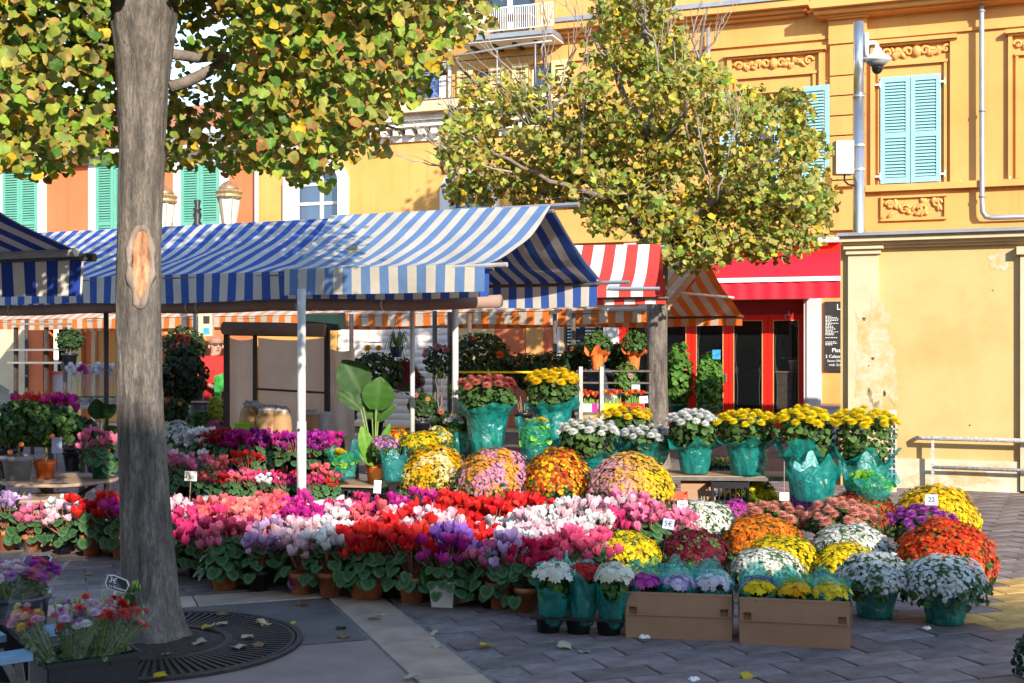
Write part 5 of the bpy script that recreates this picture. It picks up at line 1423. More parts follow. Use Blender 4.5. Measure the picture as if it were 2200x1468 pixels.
# bare twigs, pale in the sun
tw = MB()
tw_spec = [(1185, 240, 1010, 60), (1180, 250, 1160, 20), (1250, 345, 1060, 170), (1100, 370, 900, 290), (1000, 350, 870, 250), (1000, 350, 850, 335), (1060, 330, 950, 200), (1165, 120, 1150, -30), (1190, 230, 1270, 60),
           (1200, 200, 1235, 30), (1240, 330, 1110, 250), (1300, 120, 1180, -20), (1400, 250, 1440, 60), (1500, 130, 1490, 10), (1500, 130, 1555, 40), (1530, 430, 1500, 250), (1540, 430, 1590, 230), (1480, 300, 1450, 120), (1250, 340, 1260, 180), (1610, 370, 1540, 220),
           (1300, 400, 1460, 410), (1350, 420, 1240, 440), (1420, 180, 1360, 30), (1440, 200, 1500, 60)]
for (a, c, e, f_) in tw_spec:
    d0 = r2.uniform(-1.5, -0.7)
    A_, B_ = tp(a, c, d0 * 0.7), tp(e, f_, d0); mid = A_.lerp(B_, 0.5) + Vector((r2.uniform(-.12, .12), r2.uniform(-.1, .1), r2.uniform(-.1, .15)))
    P_ = limb(tw, [A_, mid, B_], 0.016, 0.003, 5, 0.03, r2, 4)
    for _ in range(5):
        i = r2.randint(2, len(P_) - 2); d_ = (B_ - A_).normalized() * r2.uniform(0.2, 0.5) + Vector((r2.uniform(-.25, .25), r2.uniform(-.15, .15), r2.uniform(0, .3)))
        limb(tw, [P_[i], P_[i] + d_ * 0.5 + Vector((0, 0, .03)), P_[i] + d_], 0.007, 0.002, 4, 0.015, r2, 3)
tw.obj('twigs', 'branch_pale', T2, smooth=True)
polyx = [(1400, -60), (1260, -40), (1265, 90), (1200, 170), (1100, 150), (1000, 150), (960, 230), (945, 330), (955, 420), (1020, 440), (1180, 440), (1250, 460), (1290, 520), (1420, 560), (1480, 585), (1560, 555), (1700, 560), (1775, 500), (1790, 420), (1780, 290), (1730, 200), (1660, 190), (1600, 200), (1560, 130), (1480, 120), (1450, 20), (1440, -60)]
def inside(x, y, poly):
    c = False; n = len(poly)
    for i in range(n):
        x1, y1 = poly[i]; x2, y2 = poly[(i + 1) % n]
        if (y1 > y) != (y2 > y) and x < (x2 - x1) * (y - y1) / (y2 - y1) + x1: c = not c
    return c
rg2 = np.random.default_rng(21)
cl = []
while len(cl) < 330:
    x, y = rg2.uniform(940, 1795), rg2.uniform(-60, 585)
    if not inside(x, y, polyx): continue
    if x < 1200 and y < 230 and rg2.random() < 0.6: continue
    cl.append(PX(x, y, 16.3 + float(np.clip(rg2.normal(0, 0.8), -1.7, 1.7))) - T2p)
while len(cl) < 400:           # the part of the crown above the frame
    cl.append(Vector((rg2.normal(-0.1, 0.7), rg2.normal(0, 0.7), rg2.uniform(6.2, 8.0))))
N2 = 17500; P2, C2 = [], []
while len(P2) < N2:
    k = int(rg2.integers(0, len(cl))); w = cl[k] + Vector(rg2.normal(0, 0.125, 3) * np.array([1.2, 1.1, 0.8]))
    x, y = pix(w + T2p)
    if y > -40 and not inside(x + 30 * noise.noise(Vector((x * .02, y * .02, 3))) + rg2.uniform(-16, 16), y + 34 * noise.noise(Vector((x * .018, y * .018, 9))) + rg2.uniform(-16, 16), polyx): continue
    P2.append(w); C2.append(k)
P2 = np.array([[*p] for p in P2])
nr2 = np.array([0.2, -0.55, 0.6])[None, :] + rg2.normal(0, 0.6, (N2, 3))
S2 = rg2.uniform(0.056, 0.10, N2); sp2 = pi + rg2.normal(0, 0.9, N2)
pal2 = [(0.30, 0.33, 0.04), (0.22, 0.30, 0.04), (0.42, 0.38, 0.05), (0.14, 0.23, 0.03), (0.44, 0.38, 0.10), (0.32, 0.35, 0.08)]
edg2 = [(0.55, 0.38, 0.08), (0.48, 0.30, 0.12), (0.5, 0.2, 0.07), (0.55, 0.45, 0.2)]
inv2 = np.array([p[1] if pix(Vector(p) + T2p)[1] > 0 else 99.0 for p in P2])
C2 = np.array(C2); tint = rg2.uniform(0.62, 1.3, (len(cl), 1)) * np.stack([rg2.uniform(.82, 1.15, len(cl)), np.ones(len(cl)), np.ones(len(cl))], 1)
crown(T2, P2, nr2, S2, sp2, LT_S, lambda W, n: leaf_cols(W, n, pal2, edg2, 0.4, rg2, 0.1) * tint[rg2.integers(0, len(cl), n)][:, None, :], 300, view_key=inv2)
# ================================================================ FLOWERS: BUILDERS
ORD = ['first', 'second', 'third', 'fourth', 'fifth', 'sixth', 'seventh', 'eighth', 'ninth', 'tenth', 'eleventh', 'twelfth', 'thirteenth', 'fourteenth', 'fifteenth', 'sixteenth', 'seventeenth', 'eighteenth', 'nineteenth', 'twentieth', 'twenty-first', 'twenty-second']
rf = random.Random(33)
RF = np.random.default_rng(33)
def cyclamen_bloom(seed):
    r = random.Random(seed); b = MB()
    tilt = r.uniform(-0.25, 0.25)
    for k in range(5):
        a = 2 * pi * k / 5 + r.uniform(-.2, .2); op = r.uniform(0.7, 1.4)
        d = Vector((cos(a), sin(a), 0)); s = Vector((-sin(a), cos(a), 0))
        tw = r.uniform(-.35, .35)
        rows = [(0.006, 0.0, 0.008), (0.016 * op + .004, 0.022, 0.02), (0.026 * op + .004, 0.042, 0.023), (0.033 * op + .004, 0.058, 0.012)]
        vs, cs = [], []
        for i, (rad, z, w) in enumerate(rows):
            for q in (-1, 0, 1):
                p = d * (rad - 0.004 * abs(q)) + s * (q * w + tw * z * 0.4) + Vector((0, 0, z - 0.004 * abs(q)))
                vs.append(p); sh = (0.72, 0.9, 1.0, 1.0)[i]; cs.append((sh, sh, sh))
        fs = [(i * 3 + j, i * 3 + j + 1, i * 3 + j + 4, i * 3 + j + 3) for i in range(3) for j in range(2)]
        b.add(vs, fs, 0, cs)
    b.tube([(0, 0, 0.002), (0, 0, -0.008)], 0.006, 5, 0, True, (0.5, 0.35, 0.4))
    return b.mesh('bloom', 'petal_obj', True)
CYB = [cyclamen_bloom(s) for s in range(6)]
def heart_leaf(seed):
    r = random.Random(seed); half = [(0.0, 0.12), (0.22, -0.04), (0.46, 0.08), (0.55, 0.36), (0.46, 0.66), (0.22, 0.9), (0.0, 1.0)]
    out = half + [(-x, y) for x, y in half[-2:0:-1]]; n = len(out)
    V, C, T = [(0, 0.4, 0.02)], [(0.045, 0.115, 0.05)], []
    dark = (0.045, 0.125, 0.035); silver = (0.10, 0.20, 0.09)
    for sc, col in ((0.5, dark), (0.76, silver), (1.0, dark)):
        for x, y in out:
            xx, yy = x * sc, 0.42 + (y - 0.42) * sc
            V.append((xx, yy, 0.10 * abs(xx) - 0.28 * (yy - 0.35) ** 2 - 0.12 * xx * xx + 0.03 * sin(9 * xx + 6 * yy + seed))); C.append(tuple(c * r.uniform(.85, 1.15) for c in col))
    for i in range(n):
        j = (i + 1) % n; T.append((0, 1 + i, 1 + j))
        for q in (0, 1):
            a, c = 1 + q * n, 1 + (q + 1) * n; T += [(a + i, c + i, c + j), (a + i, c + j, a + j)]
    return np.array(V, float), np.array(T), np.array(C)
HL = [heart_leaf(s) for s in (1, 2, 3)]
HLM = [np_mesh('leaf', h[0], h[1], h[2], 'leaf', True) for h in HL]
def leaf_places(n, r, h, g):
    a = g.uniform(0, 2 * pi, n); t = g.random(n) ** 0.6
    rad = r * (0.25 + 0.75 * t); z = h * (1.0 - 1.35 * t ** 2.2) + g.uniform(-.02, .02, n)
    P = np.stack([rad * np.cos(a), rad * np.sin(a), z], 1)
    out = np.stack([np.cos(a), np.sin(a), np.zeros(n)], 1)
    nrm = out * (0.25 + 0.9 * t)[:, None] + np.array([[0, 0, 0.9]]) + g.normal(0, 0.22, (n, 3))
    return P, nrm, np.arctan2(out[:, 1], out[:, 0])
def cyc_foliage(seed, n=44, r=0.165, h=0.15):
    g = np.random.default_rng(seed); P, nrm, ang = leaf_places(n, r, h, g)
    R = rot_from(nrm, np.zeros(n))
    # turn each leaf so that its tip points outward
    for i in range(n):
        o = np.array([cos(ang[i]), sin(ang[i]), -0.35]); z = R[i][:, 2]; y = o - z * np.dot(o, z); y /= np.linalg.norm(y); x = np.cross(y, z); R[i] = np.stack([x, y, z], 1)
    S = g.uniform(0.06, 0.092, n)
    return P, R, S
FOL = [cyc_foliage(s) for s in range(6)]
def fol_mesh(k):
    P, R, S = FOL[k]; t = HL[k % 3]; n = len(P)
    C = np.repeat(t[2][None], n, 0) * np.random.default_rng(k).uniform(0.75, 1.3, (n, 1, 1)) * np.array([1.0, 1.0, 1.0])
    V, T, C = scatter(t, R, P - R[:, :, 1] * S[:, None] * 0.3, S, C)
    return np_mesh('foliage', V, T, C, 'leaf', True)
FOLM = [fol_mesh(k) for k in range(6)]
def pot_mesh(m, r0=0.058, r1=0.082, h=0.15, seg=18):
    b = MB(); b.lathe([(r0, 0), (r0 + (r1 - r0) * .75, h * .78), (r1 * 1.04, h * .79), (r1 * 1.07, h), (r1 * .97, h), (r1 * .93, h * .86), (0.0, h * .84)], seg); return b.mesh('pot', m, True)
POT = {m: pot_mesh(m) for m in ('terracotta', 'pot_orange', 'pot_white', 'pot_green', 'pot_grey', 'black_plastic')}
sq = MB(); sq.box((0, 0, 0.075), (0.13, 0.13, 0.15), taper=1.25); SQPOT = sq.mesh('pot', 'pot_white')
STEMS = []
BLP = []
for s in range(5):
    r = random.Random(s + 50); b = MB(); pts = []
    for k in range(24):
        a = r.uniform(0, 2 * pi); rad = 0.13 * sqrt(r.random()); z = r.uniform(0.13, 0.265) - rad * .25
        top = Vector((rad * 1.25 * cos(a), rad * 1.25 * sin(a), z)); pts.append((top, r.uniform(0, 6.28), r.uniform(-0.6, 0.6), r.uniform(-0.6, 0.6), r.uniform(0.72, 1.15)))
        b.tube([(rad * .3 * cos(a), rad * .3 * sin(a), 0.02), (rad * .9 * cos(a), rad * .9 * sin(a), z * .7), top], 0.0028, 4, cap=False)
    STEMS.append(b.mesh('stems', 'stem_pink', True)); BLP.append(pts)
COLS = dict(white=(.80, .80, .80), pale=(.82, .56, .62), pink=(.80, .20, .36), coral=(.82, .14, .17), hot=(.74, .045, .21), magenta=(.56, .025, .28), purple=(.33, .02, .30), violet=(.30, .12, .52), lilac=(.62, .42, .68),
            red=(.74, .022, .022), crimson=(.62, .015, .085), deep=(.40, .008, .02), maroon=(.33, .02, .09), salmon=(.84, .27, .24), rose=(.78, .10, .22))
CNAME = dict(white='white', pale='pale pink', pink='pink', coral='coral', hot='hot pink', magenta='magenta', purple='dark purple', violet='violet', lilac='lilac', red='bright red', crimson='crimson', deep='deep red', maroon='maroon', salmon='salmon', rose='rose pink')
def cyclamen(label, loc, colour, pot='terracotta', scale=1.0, leaves_apart=False, group=None, nb=22, pot_h=True, name='cyclamen_plant'):
    t = thing(name, label, 'cyclamen', loc, rf.uniform(0, 6.28), group); t.scale = (scale, scale, scale)
    k = rf.randrange(6); s = rf.randrange(5)
    zt = 0.15
    if pot == 'square': link('pot', SQPOT, t)
    else: link('pot', POT[pot], t)
    if leaves_apart:
        P, R, S = FOL[k]
        for i in range(len(P)):
            M = Matrix([[*R[i][0], 0], [*R[i][1], 0], [*R[i][2], 0], [0, 0, 0, 1]]).to_euler(); y = R[i][:, 1] * S[i] * 0.3
            link('leaf', HLM[(k + i) % 3], t, (P[i][0] - y[0], P[i][1] - y[1], P[i][2] - y[2] + zt), M, float(S[i]))
    else: link('foliage', FOLM[k], t, (0, 0, zt), kind='stuff')
    link('stems', STEMS[s], t, (0, 0, zt))
    c0 = COLS[colour]
    for q in range(nb):
        top, a, tx, ty, sc = BLP[s][q]
        j = rf.uniform(0.82, 1.12); c = tuple(min(1, x * j + rf.uniform(-.01, .015)) for x in c0)
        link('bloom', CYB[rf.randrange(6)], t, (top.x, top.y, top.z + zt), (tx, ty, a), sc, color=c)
    return t

# small-flowered chrysanthemum domes
def daisy(np_=8, inner=0.55, cup=0.35):
    V = [(0, 0, 0.12)]; W = [0.0]
    for k in range(2 * np_):
        a = pi * k / np_; r = 1.0 if k % 2 == 0 else inner
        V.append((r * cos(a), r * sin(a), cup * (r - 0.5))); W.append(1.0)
    T = [(0, 1 + i, 1 + (i + 1) % (2 * np_)) for i in range(2 * np_)]
    return np.array(V), np.array(T), np.array(W)
DZ = [daisy(7, 0.6, 0.25), daisy(8, 0.5, -0.2)]
def fib_dome(n, zmin=0.0):
    i = np.arange(n) + 0.5; z = 1 - i / n * (1 - zmin); a = i * pi * (3 - sqrt(5)); r = np.sqrt(np.maximum(0, 1 - z * z))
    return np.stack([r * np.cos(a), r * np.sin(a), z], 1)
def mum_ball(label, loc, r, h, cols, bloom=0.02, cover=1.0, split=None, pot='black_plastic', wrap=None, centre=None, zb=0.16, group='round chrysanthemums on display', seed=None):
    """a cushion chrysanthemum: dark green cushion covered in hundreds of small flowers"""
    bloom = bloom * 0.8
    sd = seed if seed is not None else rf.randrange(9999); g = np.random.default_rng(sd)
    t = thing('chrysanthemum_plant', label, 'chrysanthemum', loc, 0.0, group)
    if pot: 
        s = r * 0.42 / 0.082; link('pot', POT[pot], t, (0, 0, 0), (0, 0, 0), (s, s, max(0.6, (zb + 0.03) / 0.15)))
    n = int(2 * pi * r * (r + h) / 2 / (bloom * bloom * 1.25) * cover)
    D = fib_dome(n, -0.12)
    nz_ = np.array([noise.noise(Vector(d * 2.2) + Vector((sd, 0, 0))) for d in D])
    lump = np.array([noise.noise(Vector(d * 5.5) + Vector((0, sd, 0))) for d in D])
    rad = 0.95 + 0.13 * nz_ + 0.06 * lump + g.normal(0, 0.022, n)
    P = D * rad[:, None] * np.array([[r, r, h]])
    sh = g.normal(0, 0.10, 2); P[:, 0] += P[:, 2] * sh[0]; P[:, 1] += P[:, 2] * sh[1]
    P[:, 2] += zb
    P[:, :2] += g.normal(0, bloom * 0.28, (n, 2))
    keep = g.random(n) > np.clip((0.12 - D[:, 2]) * 1.9, 0.0, 0.8) + np.clip(0.03 + 0.35 * lump, 0.0, 0.16)
    nrm = D / np.array([[r, r, h]]) + g.normal(0, 0.22 / r, (n, 3)) + np.array([[0, 0, 0.25 / r]])
    P, nrm, D_, lump = P[keep], nrm[keep], D[keep], lump[keep]; n = len(P)
    S = bloom * g.uniform(0.7, 1.45, n)
    cc = np.zeros((n, 3)); base = [np.array(c) for c in cols]
    if split is None or len(base) == 1:
        pick = g.integers(0, len(base), n)
    else: pick = split(D_, lump, g)
    for i in range(n): cc[i] = base[int(pick[i])]
    old = g.random(n) < 0.07; cc[old] = cc[old] * np.array([[0.6, 0.5, 0.45]])
    cc *= g.uniform(0.75, 1.18, (n, 1)); cc = np.clip(cc, 0, 0.92)
    half = n // 2; VV, TT, CC, off = [], [], [], 0
    for tq, sel in ((DZ[0], np.arange(0, half)), (DZ[1], np.arange(half, n))):
        R = rot_from(nrm[sel], g.uniform(0, 6.28, len(sel)))
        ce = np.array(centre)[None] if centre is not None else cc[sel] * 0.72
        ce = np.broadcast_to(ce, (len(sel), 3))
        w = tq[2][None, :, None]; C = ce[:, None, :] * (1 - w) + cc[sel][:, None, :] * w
        V, T, C = scatter(tq, R, P[sel], S[sel], C); VV.append(V); TT.append(T + off); CC.append(C); off += len(V)
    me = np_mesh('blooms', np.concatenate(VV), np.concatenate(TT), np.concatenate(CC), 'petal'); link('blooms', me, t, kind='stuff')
    # cushion of leaves below the flowers
    b = MB(); b.lathe([(r * 0.3, -0.2 * h), (r * 0.62, -0.15 * h), (r * 0.80, 0.0), (r * 0.78, h * 0.3), (r * 0.66, h * 0.56), (r * 0.44, h * 0.76), (r * .2, h * 0.85), (0.0, h * 0.86)], 20, c=(0, 0, zb), cap0=True); 
    m2 = 300; a = g.uniform(0, 6.28, m2); zz = np.where(g.random(m2) < .6, g.uniform(-0.3, 0.25, m2), g.uniform(0.2, .92, m2)); q = np.sqrt(np.maximum(.1, 1 - zz * zz)) * r * g.uniform(0.86, 1.02, m2)
    Pl = np.stack([q * np.cos(a), q * np.sin(a), zb + zz * h], 1); nl = np.stack([np.cos(a), np.sin(a), np.full(m2, 0.5)], 1) + g.normal(0, 0.5, (m2, 3))
    tl = LT_L[0]; Cl = leaf_cols(tl[2], m2, [(.05, .12, .03), (.07, .15, .035), (.035, .085, .025)], [(.08, .15, .04)], 0, g, 0)
    V, T, C = scatter(tl, rot_from(nl, pi + g.normal(0, .8, m2)), Pl, np.where(zz > .25, .6, 1.0) * g.uniform(0.026, 0.046, m2), Cl)
    bo = b.obj('cushion', 'cushion_green', t, smooth=True)
    lo = link('foliage', np_mesh('foliage', V, T, C, 'leaf'), t, kind='stuff')
    if wrap: wrap_part(t, *wrap, seed=sd)
    return t
mat('cushion_green', (0.07, 0.13, 0.035), 0.8, 0.5, 30, 0.8, 80)

def wrap_mesh(h, r0, r1, rim, seed, spike=0.06, seg=46, thin=False, fold=0.0, back=0.0):
    """crumpled film around a pot: narrow foot, bulging body, ragged flaring rim"""
    b = MB(); rows = 16; vs, fs = [], []
    for i in range(rows + 1):
        t = i / rows
        rad = r0 + (r1 - r0) * min(1, t / 0.8) ** 0.9
        if t > 0.8: rad = r1 + (rim - r1) * ((t - 0.8) / 0.2) ** 0.9
        for k in range(seg):
            a = 2 * pi * k / seg
            cr = 0.11 * noise.noise(Vector((cos(a) * 2.6, sin(a) * 2.6, t * 2.2 + seed))) + 0.07 * noise.noise(Vector((cos(a) * 7, sin(a) * 7, t * 5 + seed * 1.3))) + 0.03 * sin(a * 11 + seed + 4 * t)
            rr_ = rad * (1 + cr * (0.55 + 0.6 * t))
            z = h * t
            if t > 0.75:
                u = (t - 0.75) / 0.25; z += u * spike * (noise.noise(Vector((cos(a) * 1.9, sin(a) * 1.9, seed * 2.1))) * 1.5 + 0.35 * sin(a * 4 + seed)); z -= fold * u * u
            z += back * sin(a) * t * t
            vs.append((rr_ * cos(a), rr_ * sin(a), z))
    for i in range(rows):
        for k in range(seg): fs.append((i * seg + k, i * seg + (k + 1) % seg, (i + 1) * seg + (k + 1) % seg, (i + 1) * seg + k))
    fs.append(tuple(range(seg))[::-1])
    b.add(vs, fs)
    return b.mesh('wrapping', 'teal_film_thin' if thin else 'teal_film', True)
def wrap_part(t, h, r0, r1, rim, spike=0.06, thin=False, z=0.0, fold=0.0, seed=1.0, back=0.0):
    return link('wrapping', wrap_mesh(h, r0, r1, rim, (seed % 97) * 0.37, spike, thin=thin, fold=fold, back=back), t, (0, 0, z))

# large-flowered chrysanthemums
def pompon(seed, rings=5, rad=1.0):
    r = random.Random(seed); b = MB()
    for i in range(rings):
        t = i / (rings - 1); el = radians(-12 + 95 * t); n = max(5, int(15 * cos(el * 0.85)))
        for k in range(n):
            a = 2 * pi * (k + 0.5 * (i % 2)) / n + r.uniform(-.12, .12); L = (1.0 - 0.25 * t) * r.uniform(0.88, 1.08)
            d = Vector((cos(a) * cos(el), sin(a) * cos(el), sin(el) * 0.8)); s = Vector((-sin(a), cos(a), 0)) * 0.13
            up = Vector((0, 0, 1)) * 0.22 * (1 - t)
            c1, c2 = 0.80 + 0.1 * t, 1.0
            vs = [s * 0.4, -s * 0.4, d * L * 0.6 - s - up * .3, d * L * 0.6 + s - up * .3, d * L + up * 0.5]
            b.add([Vector(v) * rad for v in vs], [(0, 1, 2, 3), (3, 2, 4)], 0, [(c1,) * 3] * 2 + [(0.95,) * 3] * 2 + [(c2,) * 3])
    return b.mesh('bloom', 'petal_obj')
PMP = [pompon(s) for s in range(5)]
def mum_tall(label, loc, r, hdome, zdome, colour, wrap=None, n=26, bloom=0.042, colour2=None, group='large-flowered chrysanthemums in teal wrapping', pot='black_plastic', fol_z0=None, name='chrysanthemum_plant'):
    """large pompon flowers, each a part, above dark leaves"""
    sd = rf.randrange(9999); g = np.random.default_rng(sd)
    t = thing(name, label, 'chrysanthemum', loc, 0.0, group)
    if pot: s = r * 0.45 / 0.082; link('pot', POT[pot], t, (0, 0, 0), (0, 0, 0), (s, s, 1.1))
    n = int(n * 1.35); bloom = bloom * 1.12
    D = fib_dome(n, 0.05)
    for i, d in enumerate(D):
        q = 1 + g.normal(0, 0.05)
        p = (d[0] * r * q + g.normal(0, .012), d[1] * r * q + g.normal(0, .012), zdome + d[2] * hdome * q)
        nn = Vector((d[0] / r, d[1] / r, d[2] / hdome + 1.2 / r)).normalized()
        e = nn.to_track_quat('Z', 'Y').to_euler(); c = colour2 if (colour2 and g.random() < 0.35) else colour
        j = g.uniform(0.85, 1.1); link('bloom', PMP[int(g.integers(0, 5))], t, p, e, float(bloom * g.uniform(0.85, 1.2)), color=tuple(min(.9, x * j) for x in c))
    z0 = fol_z0 if fol_z0 is not None else zdome - 0.18
    m2 = 420; a = g.uniform(0, 6.28, m2); u = g.random(m2); zz = z0 + (zdome + hdome * 0.75 - z0) * u
    shape = np.where(u < 0.6, 0.55 + 0.45 * u / 0.6, 1.0 - 0.9 * ((u - 0.6) / 0.4) ** 2)
    q = r * shape * np.sqrt(g.uniform(0.35, 1.0, m2))
    Pl = np.stack([q * np.cos(a), q * np.sin(a), zz], 1); nl = np.stack([np.cos(a), np.sin(a), np.full(m2, 0.8)], 1) + g.normal(0, 0.5, (m2, 3))
    tl = LT_L[1]; Cl = leaf_cols(tl[2], m2, [(.06, .13, .03), (.09, .18, .04), (.045, .10, .03)], [(.11, .2, .05)], 0.4, g, 0)
    V, T, C = scatter(tl, rot_from(nl, pi + g.normal(0, .9, m2)), Pl, g.uniform(0.035, 0.065, m2), Cl)
    link('foliage', np_mesh('foliage', V, T, C, 'leaf'), t, kind='stuff')
    if wrap: wrap_part(t, *wrap, seed=sd)
    return t
def foliage_part(t, n, fn, size, pal, seed, tmpl=None, name='foliage', yellow=0.0):
    """scattered leaves: fn(g, n) gives places and normals"""
    g = np.random.default_rng(seed); P, nrm = fn(g, n); tl = tmpl or LT_L[0]
    C = leaf_cols(tl[2], n, pal, [tuple(x * 1.3 for x in pal[0])], 0.3, g, yellow)
    V, T, C = scatter(tl, rot_from(nrm, pi + g.normal(0, 1.0, n)), P, g.uniform(size * .7, size * 1.25, n), C)
    return link(name, np_mesh(name, V, T, C, 'leaf'), t, kind='stuff')
def ball_fn(c, r):
    def f(g, n):
        d = g.normal(0, 1, (n, 3)); d /= np.linalg.norm(d, axis=1, keepdims=True); q = g.uniform(0.45, 1.0, (n, 1)) ** 0.6
        return np.array([c]) + d * q * np.array([r]), d + g.normal(0, .4, (n, 3)) + np.array([[0, -.2, .4]])
    return f
# ================================================================ FLOWERS ON DISPLAY
YEL, GOLD, ORA, RED, DKR, WHT, CRM, PNK, LIL, MAG, BUR, BRZ, PUR = (.82, .60, .012), (.85, .47, .01), (.80, .20, .015), (.66, .045, .012), (.33, .03, .015), (.80, .80, .77), (.82, .68, .34), (.78, .36, .45), (.70, .30, .58), (.58, .06, .40), (.11, .008, .018), (.66, .24, .16), (.30, .06, .36)
BALLS = []
def ball(label, px, top, bot, hw, cols, zb=0.11, base=0.0, **kw):
    Y0 = (H - zb - base + 0.03) * F / (bot - HZ); Y = Y0 / (1 - 0.8 * hw / F); r = hw * Y / F
    zt = H - (top - HZ) / F * Y - base; h = max(zt - zb, 0.55 * r)
    loc = PX(px, HZ, Y); loc.z = base
    t = mum_ball(label, loc, r, h, cols, zb=zb, **kw); BALLS.append((loc.x, loc.y, r)); return t
def mixed(p):          # two or three colours in clumps
    def f(D, lump, g):
        q = np.array([noise.noise(Vector(d * 1.6) + Vector((p, p, 0))) for d in D]) + g.normal(0, 0.12, len(D)); return np.where(q > 0.05, 0, 1)
    return f
def mixed3(p):
    def f(D, lump, g):
        q = D[:, 0] * 0.9 + 0.5 * np.array([noise.noise(Vector(d * 2.2) + Vector((p, 0, p))) for d in D]) + g.normal(0, 0.14, len(D)); return np.where(q < -0.22, 0, np.where(q < 0.28, 1, 2))
    return f
ball('low yellow chrysanthemum cushion behind the tray, left of the burgundy one', 1350, 1143, 1224, 80, [YEL], bloom=.022, cover=.95)
ball('dark burgundy chrysanthemum cushion behind the left cardboard box', 1496, 1138, 1226, 82, [BUR, (.16, .01, .03)], bloom=.019)
ball('white chrysanthemum cushion in shade directly behind the right cardboard box', 1650, 1178, 1255, 78, [WHT], bloom=.019, centre=(.7, .7, .45), cover=.85)
ball('yellow chrysanthemum cushion between the orange and the shaded white one', 1682, 1148, 1232, 80, [YEL], bloom=.022, cover=.9)
ball('small yellow chrysanthemum cushion below the cream one', 1812, 1163, 1240, 68, [YEL], bloom=.022, cover=.85)
ball('pale white chrysanthemum in teal wrapping right of the cardboard boxes', 1880, 1186, 1277, 86, [(.72, .75, .78)], zb=.2, bloom=.021, centre=(.66, .68, .5), cover=.85, pot='black_plastic', wrap=(.23, .1, .13, .19, .05))
ball('white chrysanthemum in teal wrapping at the front right corner', 2030, 1189, 1290, 90, [(.74, .77, .80)], zb=.2, bloom=.021, centre=(.6, .62, .45), cover=.72, pot='black_plastic', wrap=(.22, .1, .14, .2, .06))
ball('largest chrysanthemum cushion, vivid orange-red, at the right end', 2028, 1113, 1245, 110, [(.72, .06, .012), (.62, .035, .01), (.78, .13, .015)], bloom=.021, cover=1.0)
ball('creamy white chrysanthemum cushion in the middle of the right group', 1830, 1128, 1210, 88, [(.82, .80, .66), WHT], bloom=.02, cover=.95)
ball('bright orange chrysanthemum cushion in the middle of the right group', 1642, 1106, 1195, 90, [ORA, (.82, .27, .02)], bloom=.021)
ball('dark brick-red chrysanthemum cushion behind the bronze blooms', 1858, 1052, 1140, 78, [(.48, .06, .015), DKR, (.60, .10, .02)], bloom=.02)
ball('golden yellow chrysanthemum cushion at the far right beside the railing', 2010, 1038, 1145, 92, [YEL, GOLD], bloom=.025, cover=.95)
ball('small magenta chrysanthemum cushion under the hanging price card', 1735, 1059, 1118, 48, [MAG, (.66, .12, .46)], bloom=.018)
ball('small magenta chrysanthemum cushion behind the white one', 1574, 1072, 1130, 38, [MAG], bloom=.018)
ball('bright white chrysanthemum cushion next to the pink cyclamens', 1512, 1072, 1160, 80, [WHT], bloom=.021, centre=(.75, .76, .5), cover=.85)
ball('pink and white speckled chrysanthemum behind the 5 euro card', 1440, 1094, 1170, 66, [(.78, .5, .52), (.55, .1, .16), (.72, .3, .34)], bloom=.017, cover=.85)
ball('pale blush chrysanthemum behind the pink speckled one', 1446, 1062, 1112, 44, [(.82, .68, .68)], bloom=.018)
ball('sunlit yellow chrysanthemum cushion beside the large teal wrapping', 1612, 1021, 1095, 66, [YEL, (.8, .66, .03)], bloom=.023, cover=.95)
ball('cream and orange chrysanthemum cushion, leftmost on the low bench', 928, 952, 1048, 74, [CRM, GOLD], zb=.2, base=.12, bloom=.024, split=mixed(3.1), wrap=(.2, .14, .2, .24, .04))
ball('pink and orange chrysanthemum cushion, second on the low bench', 1060, 957, 1062, 78, [(.78, .34, .50), (.84, .38, .06)], zb=.2, base=.12, bloom=.023, split=mixed(7.4), wrap=(.2, .14, .2, .24, .04))
ball('red, orange and yellow chrysanthemum cushion, third on the low bench', 1194, 962, 1062, 78, [(.55, .05, .015), (.82, .24, .02), (.84, .58, .015)], zb=.2, base=.12, bloom=.025, wrap=(.2, .14, .2, .24, .04))
ball('large pink, orange and yellow chrysanthemum cushion, rightmost on the low bench', 1357, 972, 1074, 95, [(.76, .38, .40), (.84, .46, .08), (.85, .56, .02)], zb=.2, base=.12, bloom=.023, split=mixed3(2.0), wrap=(.2, .14, .2, .24, .04))
# background cushions behind the bench
for px_, tp_, bt, hw, cc, lab in ((856, 918, 960, 40, [RED, GOLD], 'red and gold chrysanthemum cushion far behind the tall leafy plant'), (900, 926, 965, 44, [YEL], 'yellow chrysanthemum cushion far behind the cream and orange one'),
                                  (946, 916, 962, 34, [CRM, YEL], 'cream chrysanthemum cushion far behind, left of the white wrapped pot'), (828, 934, 972, 30, [PUR, LIL], 'purple chrysanthemum cushion far behind the tall leafy plant'),
                                  (384, 903, 948, 40, [WHT], 'white chrysanthemum with price card, far behind beside the trunk'), (452, 904, 940, 24, [(.74, .14, .30)], 'small pink chrysanthemum left of the canvas screen'), (408, 896, 915, 24, [GOLD], 'small golden chrysanthemum behind the far white one')):
    ball(lab, px_, tp_, bt, hw, cc, zb=.12, base=.5, bloom=.026, cover=.8)
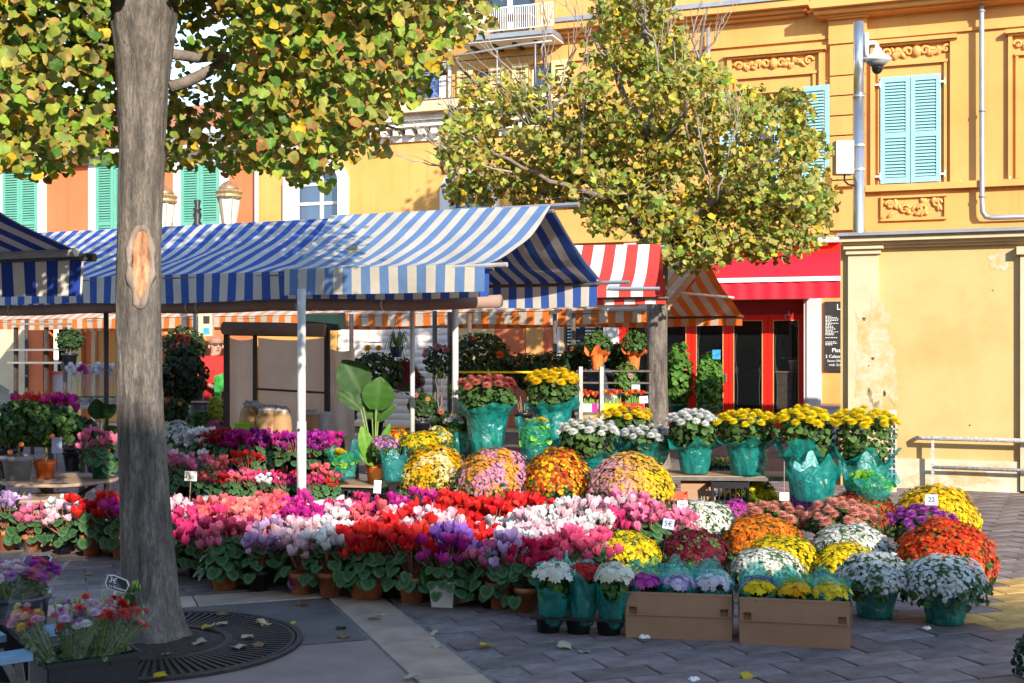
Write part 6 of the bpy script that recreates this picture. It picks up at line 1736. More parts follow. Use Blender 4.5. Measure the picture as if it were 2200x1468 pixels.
# large-flowered ones standing on the ground
def tall(label, px, top, zdome, hw, Y, colour, base=0.0, hd=0.12, **kw):
    loc = PX(px, HZ, Y); r = hw * Y / F; zt = H - (top - HZ) / F * Y
    loc.z = base
    t = mum_tall(label, loc, r, hd, max(0.1, zt - base - hd), colour, **kw); BALLS.append((loc.x, loc.y, r)); return t
tall('bronze-pink large-flowered chrysanthemum left of the hanging price card', 1660, 1084, 0, 68, 9.7, (.72, .30, .22), hd=.13, n=22, bloom=.047, group='large-flowered chrysanthemums on the ground')
tall('bronze-pink large-flowered chrysanthemum above the cream cushion', 1806, 1078, 0, 74, 9.45, (.72, .32, .24), hd=.15, n=26, bloom=.05, group='large-flowered chrysanthemums on the ground')
tall('purple large-flowered chrysanthemum in front of the golden yellow cushion', 1984, 1090, 0, 70, 9.1, (.42, .08, .42), hd=.13, n=24, bloom=.045, group='large-flowered chrysanthemums on the ground')
# the wrapped pots behind them, on benches: wrap = height, foot, body, rim, spike
W = 'large-flowered chrysanthemums in teal wrapping'
def wrapped(label, px, top, wtop, wbot, hw, Y, colour, n=26, bloom=.05, hd=.11, colour2=None, rimk=1.1, spike=.07):
    base = H - (wbot - HZ) / F * Y; wh = (wbot - wtop) / F * Y; r = hw * Y / F
    return tall(label, px, top, 0, hw, Y, colour, base=base, hd=hd, n=n, bloom=bloom, colour2=colour2, wrap=(wh, r * .52, r * .72, r * .95 * rimk, spike), group=W, fol_z0=wh * .75)
wrapped('bronze chrysanthemum in tall shiny teal wrapping at left', 1046, 810, 872, 988, 60, 12.2, (.62, .19, .14), 24, .05, .1, (.36, .07, .07))
wrapped('golden chrysanthemum in teal wrapping beside the steel uprights', 1187, 797, 862, 960, 57, 12.6, (.92, .62, .015), 26, .052, .12)
wrapped('white chrysanthemum in teal wrapping half hidden left of the bronze one', 990, 896, 905, 975, 30, 12.5, WHT, 12, .04, .05)
wrapped('leafy white chrysanthemum right of the green-wrapped bag', 1265, 903, 975, 1005, 66, 11.75, (.82, .82, .76), 28, .047, .12)
wrapped('yellow chrysanthemum with 15 euro card beside the far tree trunk', 1348, 877, 915, 985, 54, 12.6, (.92, .62, .015), 22, .05, .09)
wrapped('white chrysanthemum low in teal wrapping left of the far tree', 1395, 918, 952, 998, 62, 12.0, WHT, 26, .044, .09)
wrapped('white chrysanthemum in flaring teal wrapping on the plank bench', 1492, 882, 945, 1017, 54, 11.6, WHT, 26, .044, .12, spike=.12)
wrapped('yellow chrysanthemum in teal wrapping in the middle of the plank bench', 1606, 883, 940, 1020, 64, 11.5, (.92, .70, .015), 30, .046, .12)
wrapped('yellow chrysanthemum in big teal wrapping, second from the yellow block', 1730, 877, 958, 1072, 60, 11.1, (.92, .70, .015), 26, .05, .14, spike=.12)
wrapped('yellow chrysanthemum in big teal wrapping nearest the yellow block', 1857, 881, 968, 1072, 70, 11.0, (.92, .70, .015), 30, .05, .13, spike=.12)
# filled bags
def bag(label, px, top, bot, hw, Y, flower=None, green=True, thin=False, spike=.1):
    loc = PX(px, HZ, Y); loc.z = H - (bot - HZ) / F * Y; h = (bot - top) / F * Y; r = hw * Y / F
    t = thing('wrapped_bouquet', label, 'wrapped plant', loc, rf.uniform(0, 6), 'plants bagged in teal film')
    if green: foliage_part(t, 160, ball_fn((0, 0, h * .62), (r * .8, r * .8, h * .36)), .05, [(.22, .5, .04), (.15, .4, .03), (.3, .55, .06)], rf.randrange(999))
    if flower:
        for k in range(9):
            a = rf.uniform(0, 6.28); q = r * .6 * sqrt(rf.random()); link('bloom', PMP[k % 5], t, (q * cos(a), q * sin(a), h * .92 + rf.uniform(0, .03)), (rf.uniform(-.3, .3), rf.uniform(-.3, .3), 0), .035, color=flower)
    wrap_part(t, h, r * .62, r * .9, r * 1.05, spike, thin, seed=rf.randrange(99)); return t
bag('bright green leaves bagged in teal film with yellow flowers on top', 1150, 900, 988, 42, 11.85, (.84, .58, .01), thin=True)
bag('teal film bag with green leaves in front of the yellow chrysanthemums', 1868, 1008, 1076, 58, 10.45, thin=True, spike=.14)
bag('empty teal film sheet in front of the second yellow chrysanthemum', 1748, 1000, 1075, 58, 10.6, green=False, thin=False, spike=.14)
bag('dark teal bag with yellow flowers left of the orange pot', 738, 968, 1028, 36, 11.9, (.84, .58, .01), thin=True)
bag('teal film bag right of the orange pot', 846, 972, 1034, 30, 11.6, green=False, thin=True)

# ---------------------------------------------------------------- the field of cyclamens
CF_ = Frame(-1.88, 8.17, -19.0)
ANCH = [(40, 1110, 'lilac'), (95, 1105, 'white'), (150, 1100, 'white'), (200, 1125, 'white'), (232, 1140, 'violet'), (60, 1140, 'red'), (215, 1062, 'red'), (240, 1066, 'magenta'), (185, 1085, 'purple'), (130, 1084, 'pale'), (108, 1080, 'pink'), (20, 1130, 'maroon'),
        (370, 1078, 'pale'), (405, 1072, 'pale'), (455, 1080, 'coral'), (380, 1112, 'hot'), (430, 1108, 'hot'), (382, 1142, 'magenta'), (500, 1085, 'salmon'), (560, 1080, 'coral'), (540, 1092, 'salmon'), (600, 1095, 'coral'), (622, 1122, 'pink'), (560, 1122, 'lilac'), (500, 1142, 'maroon'), (462, 1152, 'maroon'), (568, 1152, 'purple'),
        (640, 1130, 'pale'), (680, 1090, 'magenta'), (700, 1110, 'pale'), (760, 1080, 'hot'), (722, 1132, 'white'), (702, 1152, 'white'), (770, 1118, 'coral'), (800, 1110, 'coral'), (790, 1162, 'red'), (830, 1150, 'red'), (760, 1190, 'deep'), (870, 1076, 'pink'), (892, 1062, 'magenta'), (922, 1110, 'red'), (900, 1132, 'red'),
        (960, 1080, 'pale'), (1000, 1082, 'red'), (1050, 1070, 'red'), (1082, 1075, 'red'), (1022, 1102, 'red'), (960, 1142, 'magenta'), (1100, 1102, 'white'), (1162, 1082, 'white'), (1220, 1090, 'white'), (1082, 1132, 'white'), (1130, 1130, 'white'), (1182, 1142, 'pale'), (1160, 1130, 'pale'), (1262, 1076, 'magenta'), (1230, 1120, 'pale'),
        (1290, 1112, 'pale'), (1332, 1080, 'hot'), (1342, 1102, 'pink'), (1392, 1095, 'pink'), (1432, 1090, 'pink'), (1282, 1142, 'rose'), (1322, 1152, 'rose'), (1240, 1162, 'rose'), (1150, 1182, 'crimson'), (1212, 1172, 'rose'), (1000, 1182, 'violet'), (950, 1182, 'violet'), (1040, 1172, 'pink'), (1092, 1182, 'lilac'), (1132, 1192, 'crimson'), (520, 1110, 'pink'), (840, 1100, 'pale')]
rowname = ['front row', 'second row', 'third row', 'fourth row', 'fifth row', 'sixth row', 'seventh row', 'eighth row', 'ninth row', 'tenth row', 'last row']
sp_ = 0.262
GR = 'potted cyclamens massed on the ground'
ncyc = 0
count_row = {}
for j in range(11):
    for i in range(-14, 18):
        x = i * sp_ + (0.13 if j % 2 else 0.0) + rf.uniform(-.035, .035); y = j * 0.255 + rf.uniform(-.03, .03)
        w = CF_.w(x, y)
        if x < -0.75:
            if y < 0.60 or y > 1.25 or x < -3.6: continue
        elif x < -0.25 and y < 0.22: continue
        fx, fy = pix((w.x, w.y, 0.42))
        if not (-40 < fx < 1470): continue
        if fy < (1066 if fx > 800 else 1062) or fy > np.interp(fx, [1080, 1180, 1250, 1300, 1390, 1470], [1320, 1225, 1165, 1140, 1118, 1100]): continue
        if any(math.hypot(w.x - bx, w.y - by) < br + 0.06 for bx, by, br in BALLS): continue
        if math.hypot(w.x - TX, w.y - TY) < 0.5: continue
        cname = min(ANCH, key=lambda q: (q[0] - fx) ** 2 + 2.5 * (q[1] - fy) ** 2)[2]
        if rf.random() < 0.16: cname = rf.choice(sorted(ANCH, key=lambda q: (q[0] - fx) ** 2 + 2.5 * (q[1] - fy) ** 2)[1:4])[2]
        side = 'left' if x < -0.75 else 'main'
        count_row[(side, j)] = count_row.get((side, j), 0) + 1
        nth = ORD[min(count_row[(side, j)] - 1, 21)]
        lab = f'{CNAME[cname]} cyclamen, {nth} from the left in the {rowname[j] if side == "main" else rowname[j]} ' + ('right of the near trunk' if side == 'main' else 'left of the near trunk')
        apart = (side == 'main' and j == 0) or (j == 1 and x > 1.3) or (side == 'left' and j <= 3 and y < .9)
        pot = 'square' if (j == 0 and 930 < fx < 1010) else ('terracotta' if rf.random() < .5 else 'black_plastic')
        cyclamen(lab, w, cname, pot, rf.uniform(0.84, 1.12), apart, GR); ncyc += 1
# stragglers at the front edge
for px_, py_, c_, p_, lab in ((490, 1262, 'maroon', 'terracotta', 'maroon and white cyclamen in terracotta pot standing forward beside the trunk'), (778, 1286, 'red', 'terracotta', 'tall red cyclamen in terracotta pot standing foremost on the stone kerb'), (985, 1290, 'violet', 'square', 'violet cyclamen in square white pot at the front'), (1074, 1306, 'lilac', 'terracotta', 'lilac cyclamen in terracotta pot left of the black tray')):
    cyclamen(lab, GP(px_, py_), c_, p_, 1.1, True, 'cyclamens standing forward of the rows')
# tiers behind: low trestle with small cyclamens, higher one in the shade
def trestle(label, px0, px1, Y, z, dep, m='frame_dark', name='display_table', ang=-19.0, legs=True, th=.035):
    a, c = PX(px0, HZ, Y), PX(px1, HZ, Y); mid = (a + c) / 2; wd = (c - a).length; mid.z = 0
    t = thing(name, label, 'table', mid, radians(ang))
    b = MB(); b.box((0, 0, z - th / 2), (wd, dep, th)); b.obj('table_top', m, t)
    if legs:
        l = MB(); l.box((0, 0, (z - th) / 2), (.04, .04, z - th)); lm_ = l.mesh('leg', 'frame_dark')
        for sx in (-1, 1):
            for sy in (-1, 1): link('leg', lm_, t, (sx * (wd / 2 - .04), sy * (dep / 2 - .03), 0))
    return t
trestle('low dark display table of small cyclamens behind the front field', 360, 728, 11.5, .20, .75)
trestle('higher dark display table of purple cyclamens in the shade', 370, 722, 12.4, .36, .6)
tf = Frame(*PX(545, HZ, 11.5).xy, -19.0); tf2 = Frame(*PX(545, HZ, 12.4).xy, -19.0)
mini = ['coral', 'hot', 'red', 'rose', 'coral', 'red', 'magenta', 'crimson', 'pink', 'rose', 'coral', 'hot']
q = 0
for j in range(3):
    for i in range(8):
        x = -.32 + i * .155 + (.07 if j % 2 else 0); y = -.28 + j * .17
        w = tf.w(x, y, .20); c_ = mini[(i * 5 + j * 3) % 12]
        if i == 4 and j == 0: c_ = 'white'
        cyclamen(f'small {CNAME[c_]} cyclamen, {ORD[i]} from the left in {rowname[j]} of the low display table', w, c_, 'black_plastic', .58, False, 'small cyclamens on the low table', nb=12)
big1 = ['pink', 'pale', 'pink', 'red', 'pale', 'red']
for i in range(3):
    for j in range(2):
        c_ = ['pink', 'pale', 'pink', 'white', 'pink', 'coral'][i * 2 + j]
        cyclamen(f'leafy {CNAME[c_]} cyclamen, {ORD[i]} from the trunk in the {rowname[j]} of the low table', tf.w(-.86 + i * .22, -.2 + j * .24, .20), c_, 'black_plastic', .95, j == 0, 'leafy cyclamens at the end of the low table', nb=8)
cyclamen('bright red cyclamen at the back of the low table in a patch of sun', tf.w(-.22, .30, .20), 'red', 'black_plastic', .95, False, nb=12); cyclamen('red cyclamen at the right end of the low table beside the white post', tf.w(.80, -.1, .20), 'coral', 'black_plastic', .8, False, nb=12)
for j in range(2):
    for i in range(9):
        x = -.72 + i * .185; c_ = ('white' if i < 2 else ('deep' if i == 2 else ('magenta' if (i + j) % 3 == 0 else 'purple')))
        if i in (3, 4) and j == 0: c_ = 'magenta'
        cyclamen(f'{CNAME[c_]} cyclamen, {ORD[i]} from the left in the {rowname[j]} of the shaded table', tf2.w(x, -.16 + j * .27, .36), c_, 'black_plastic', .92, False, 'cyclamens on the shaded table', nb=20)
# white plug trays under the small ones
for k in range(5):
    b = MB(); b.box((0, 0, .02), (.24, .5, .04)); o = b.obj('plug_tray', 'pot_white', None, tf.w(-.25 + k * .25, -.12, .202), (0, 0, tf.a)); tag(o, f'shallow white plug tray, {ORD[k]} from the left under the small cyclamens', 'tray', 'plug trays on the low table')

# ---------------------------------------------------------------- boxes and tray at the front
def carton(label, loc, rz, w, d, h):
    t = thing('cardboard_box', label, 'cardboard box', loc, rz)
    for nm, wd, off, rot in (('front_panel', w, (0, -d / 2, 0), 0), ('back_panel', w, (0, d / 2, 0), pi), ('side_panel', d, (w / 2, 0, 0), pi / 2), ('side_panel', d, (-w / 2, 0, 0), -pi / 2)):
        b = MB(); hl = [(-wd / 2 + .02, -wd / 2 + .062, h * .52, h * .68), (wd / 2 - .062, wd / 2 - .02, h * .52, h * .68)] if wd == w else [(-.05, .05, h * .6, h * .74)]
        wall_mesh(b, -wd / 2 + (0 if wd == w else .005), wd / 2 - (0 if wd == w else .005), 0, h, 0, .005, hl)
        me = b.mesh(nm, 'cardboard_dent')
        for v in me.vertices:
            k_ = v.co.z / h; v.co.y += (-.022 * sin(pi * k_) * (1 - (2 * v.co.x / wd) ** 2) * .4 - .012 * k_); 
        o = link(nm, me, t, off, (0, 0, rot))
        if wd == w:
            lip = MB(); lip.box((0, -.011 - .006, h * .515), (w * .99, .003, .004)); lip.box((0, -.012, h * .97), (w, .004, .012)); lip.obj('fold', 'cardboard', o)
            if nm == 'front_panel':
                il = MB(); il.box((0, .016, h * .6), (w - .03, .004, h * .5)); il.obj('inner_lining', 'cardboard', o)
    b = MB(); b.box((0, 0, .006), (w - .02, d - .02, .008)); b.obj('bottom', 'cardboard', t)
    return t
c1 = (GP(1345, 1369) + GP(1572, 1379)) / 2; a1 = radians(-9.0)
carton('open brown cardboard box of teal-wrapped lilac flowers, the left one', c1 + Matrix.Rotation(a1, 3, 'Z') @ Vector((0, .19, 0)), a1, .575, .38, .255)
c2 = (GP(1590, 1383) + GP(1826, 1397)) / 2; a2 = radians(-13.0)
carton('open brown cardboard box of teal-wrapped yellow flowers, the right one', c2 + Matrix.Rotation(a2, 3, 'Z') @ Vector((0, .19, 0)), a2, .575, .38, .255)
def posy(label, loc, r, h, cols, bloom=.019, thin=True, over=.03, spike=.05, tilt=(0, 0), group='small wrapped chrysanthemums'):
    """a little chrysanthemum sleeved in film"""
    sd = rf.randrange(9999); g = np.random.default_rng(sd)
    t = thing('wrapped_chrysanthemum', label, 'chrysanthemum', loc, 0, group)
    n = 64; D = fib_dome(n, 0.0); D = D + g.normal(0, .16, D.shape) * np.array([[1, 1, .8]]); P = D * np.array([[r * .9, r * .8, r * .5]]) + np.array([[0, -.012, h - .03]]); bloom = bloom * 1.3; nrm = D + g.normal(0, .25, (n, 3)) + np.array([[0, -.1, .4]])
    cc = np.array(cols)[g.integers(0, len(cols), n)] * g.uniform(.8, 1.12, (n, 1)); tq = DZ[0]; w_ = tq[2][None, :, None]
    ce = np.clip(cc * np.array([1, .95, .6]), 0, .9); C = ce[:, None, :] * (1 - w_) + cc[:, None, :] * w_
    V, T, C = scatter(tq, rot_from(nrm, g.uniform(0, 6.28, n)), P, bloom * g.uniform(.85, 1.2, n), np.clip(C, 0, .9)); link('blooms', np_mesh('blooms', V, T, C, 'petal'), t, kind='stuff')
    foliage_part(t, 110, ball_fn((0, 0, h * .62), (r * .75, r * .75, h * .34)), .04, [(.06, .15, .03), (.10, .22, .05)], sd)
    wrap_part(t, h + over, r * .66, r * 1.02, r * 1.2, spike, thin, seed=sd, back=.055); return t
def fill(cen, rz, spec, r, h, where, group):
    for k, (x, y, cols, nm) in enumerate(spec):
        posy(f'{nm} chrysanthemums sleeved in teal film, {where}', cen + Matrix.Rotation(rz, 3, 'Z') @ Vector((x, y, .012)), r, h, cols, over=.0, spike=.045, group=group)
lilw = (.66, .60, .82)
fill(c1, a1, [(-.19, .10, [(.50, .06, .40)], 'magenta'), (0.0, .10, [lilw, (.5, .4, .75)], 'lilac'), (.19, .10, [(.72, .70, .86)], 'pale lilac'), (-.19, .28, [(.7, .68, .3)], 'creamy yellow'), (0, .28, [(.80, .78, .60)], 'cream'), (.19, .28, [(.78, .77, .72)], 'white')], .092, .30, 'in the left cardboard box', 'sleeved chrysanthemums in the left box')
fill(c2, a2, [(-.19, .10, [YEL], 'bright yellow'), (0.0, .10, [GOLD], 'golden'), (.19, .10, [(.8, .62, .03)], 'lemon yellow'), (-.19, .28, [(.30, .03, .26)], 'purple'), (0, .28, [(.82, .62, .02)], 'warm yellow'), (.19, .28, [(.8, .76, .5), YEL], 'cream and yellow')], .092, .29, 'in the right cardboard box', 'sleeved chrysanthemums in the right box')
tc_ = (GP(1160, 1362) + GP(1332, 1374)) / 2; ta = radians(-10)
tr = thing('plant_tray', 'black plastic carrying tray with three cups left of the boxes', 'tray', tc_ + Vector((0, .1, 0)), ta)
b = MB(); b.box((0, 0, .092), (.52, .2, .012)); b.obj('rim', 'black_plastic', tr)
cu = MB(); cu.lathe([(.062, 0), (.075, .088), (.08, .09)], 14); cum = cu.mesh('cup', 'black_plastic', True)
for k in range(3): link('cup', cum, tr, (-.17 + .17 * k, 0, 0))
for k, (cols, nm) in enumerate((([WHT], 'white'), ([(.5, .03, .03)], 'dark red'), ([WHT, (.82, .82, .7)], 'large white'))):
    t_ = posy(f'{nm} chrysanthemums sleeved in teal film on the black tray', tc_ + Matrix.Rotation(ta, 3, 'Z') @ Vector((-.17 + .17 * k, .1, .05)), .098, .33 if k != 1 else .31, cols, .024, False, over=-.06 if k != 1 else -.01, spike=.04, group='sleeved chrysanthemums on the tray')
    t_.rotation_euler = (radians(13), 0, rf.uniform(-.3, .3)) if k != 1 else (radians(4), 0, 1)

# ---------------------------------------------------------------- price cards
def card(label, px, py, Y, w, h, lines, m='paper', ink='ink', stick=.3, tilt=0.0, yaw=0.0, lean=0.0, below=True):
    loc = PX(px, py, Y); t = thing('price_card', label, 'price card', loc, yaw); t.rotation_euler = (lean, tilt, yaw)
    b = MB(); b.box((0, 0, 0), (w, .003, h)); b.obj('card', m, t)
    for s, sz, x, z in lines: word(s, sz, ink, t, (x, -.003, z))
    if stick:
        b = MB(); b.tube([(0, .003, -h * .3), (0, .003, -h / 2 - stick)] if below else [(0, .003, h * .3), (0, .003, h / 2 + stick)], .0035, 5); b.obj('stick', 'black_plastic' if m != 'paper' else 'wood_top', t)
    return t
card('white price card 4,50 euro above the front cyclamens', 410, 1023, 9.6, .095, .075, [('4,50', .045, -.01, -.012), ('€', .022, .033, .022)], stick=.33, tilt=radians(3))
card('tall white handwritten card in front of the orange pot', 811, 1046, 10.35, .062, .108, [('VIOLAVE', .012, 0, .042), ('EXTRA', .02, 0, .02), ('U 10', .018, -.002, -.005), ('D ART', .018, 0, -.03)], stick=.2, tilt=radians(4))
card('grey card 5 euro above the burgundy chrysanthemum', 1436, 1126, 8.45, .078, .07, [('5€', .05, 0, 0)], m='card_blue', stick=.28, tilt=radians(10))
card('small white card 8 euro between the pale blush and white chrysanthemums', 1466, 1085, 9.3, .075, .065, [('8€', .04, 0, 0)], stick=.2)
card('white price card hanging on a wire over the magenta chrysanthemum', 1685, 1067, 9.9, .075, .065, [('12', .045, 0, -.003)], stick=.25, below=False)
card('pale blue price card above the purple chrysanthemum', 2001, 1074, 8.95, .092, .078, [('22', .05, 0, 0)], m='card_blue', stick=.2)
card('white price card 15 euro in front of the far tree trunk', 1383, 859, 12.4, .085, .07, [('15€', .042, 0, 0)], stick=.2, tilt=radians(-4))
card('white price card above the red planter', 1366, 832, 15.3, .10, .06, [('12€', .04, 0, 0)], stick=.12)
card('white label card beside the orange-potted citrus tree', 122, 957, 10.3, .085, .135, [], m='card_blue', stick=.15)
card('blue price card in front of the far white chrysanthemum', 366, 930, 13.4, .07, .075, [], m='card_blue', stick=.1)

# ================================================================ BENCHES AND CRATES
pb = trestle('plank bench carrying the teal-wrapped chrysanthemums', 1395, 1700, 11.65, .405, .5, 'wood_top', 'plank_bench', -4.0, False)
b = MB(); b.box((0, -.26, .38), (1.33, .03, .03)); b.obj('edge_strip', 'steel_dull', pb)
def crate(label, loc, rz, w, d, h, m='black_plastic', name='plastic_crate'):
    t = thing(name, label, 'crate', loc, rz)
    for wd, off, rot in ((w, (0, -d / 2, 0), 0), (w, (0, d / 2, 0), pi), (d, (w / 2, 0, 0), pi / 2), (d, (-w / 2, 0, 0), -pi / 2)):
        b = MB(); n = int(wd / .05); hl = [(-wd / 2 + .02 + i * (wd - .04) / n + .005, -wd / 2 + .02 + (i + 1) * (wd - .04) / n - .005, h * q0, h * q1) for i in range(n) for q0, q1 in ((.12, .45), (.55, .85))]
        wall_mesh(b, -wd / 2 + .002, wd / 2 - .002, 0, h, 0, .008, hl); b.obj('side', m, t, off, (0, 0, rot))
    b = MB(); b.box((0, 0, .01), (w - .02, d - .02, .01)); b.obj('floor', m, t)
    return t
crate('black plastic crate under the plank bench, beside the yellow cushion', PX(1568, HZ, 11.35) * Vector((1, 1, 0)), radians(-8), .34, .3, .37)
crate('black plastic crate of marigolds on the far ground behind the plank bench', PX(1545, HZ, 12.6) * Vector((1, 1, 0)) + Vector((0, 0, .2)), radians(-8), .4, .3, .2)
crate('red plastic crate at the right end of the low bench', PX(1450, HZ, 11.0) * Vector((1, 1, 0)), radians(-10), .22, .25, .3, 'crate_red')
crate('black plastic crate under the board with the orange pot', PX(775, HZ, 12.15) * Vector((1, 1, 0)), radians(-14), .46, .34, .235)
bd = thing('wooden_board', 'weathered wooden board laid on the black crate under the orange pot', 'board', PX(775, HZ, 12.15) * Vector((1, 1, 0)) + Vector((0, 0, .237)), radians(-14))
b = MB(); b.box((0, 0, .012), (.58, .42, .022)); b.obj('plank', 'wood_top', bd)
lb = trestle('low plank bench carrying the four large cushions', 855, 1460, 11.55, .118, .55, 'wood_top', 'low_bench', -2.0, True)
cb = thing('cardboard_sheet', 'brown cardboard leaning under the plank bench', 'cardboard', PX(1500, HZ, 11.45) * Vector((1, 1, 0)), radians(-5)); b = MB(); b.box((0, 0, .18), (.32, .02, .36), rx=radians(-12)); b.obj('sheet', 'cardboard', cb)
foliage_t = thing('marigold_plant', 'small orange marigolds in the far black crate', 'marigold', PX(1545, HZ, 12.6) * Vector((1, 1, 0)) + Vector((0, 0, .22)))
foliage_part(foliage_t, 160, ball_fn((0, 0, .16), (.2, .13, .1)), .04, [(.06, .14, .03), (.1, .2, .04)], 4)
for k in range(12): link('bloom', PMP[k % 5], foliage_t, (rf.uniform(-.19, .19), rf.uniform(-.12, .12), rf.uniform(.18, .27)), (0, 0, 0), .028, color=(.82, .36, .02))
# ================================================================ OTHER PLANTS AND STALL GOODS
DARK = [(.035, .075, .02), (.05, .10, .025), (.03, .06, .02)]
def big_leaf(parent, base, tip, width, nrm, col, name='leaf', droop=.05):
    """one large blade with a midrib fold and side ribs"""
    a, c = Vector(base), Vector(tip); d = c - a; L = d.length; d.normalize(); n = Vector(nrm).normalized(); s = d.cross(n).normalized(); n = s.cross(d)
    b = MB(); nu, nv = 8, 12; vs, cs = [], []
    for j in range(nv + 1):
        t = j / nv; w = width * (sin(pi * min(1, t * .92 + .08)) ** .75) * (1 - .25 * t)
        for i in range(nu + 1):
            u = i / nu * 2 - 1
            p = a + d * L * t + s * u * w / 2 + n * (.22 * abs(u) * w / 2 - droop * t * t + .006 * sin(t * 60 + abs(u) * 8) * abs(u)) - Vector((0, 0, droop * t * t))
            vs.append(p); k = 1.25 if abs(u) < .05 else (1.0 + .12 * sin(t * 50)); cs.append(tuple(x * k for x in col))
    fs = [(j * (nu + 1) + i, j * (nu + 1) + i + 1, (j + 1) * (nu + 1) + i + 1, (j + 1) * (nu + 1) + i) for j in range(nv) for i in range(nu)]
    b.add(vs, fs, 0, cs); o = b.obj(name, 'leaf', parent, smooth=True)
    return o
# tall broad-leaved plant in an orange pot
SP = PX(805, HZ, 12.15); SP.z = .262
sp_t = thing('broad_leaved_plant', 'tall plant with paddle-shaped green leaves in an orange pot', 'plant', SP)
link('pot', pot_mesh('pot_orange', .068, .088, .19), sp_t)
def sl(px, py, Yd=0): return PX(px, py, 12.15 + Yd) - SP
for (bx, by), (tx_, ty_), w_, c_, d_ in (((775, 845), (738, 762), .40, (.03, .085, .014), .05), ((808, 880), (818, 800), .36, (.045, .13, .016), .02), ((775, 880), (722, 828), .16, (.04, .10, .02), -.1), ((792, 985), (778, 905), .17, (.15, .33, .035), -.12), ((815, 980), (838, 900), .11, (.11, .27, .035), -.1),  # upper leaves coloured darker, standing in for shade under the canopy
                                  ((812, 905), (850, 858), .12, (.05, .12, .02), .1), ((800, 900), (783, 830), .14, (.06, .14, .02), .1), ((800, 1000), (765, 955), .10, (.13, .30, .035), -.12), ((812, 995), (848, 950), .09, (.10, .24, .03), -.05)):
    big_leaf(sp_t, sl(bx, by, d_), sl(tx_, ty_, d_ - .05), w_, (.2, -1, .35), c_)
    b = MB(); b.tube([(0, 0, .14), (sl(bx, by, d_) + Vector((0, 0, .14))) * .5, sl(bx, by, d_)], .009, 5); b.obj('stalk', 'stem', sp_t, smooth=True)
# dark philodendron beside the trunk
DP = PX(212, HZ, 12.2); DP.z = .3
dp_t = thing('dark_leaved_plant', 'plant with big dark heart-shaped leaves left of the near trunk', 'plant', DP)
link('pot', POT['black_plastic'], dp_t, (0, 0, 0), (0, 0, 0), 1.6)
for (bx, by), (tx_, ty_), w_ in (((215, 900), (205, 850), .22), ((225, 895), (245, 862), .16), ((190, 905), (140, 925), .16), ((205, 930), (180, 895), .15), ((232, 935), (250, 910), .14)):
    A_ = PX(bx, by, 12.1) - DP; B_ = PX(tx_, ty_, 12.0) - DP; big_leaf(dp_t, A_, B_, w_, (.1, -1, .3), (.02, .045, .012))
    b = MB(); b.tube([(0, 0, .2), A_], .008, 5); b.obj('stalk', 'stem', dp_t)
# citrus trees on a round table
rt = thing('round_table', 'round wooden table top carrying two potted citrus trees', 'table', PX(130, HZ, 10.45) * Vector((1, 1, 0)))
b = MB(); b.lathe([(.0, .46), (.47, .46), (.475, .47), (.47, .485), (0, .485)], 36, cap0=False); b.obj('table_top', 'wood_top', rt)
for k in range(3):
    a = k * 2.1 + .4; b = MB(); b.bar((.34 * cos(a), .34 * sin(a), .46), (.40 * cos(a + 2.6), .40 * sin(a + 2.6), 0), .035); b.obj('leg', 'frame_dark', rt)
st2 = thing('round_stool', 'low round wooden cable-drum top in front of the citrus table', 'stool', PX(112, HZ, 10.15) * Vector((1, 1, 0)) + Vector((-.02, -.15, 0)))
b = MB(); b.lathe([(.0, .36), (.27, .36), (.28, .375), (.27, .39), (0, .39)], 30, cap0=False); b.obj('table_top', 'wood_top', st2)
b = MB(); b.lathe([(.11, 0), (.11, .36)], 16); b.obj('drum', 'wood_top', st2)
for lab, px_, Y, m_, s_, ph, cr, fruits in (('citrus tree with small oranges in a dark pot on the round table', 38, 10.35, 'dark_pot', 1.35, .2, (50, 905, .2), ((22, 972), (46, 955), (112, 938))), ('citrus tree in a bright orange pot on the round table', 97, 10.5, 'pot_orange', 1.0, .15, (108, 912, .19), ((112, 937), (60, 930)))):
    L = PX(px_, HZ, Y); L.z = .487
    t = thing('citrus_tree', lab, 'citrus tree', L, 0, 'potted citrus trees')
    link('pot', pot_mesh('pot_orange' if m_ == 'pot_orange' else 'pot_grey', .07, .095, .15), t, (0, 0, 0), (0, 0, 0), s_)
    cc_ = PX(cr[0], cr[1], Y) - L
    b = MB(); limb(b, [(0, 0, .12 * s_), (.01, 0, .25), (cc_.x * .6, 0, cc_.z * .8)], .013, .008, 6, .008); b.obj('trunk', 'wood_trunk', t, smooth=True)
    foliage_part(t, 520, ball_fn(tuple(cc_), (.22, .2, .19)), .05, [(.045, .10, .02), (.07, .15, .03), (.035, .08, .02)], px_)
    fm = MB(); fm.lathe([(0, -1), (.6, -.8), (.95, -.3), (.95, .3), (.6, .8), (0, 1)], 12); fme = fm.mesh('fruit', 'pot_orange', True)
    for fx, fy in fruits: link('fruit', fme, t, PX(fx, fy, Y - .15) - L, (0, 0, 0), .022)
cyclamen('pale pink cyclamen in a green pot on the round table beside the trunk', PX(215, HZ, 10.45) * Vector((1, 1, 0)) + Vector((0, 0, .487)), 'pink', 'pot_green', 1.0, True)
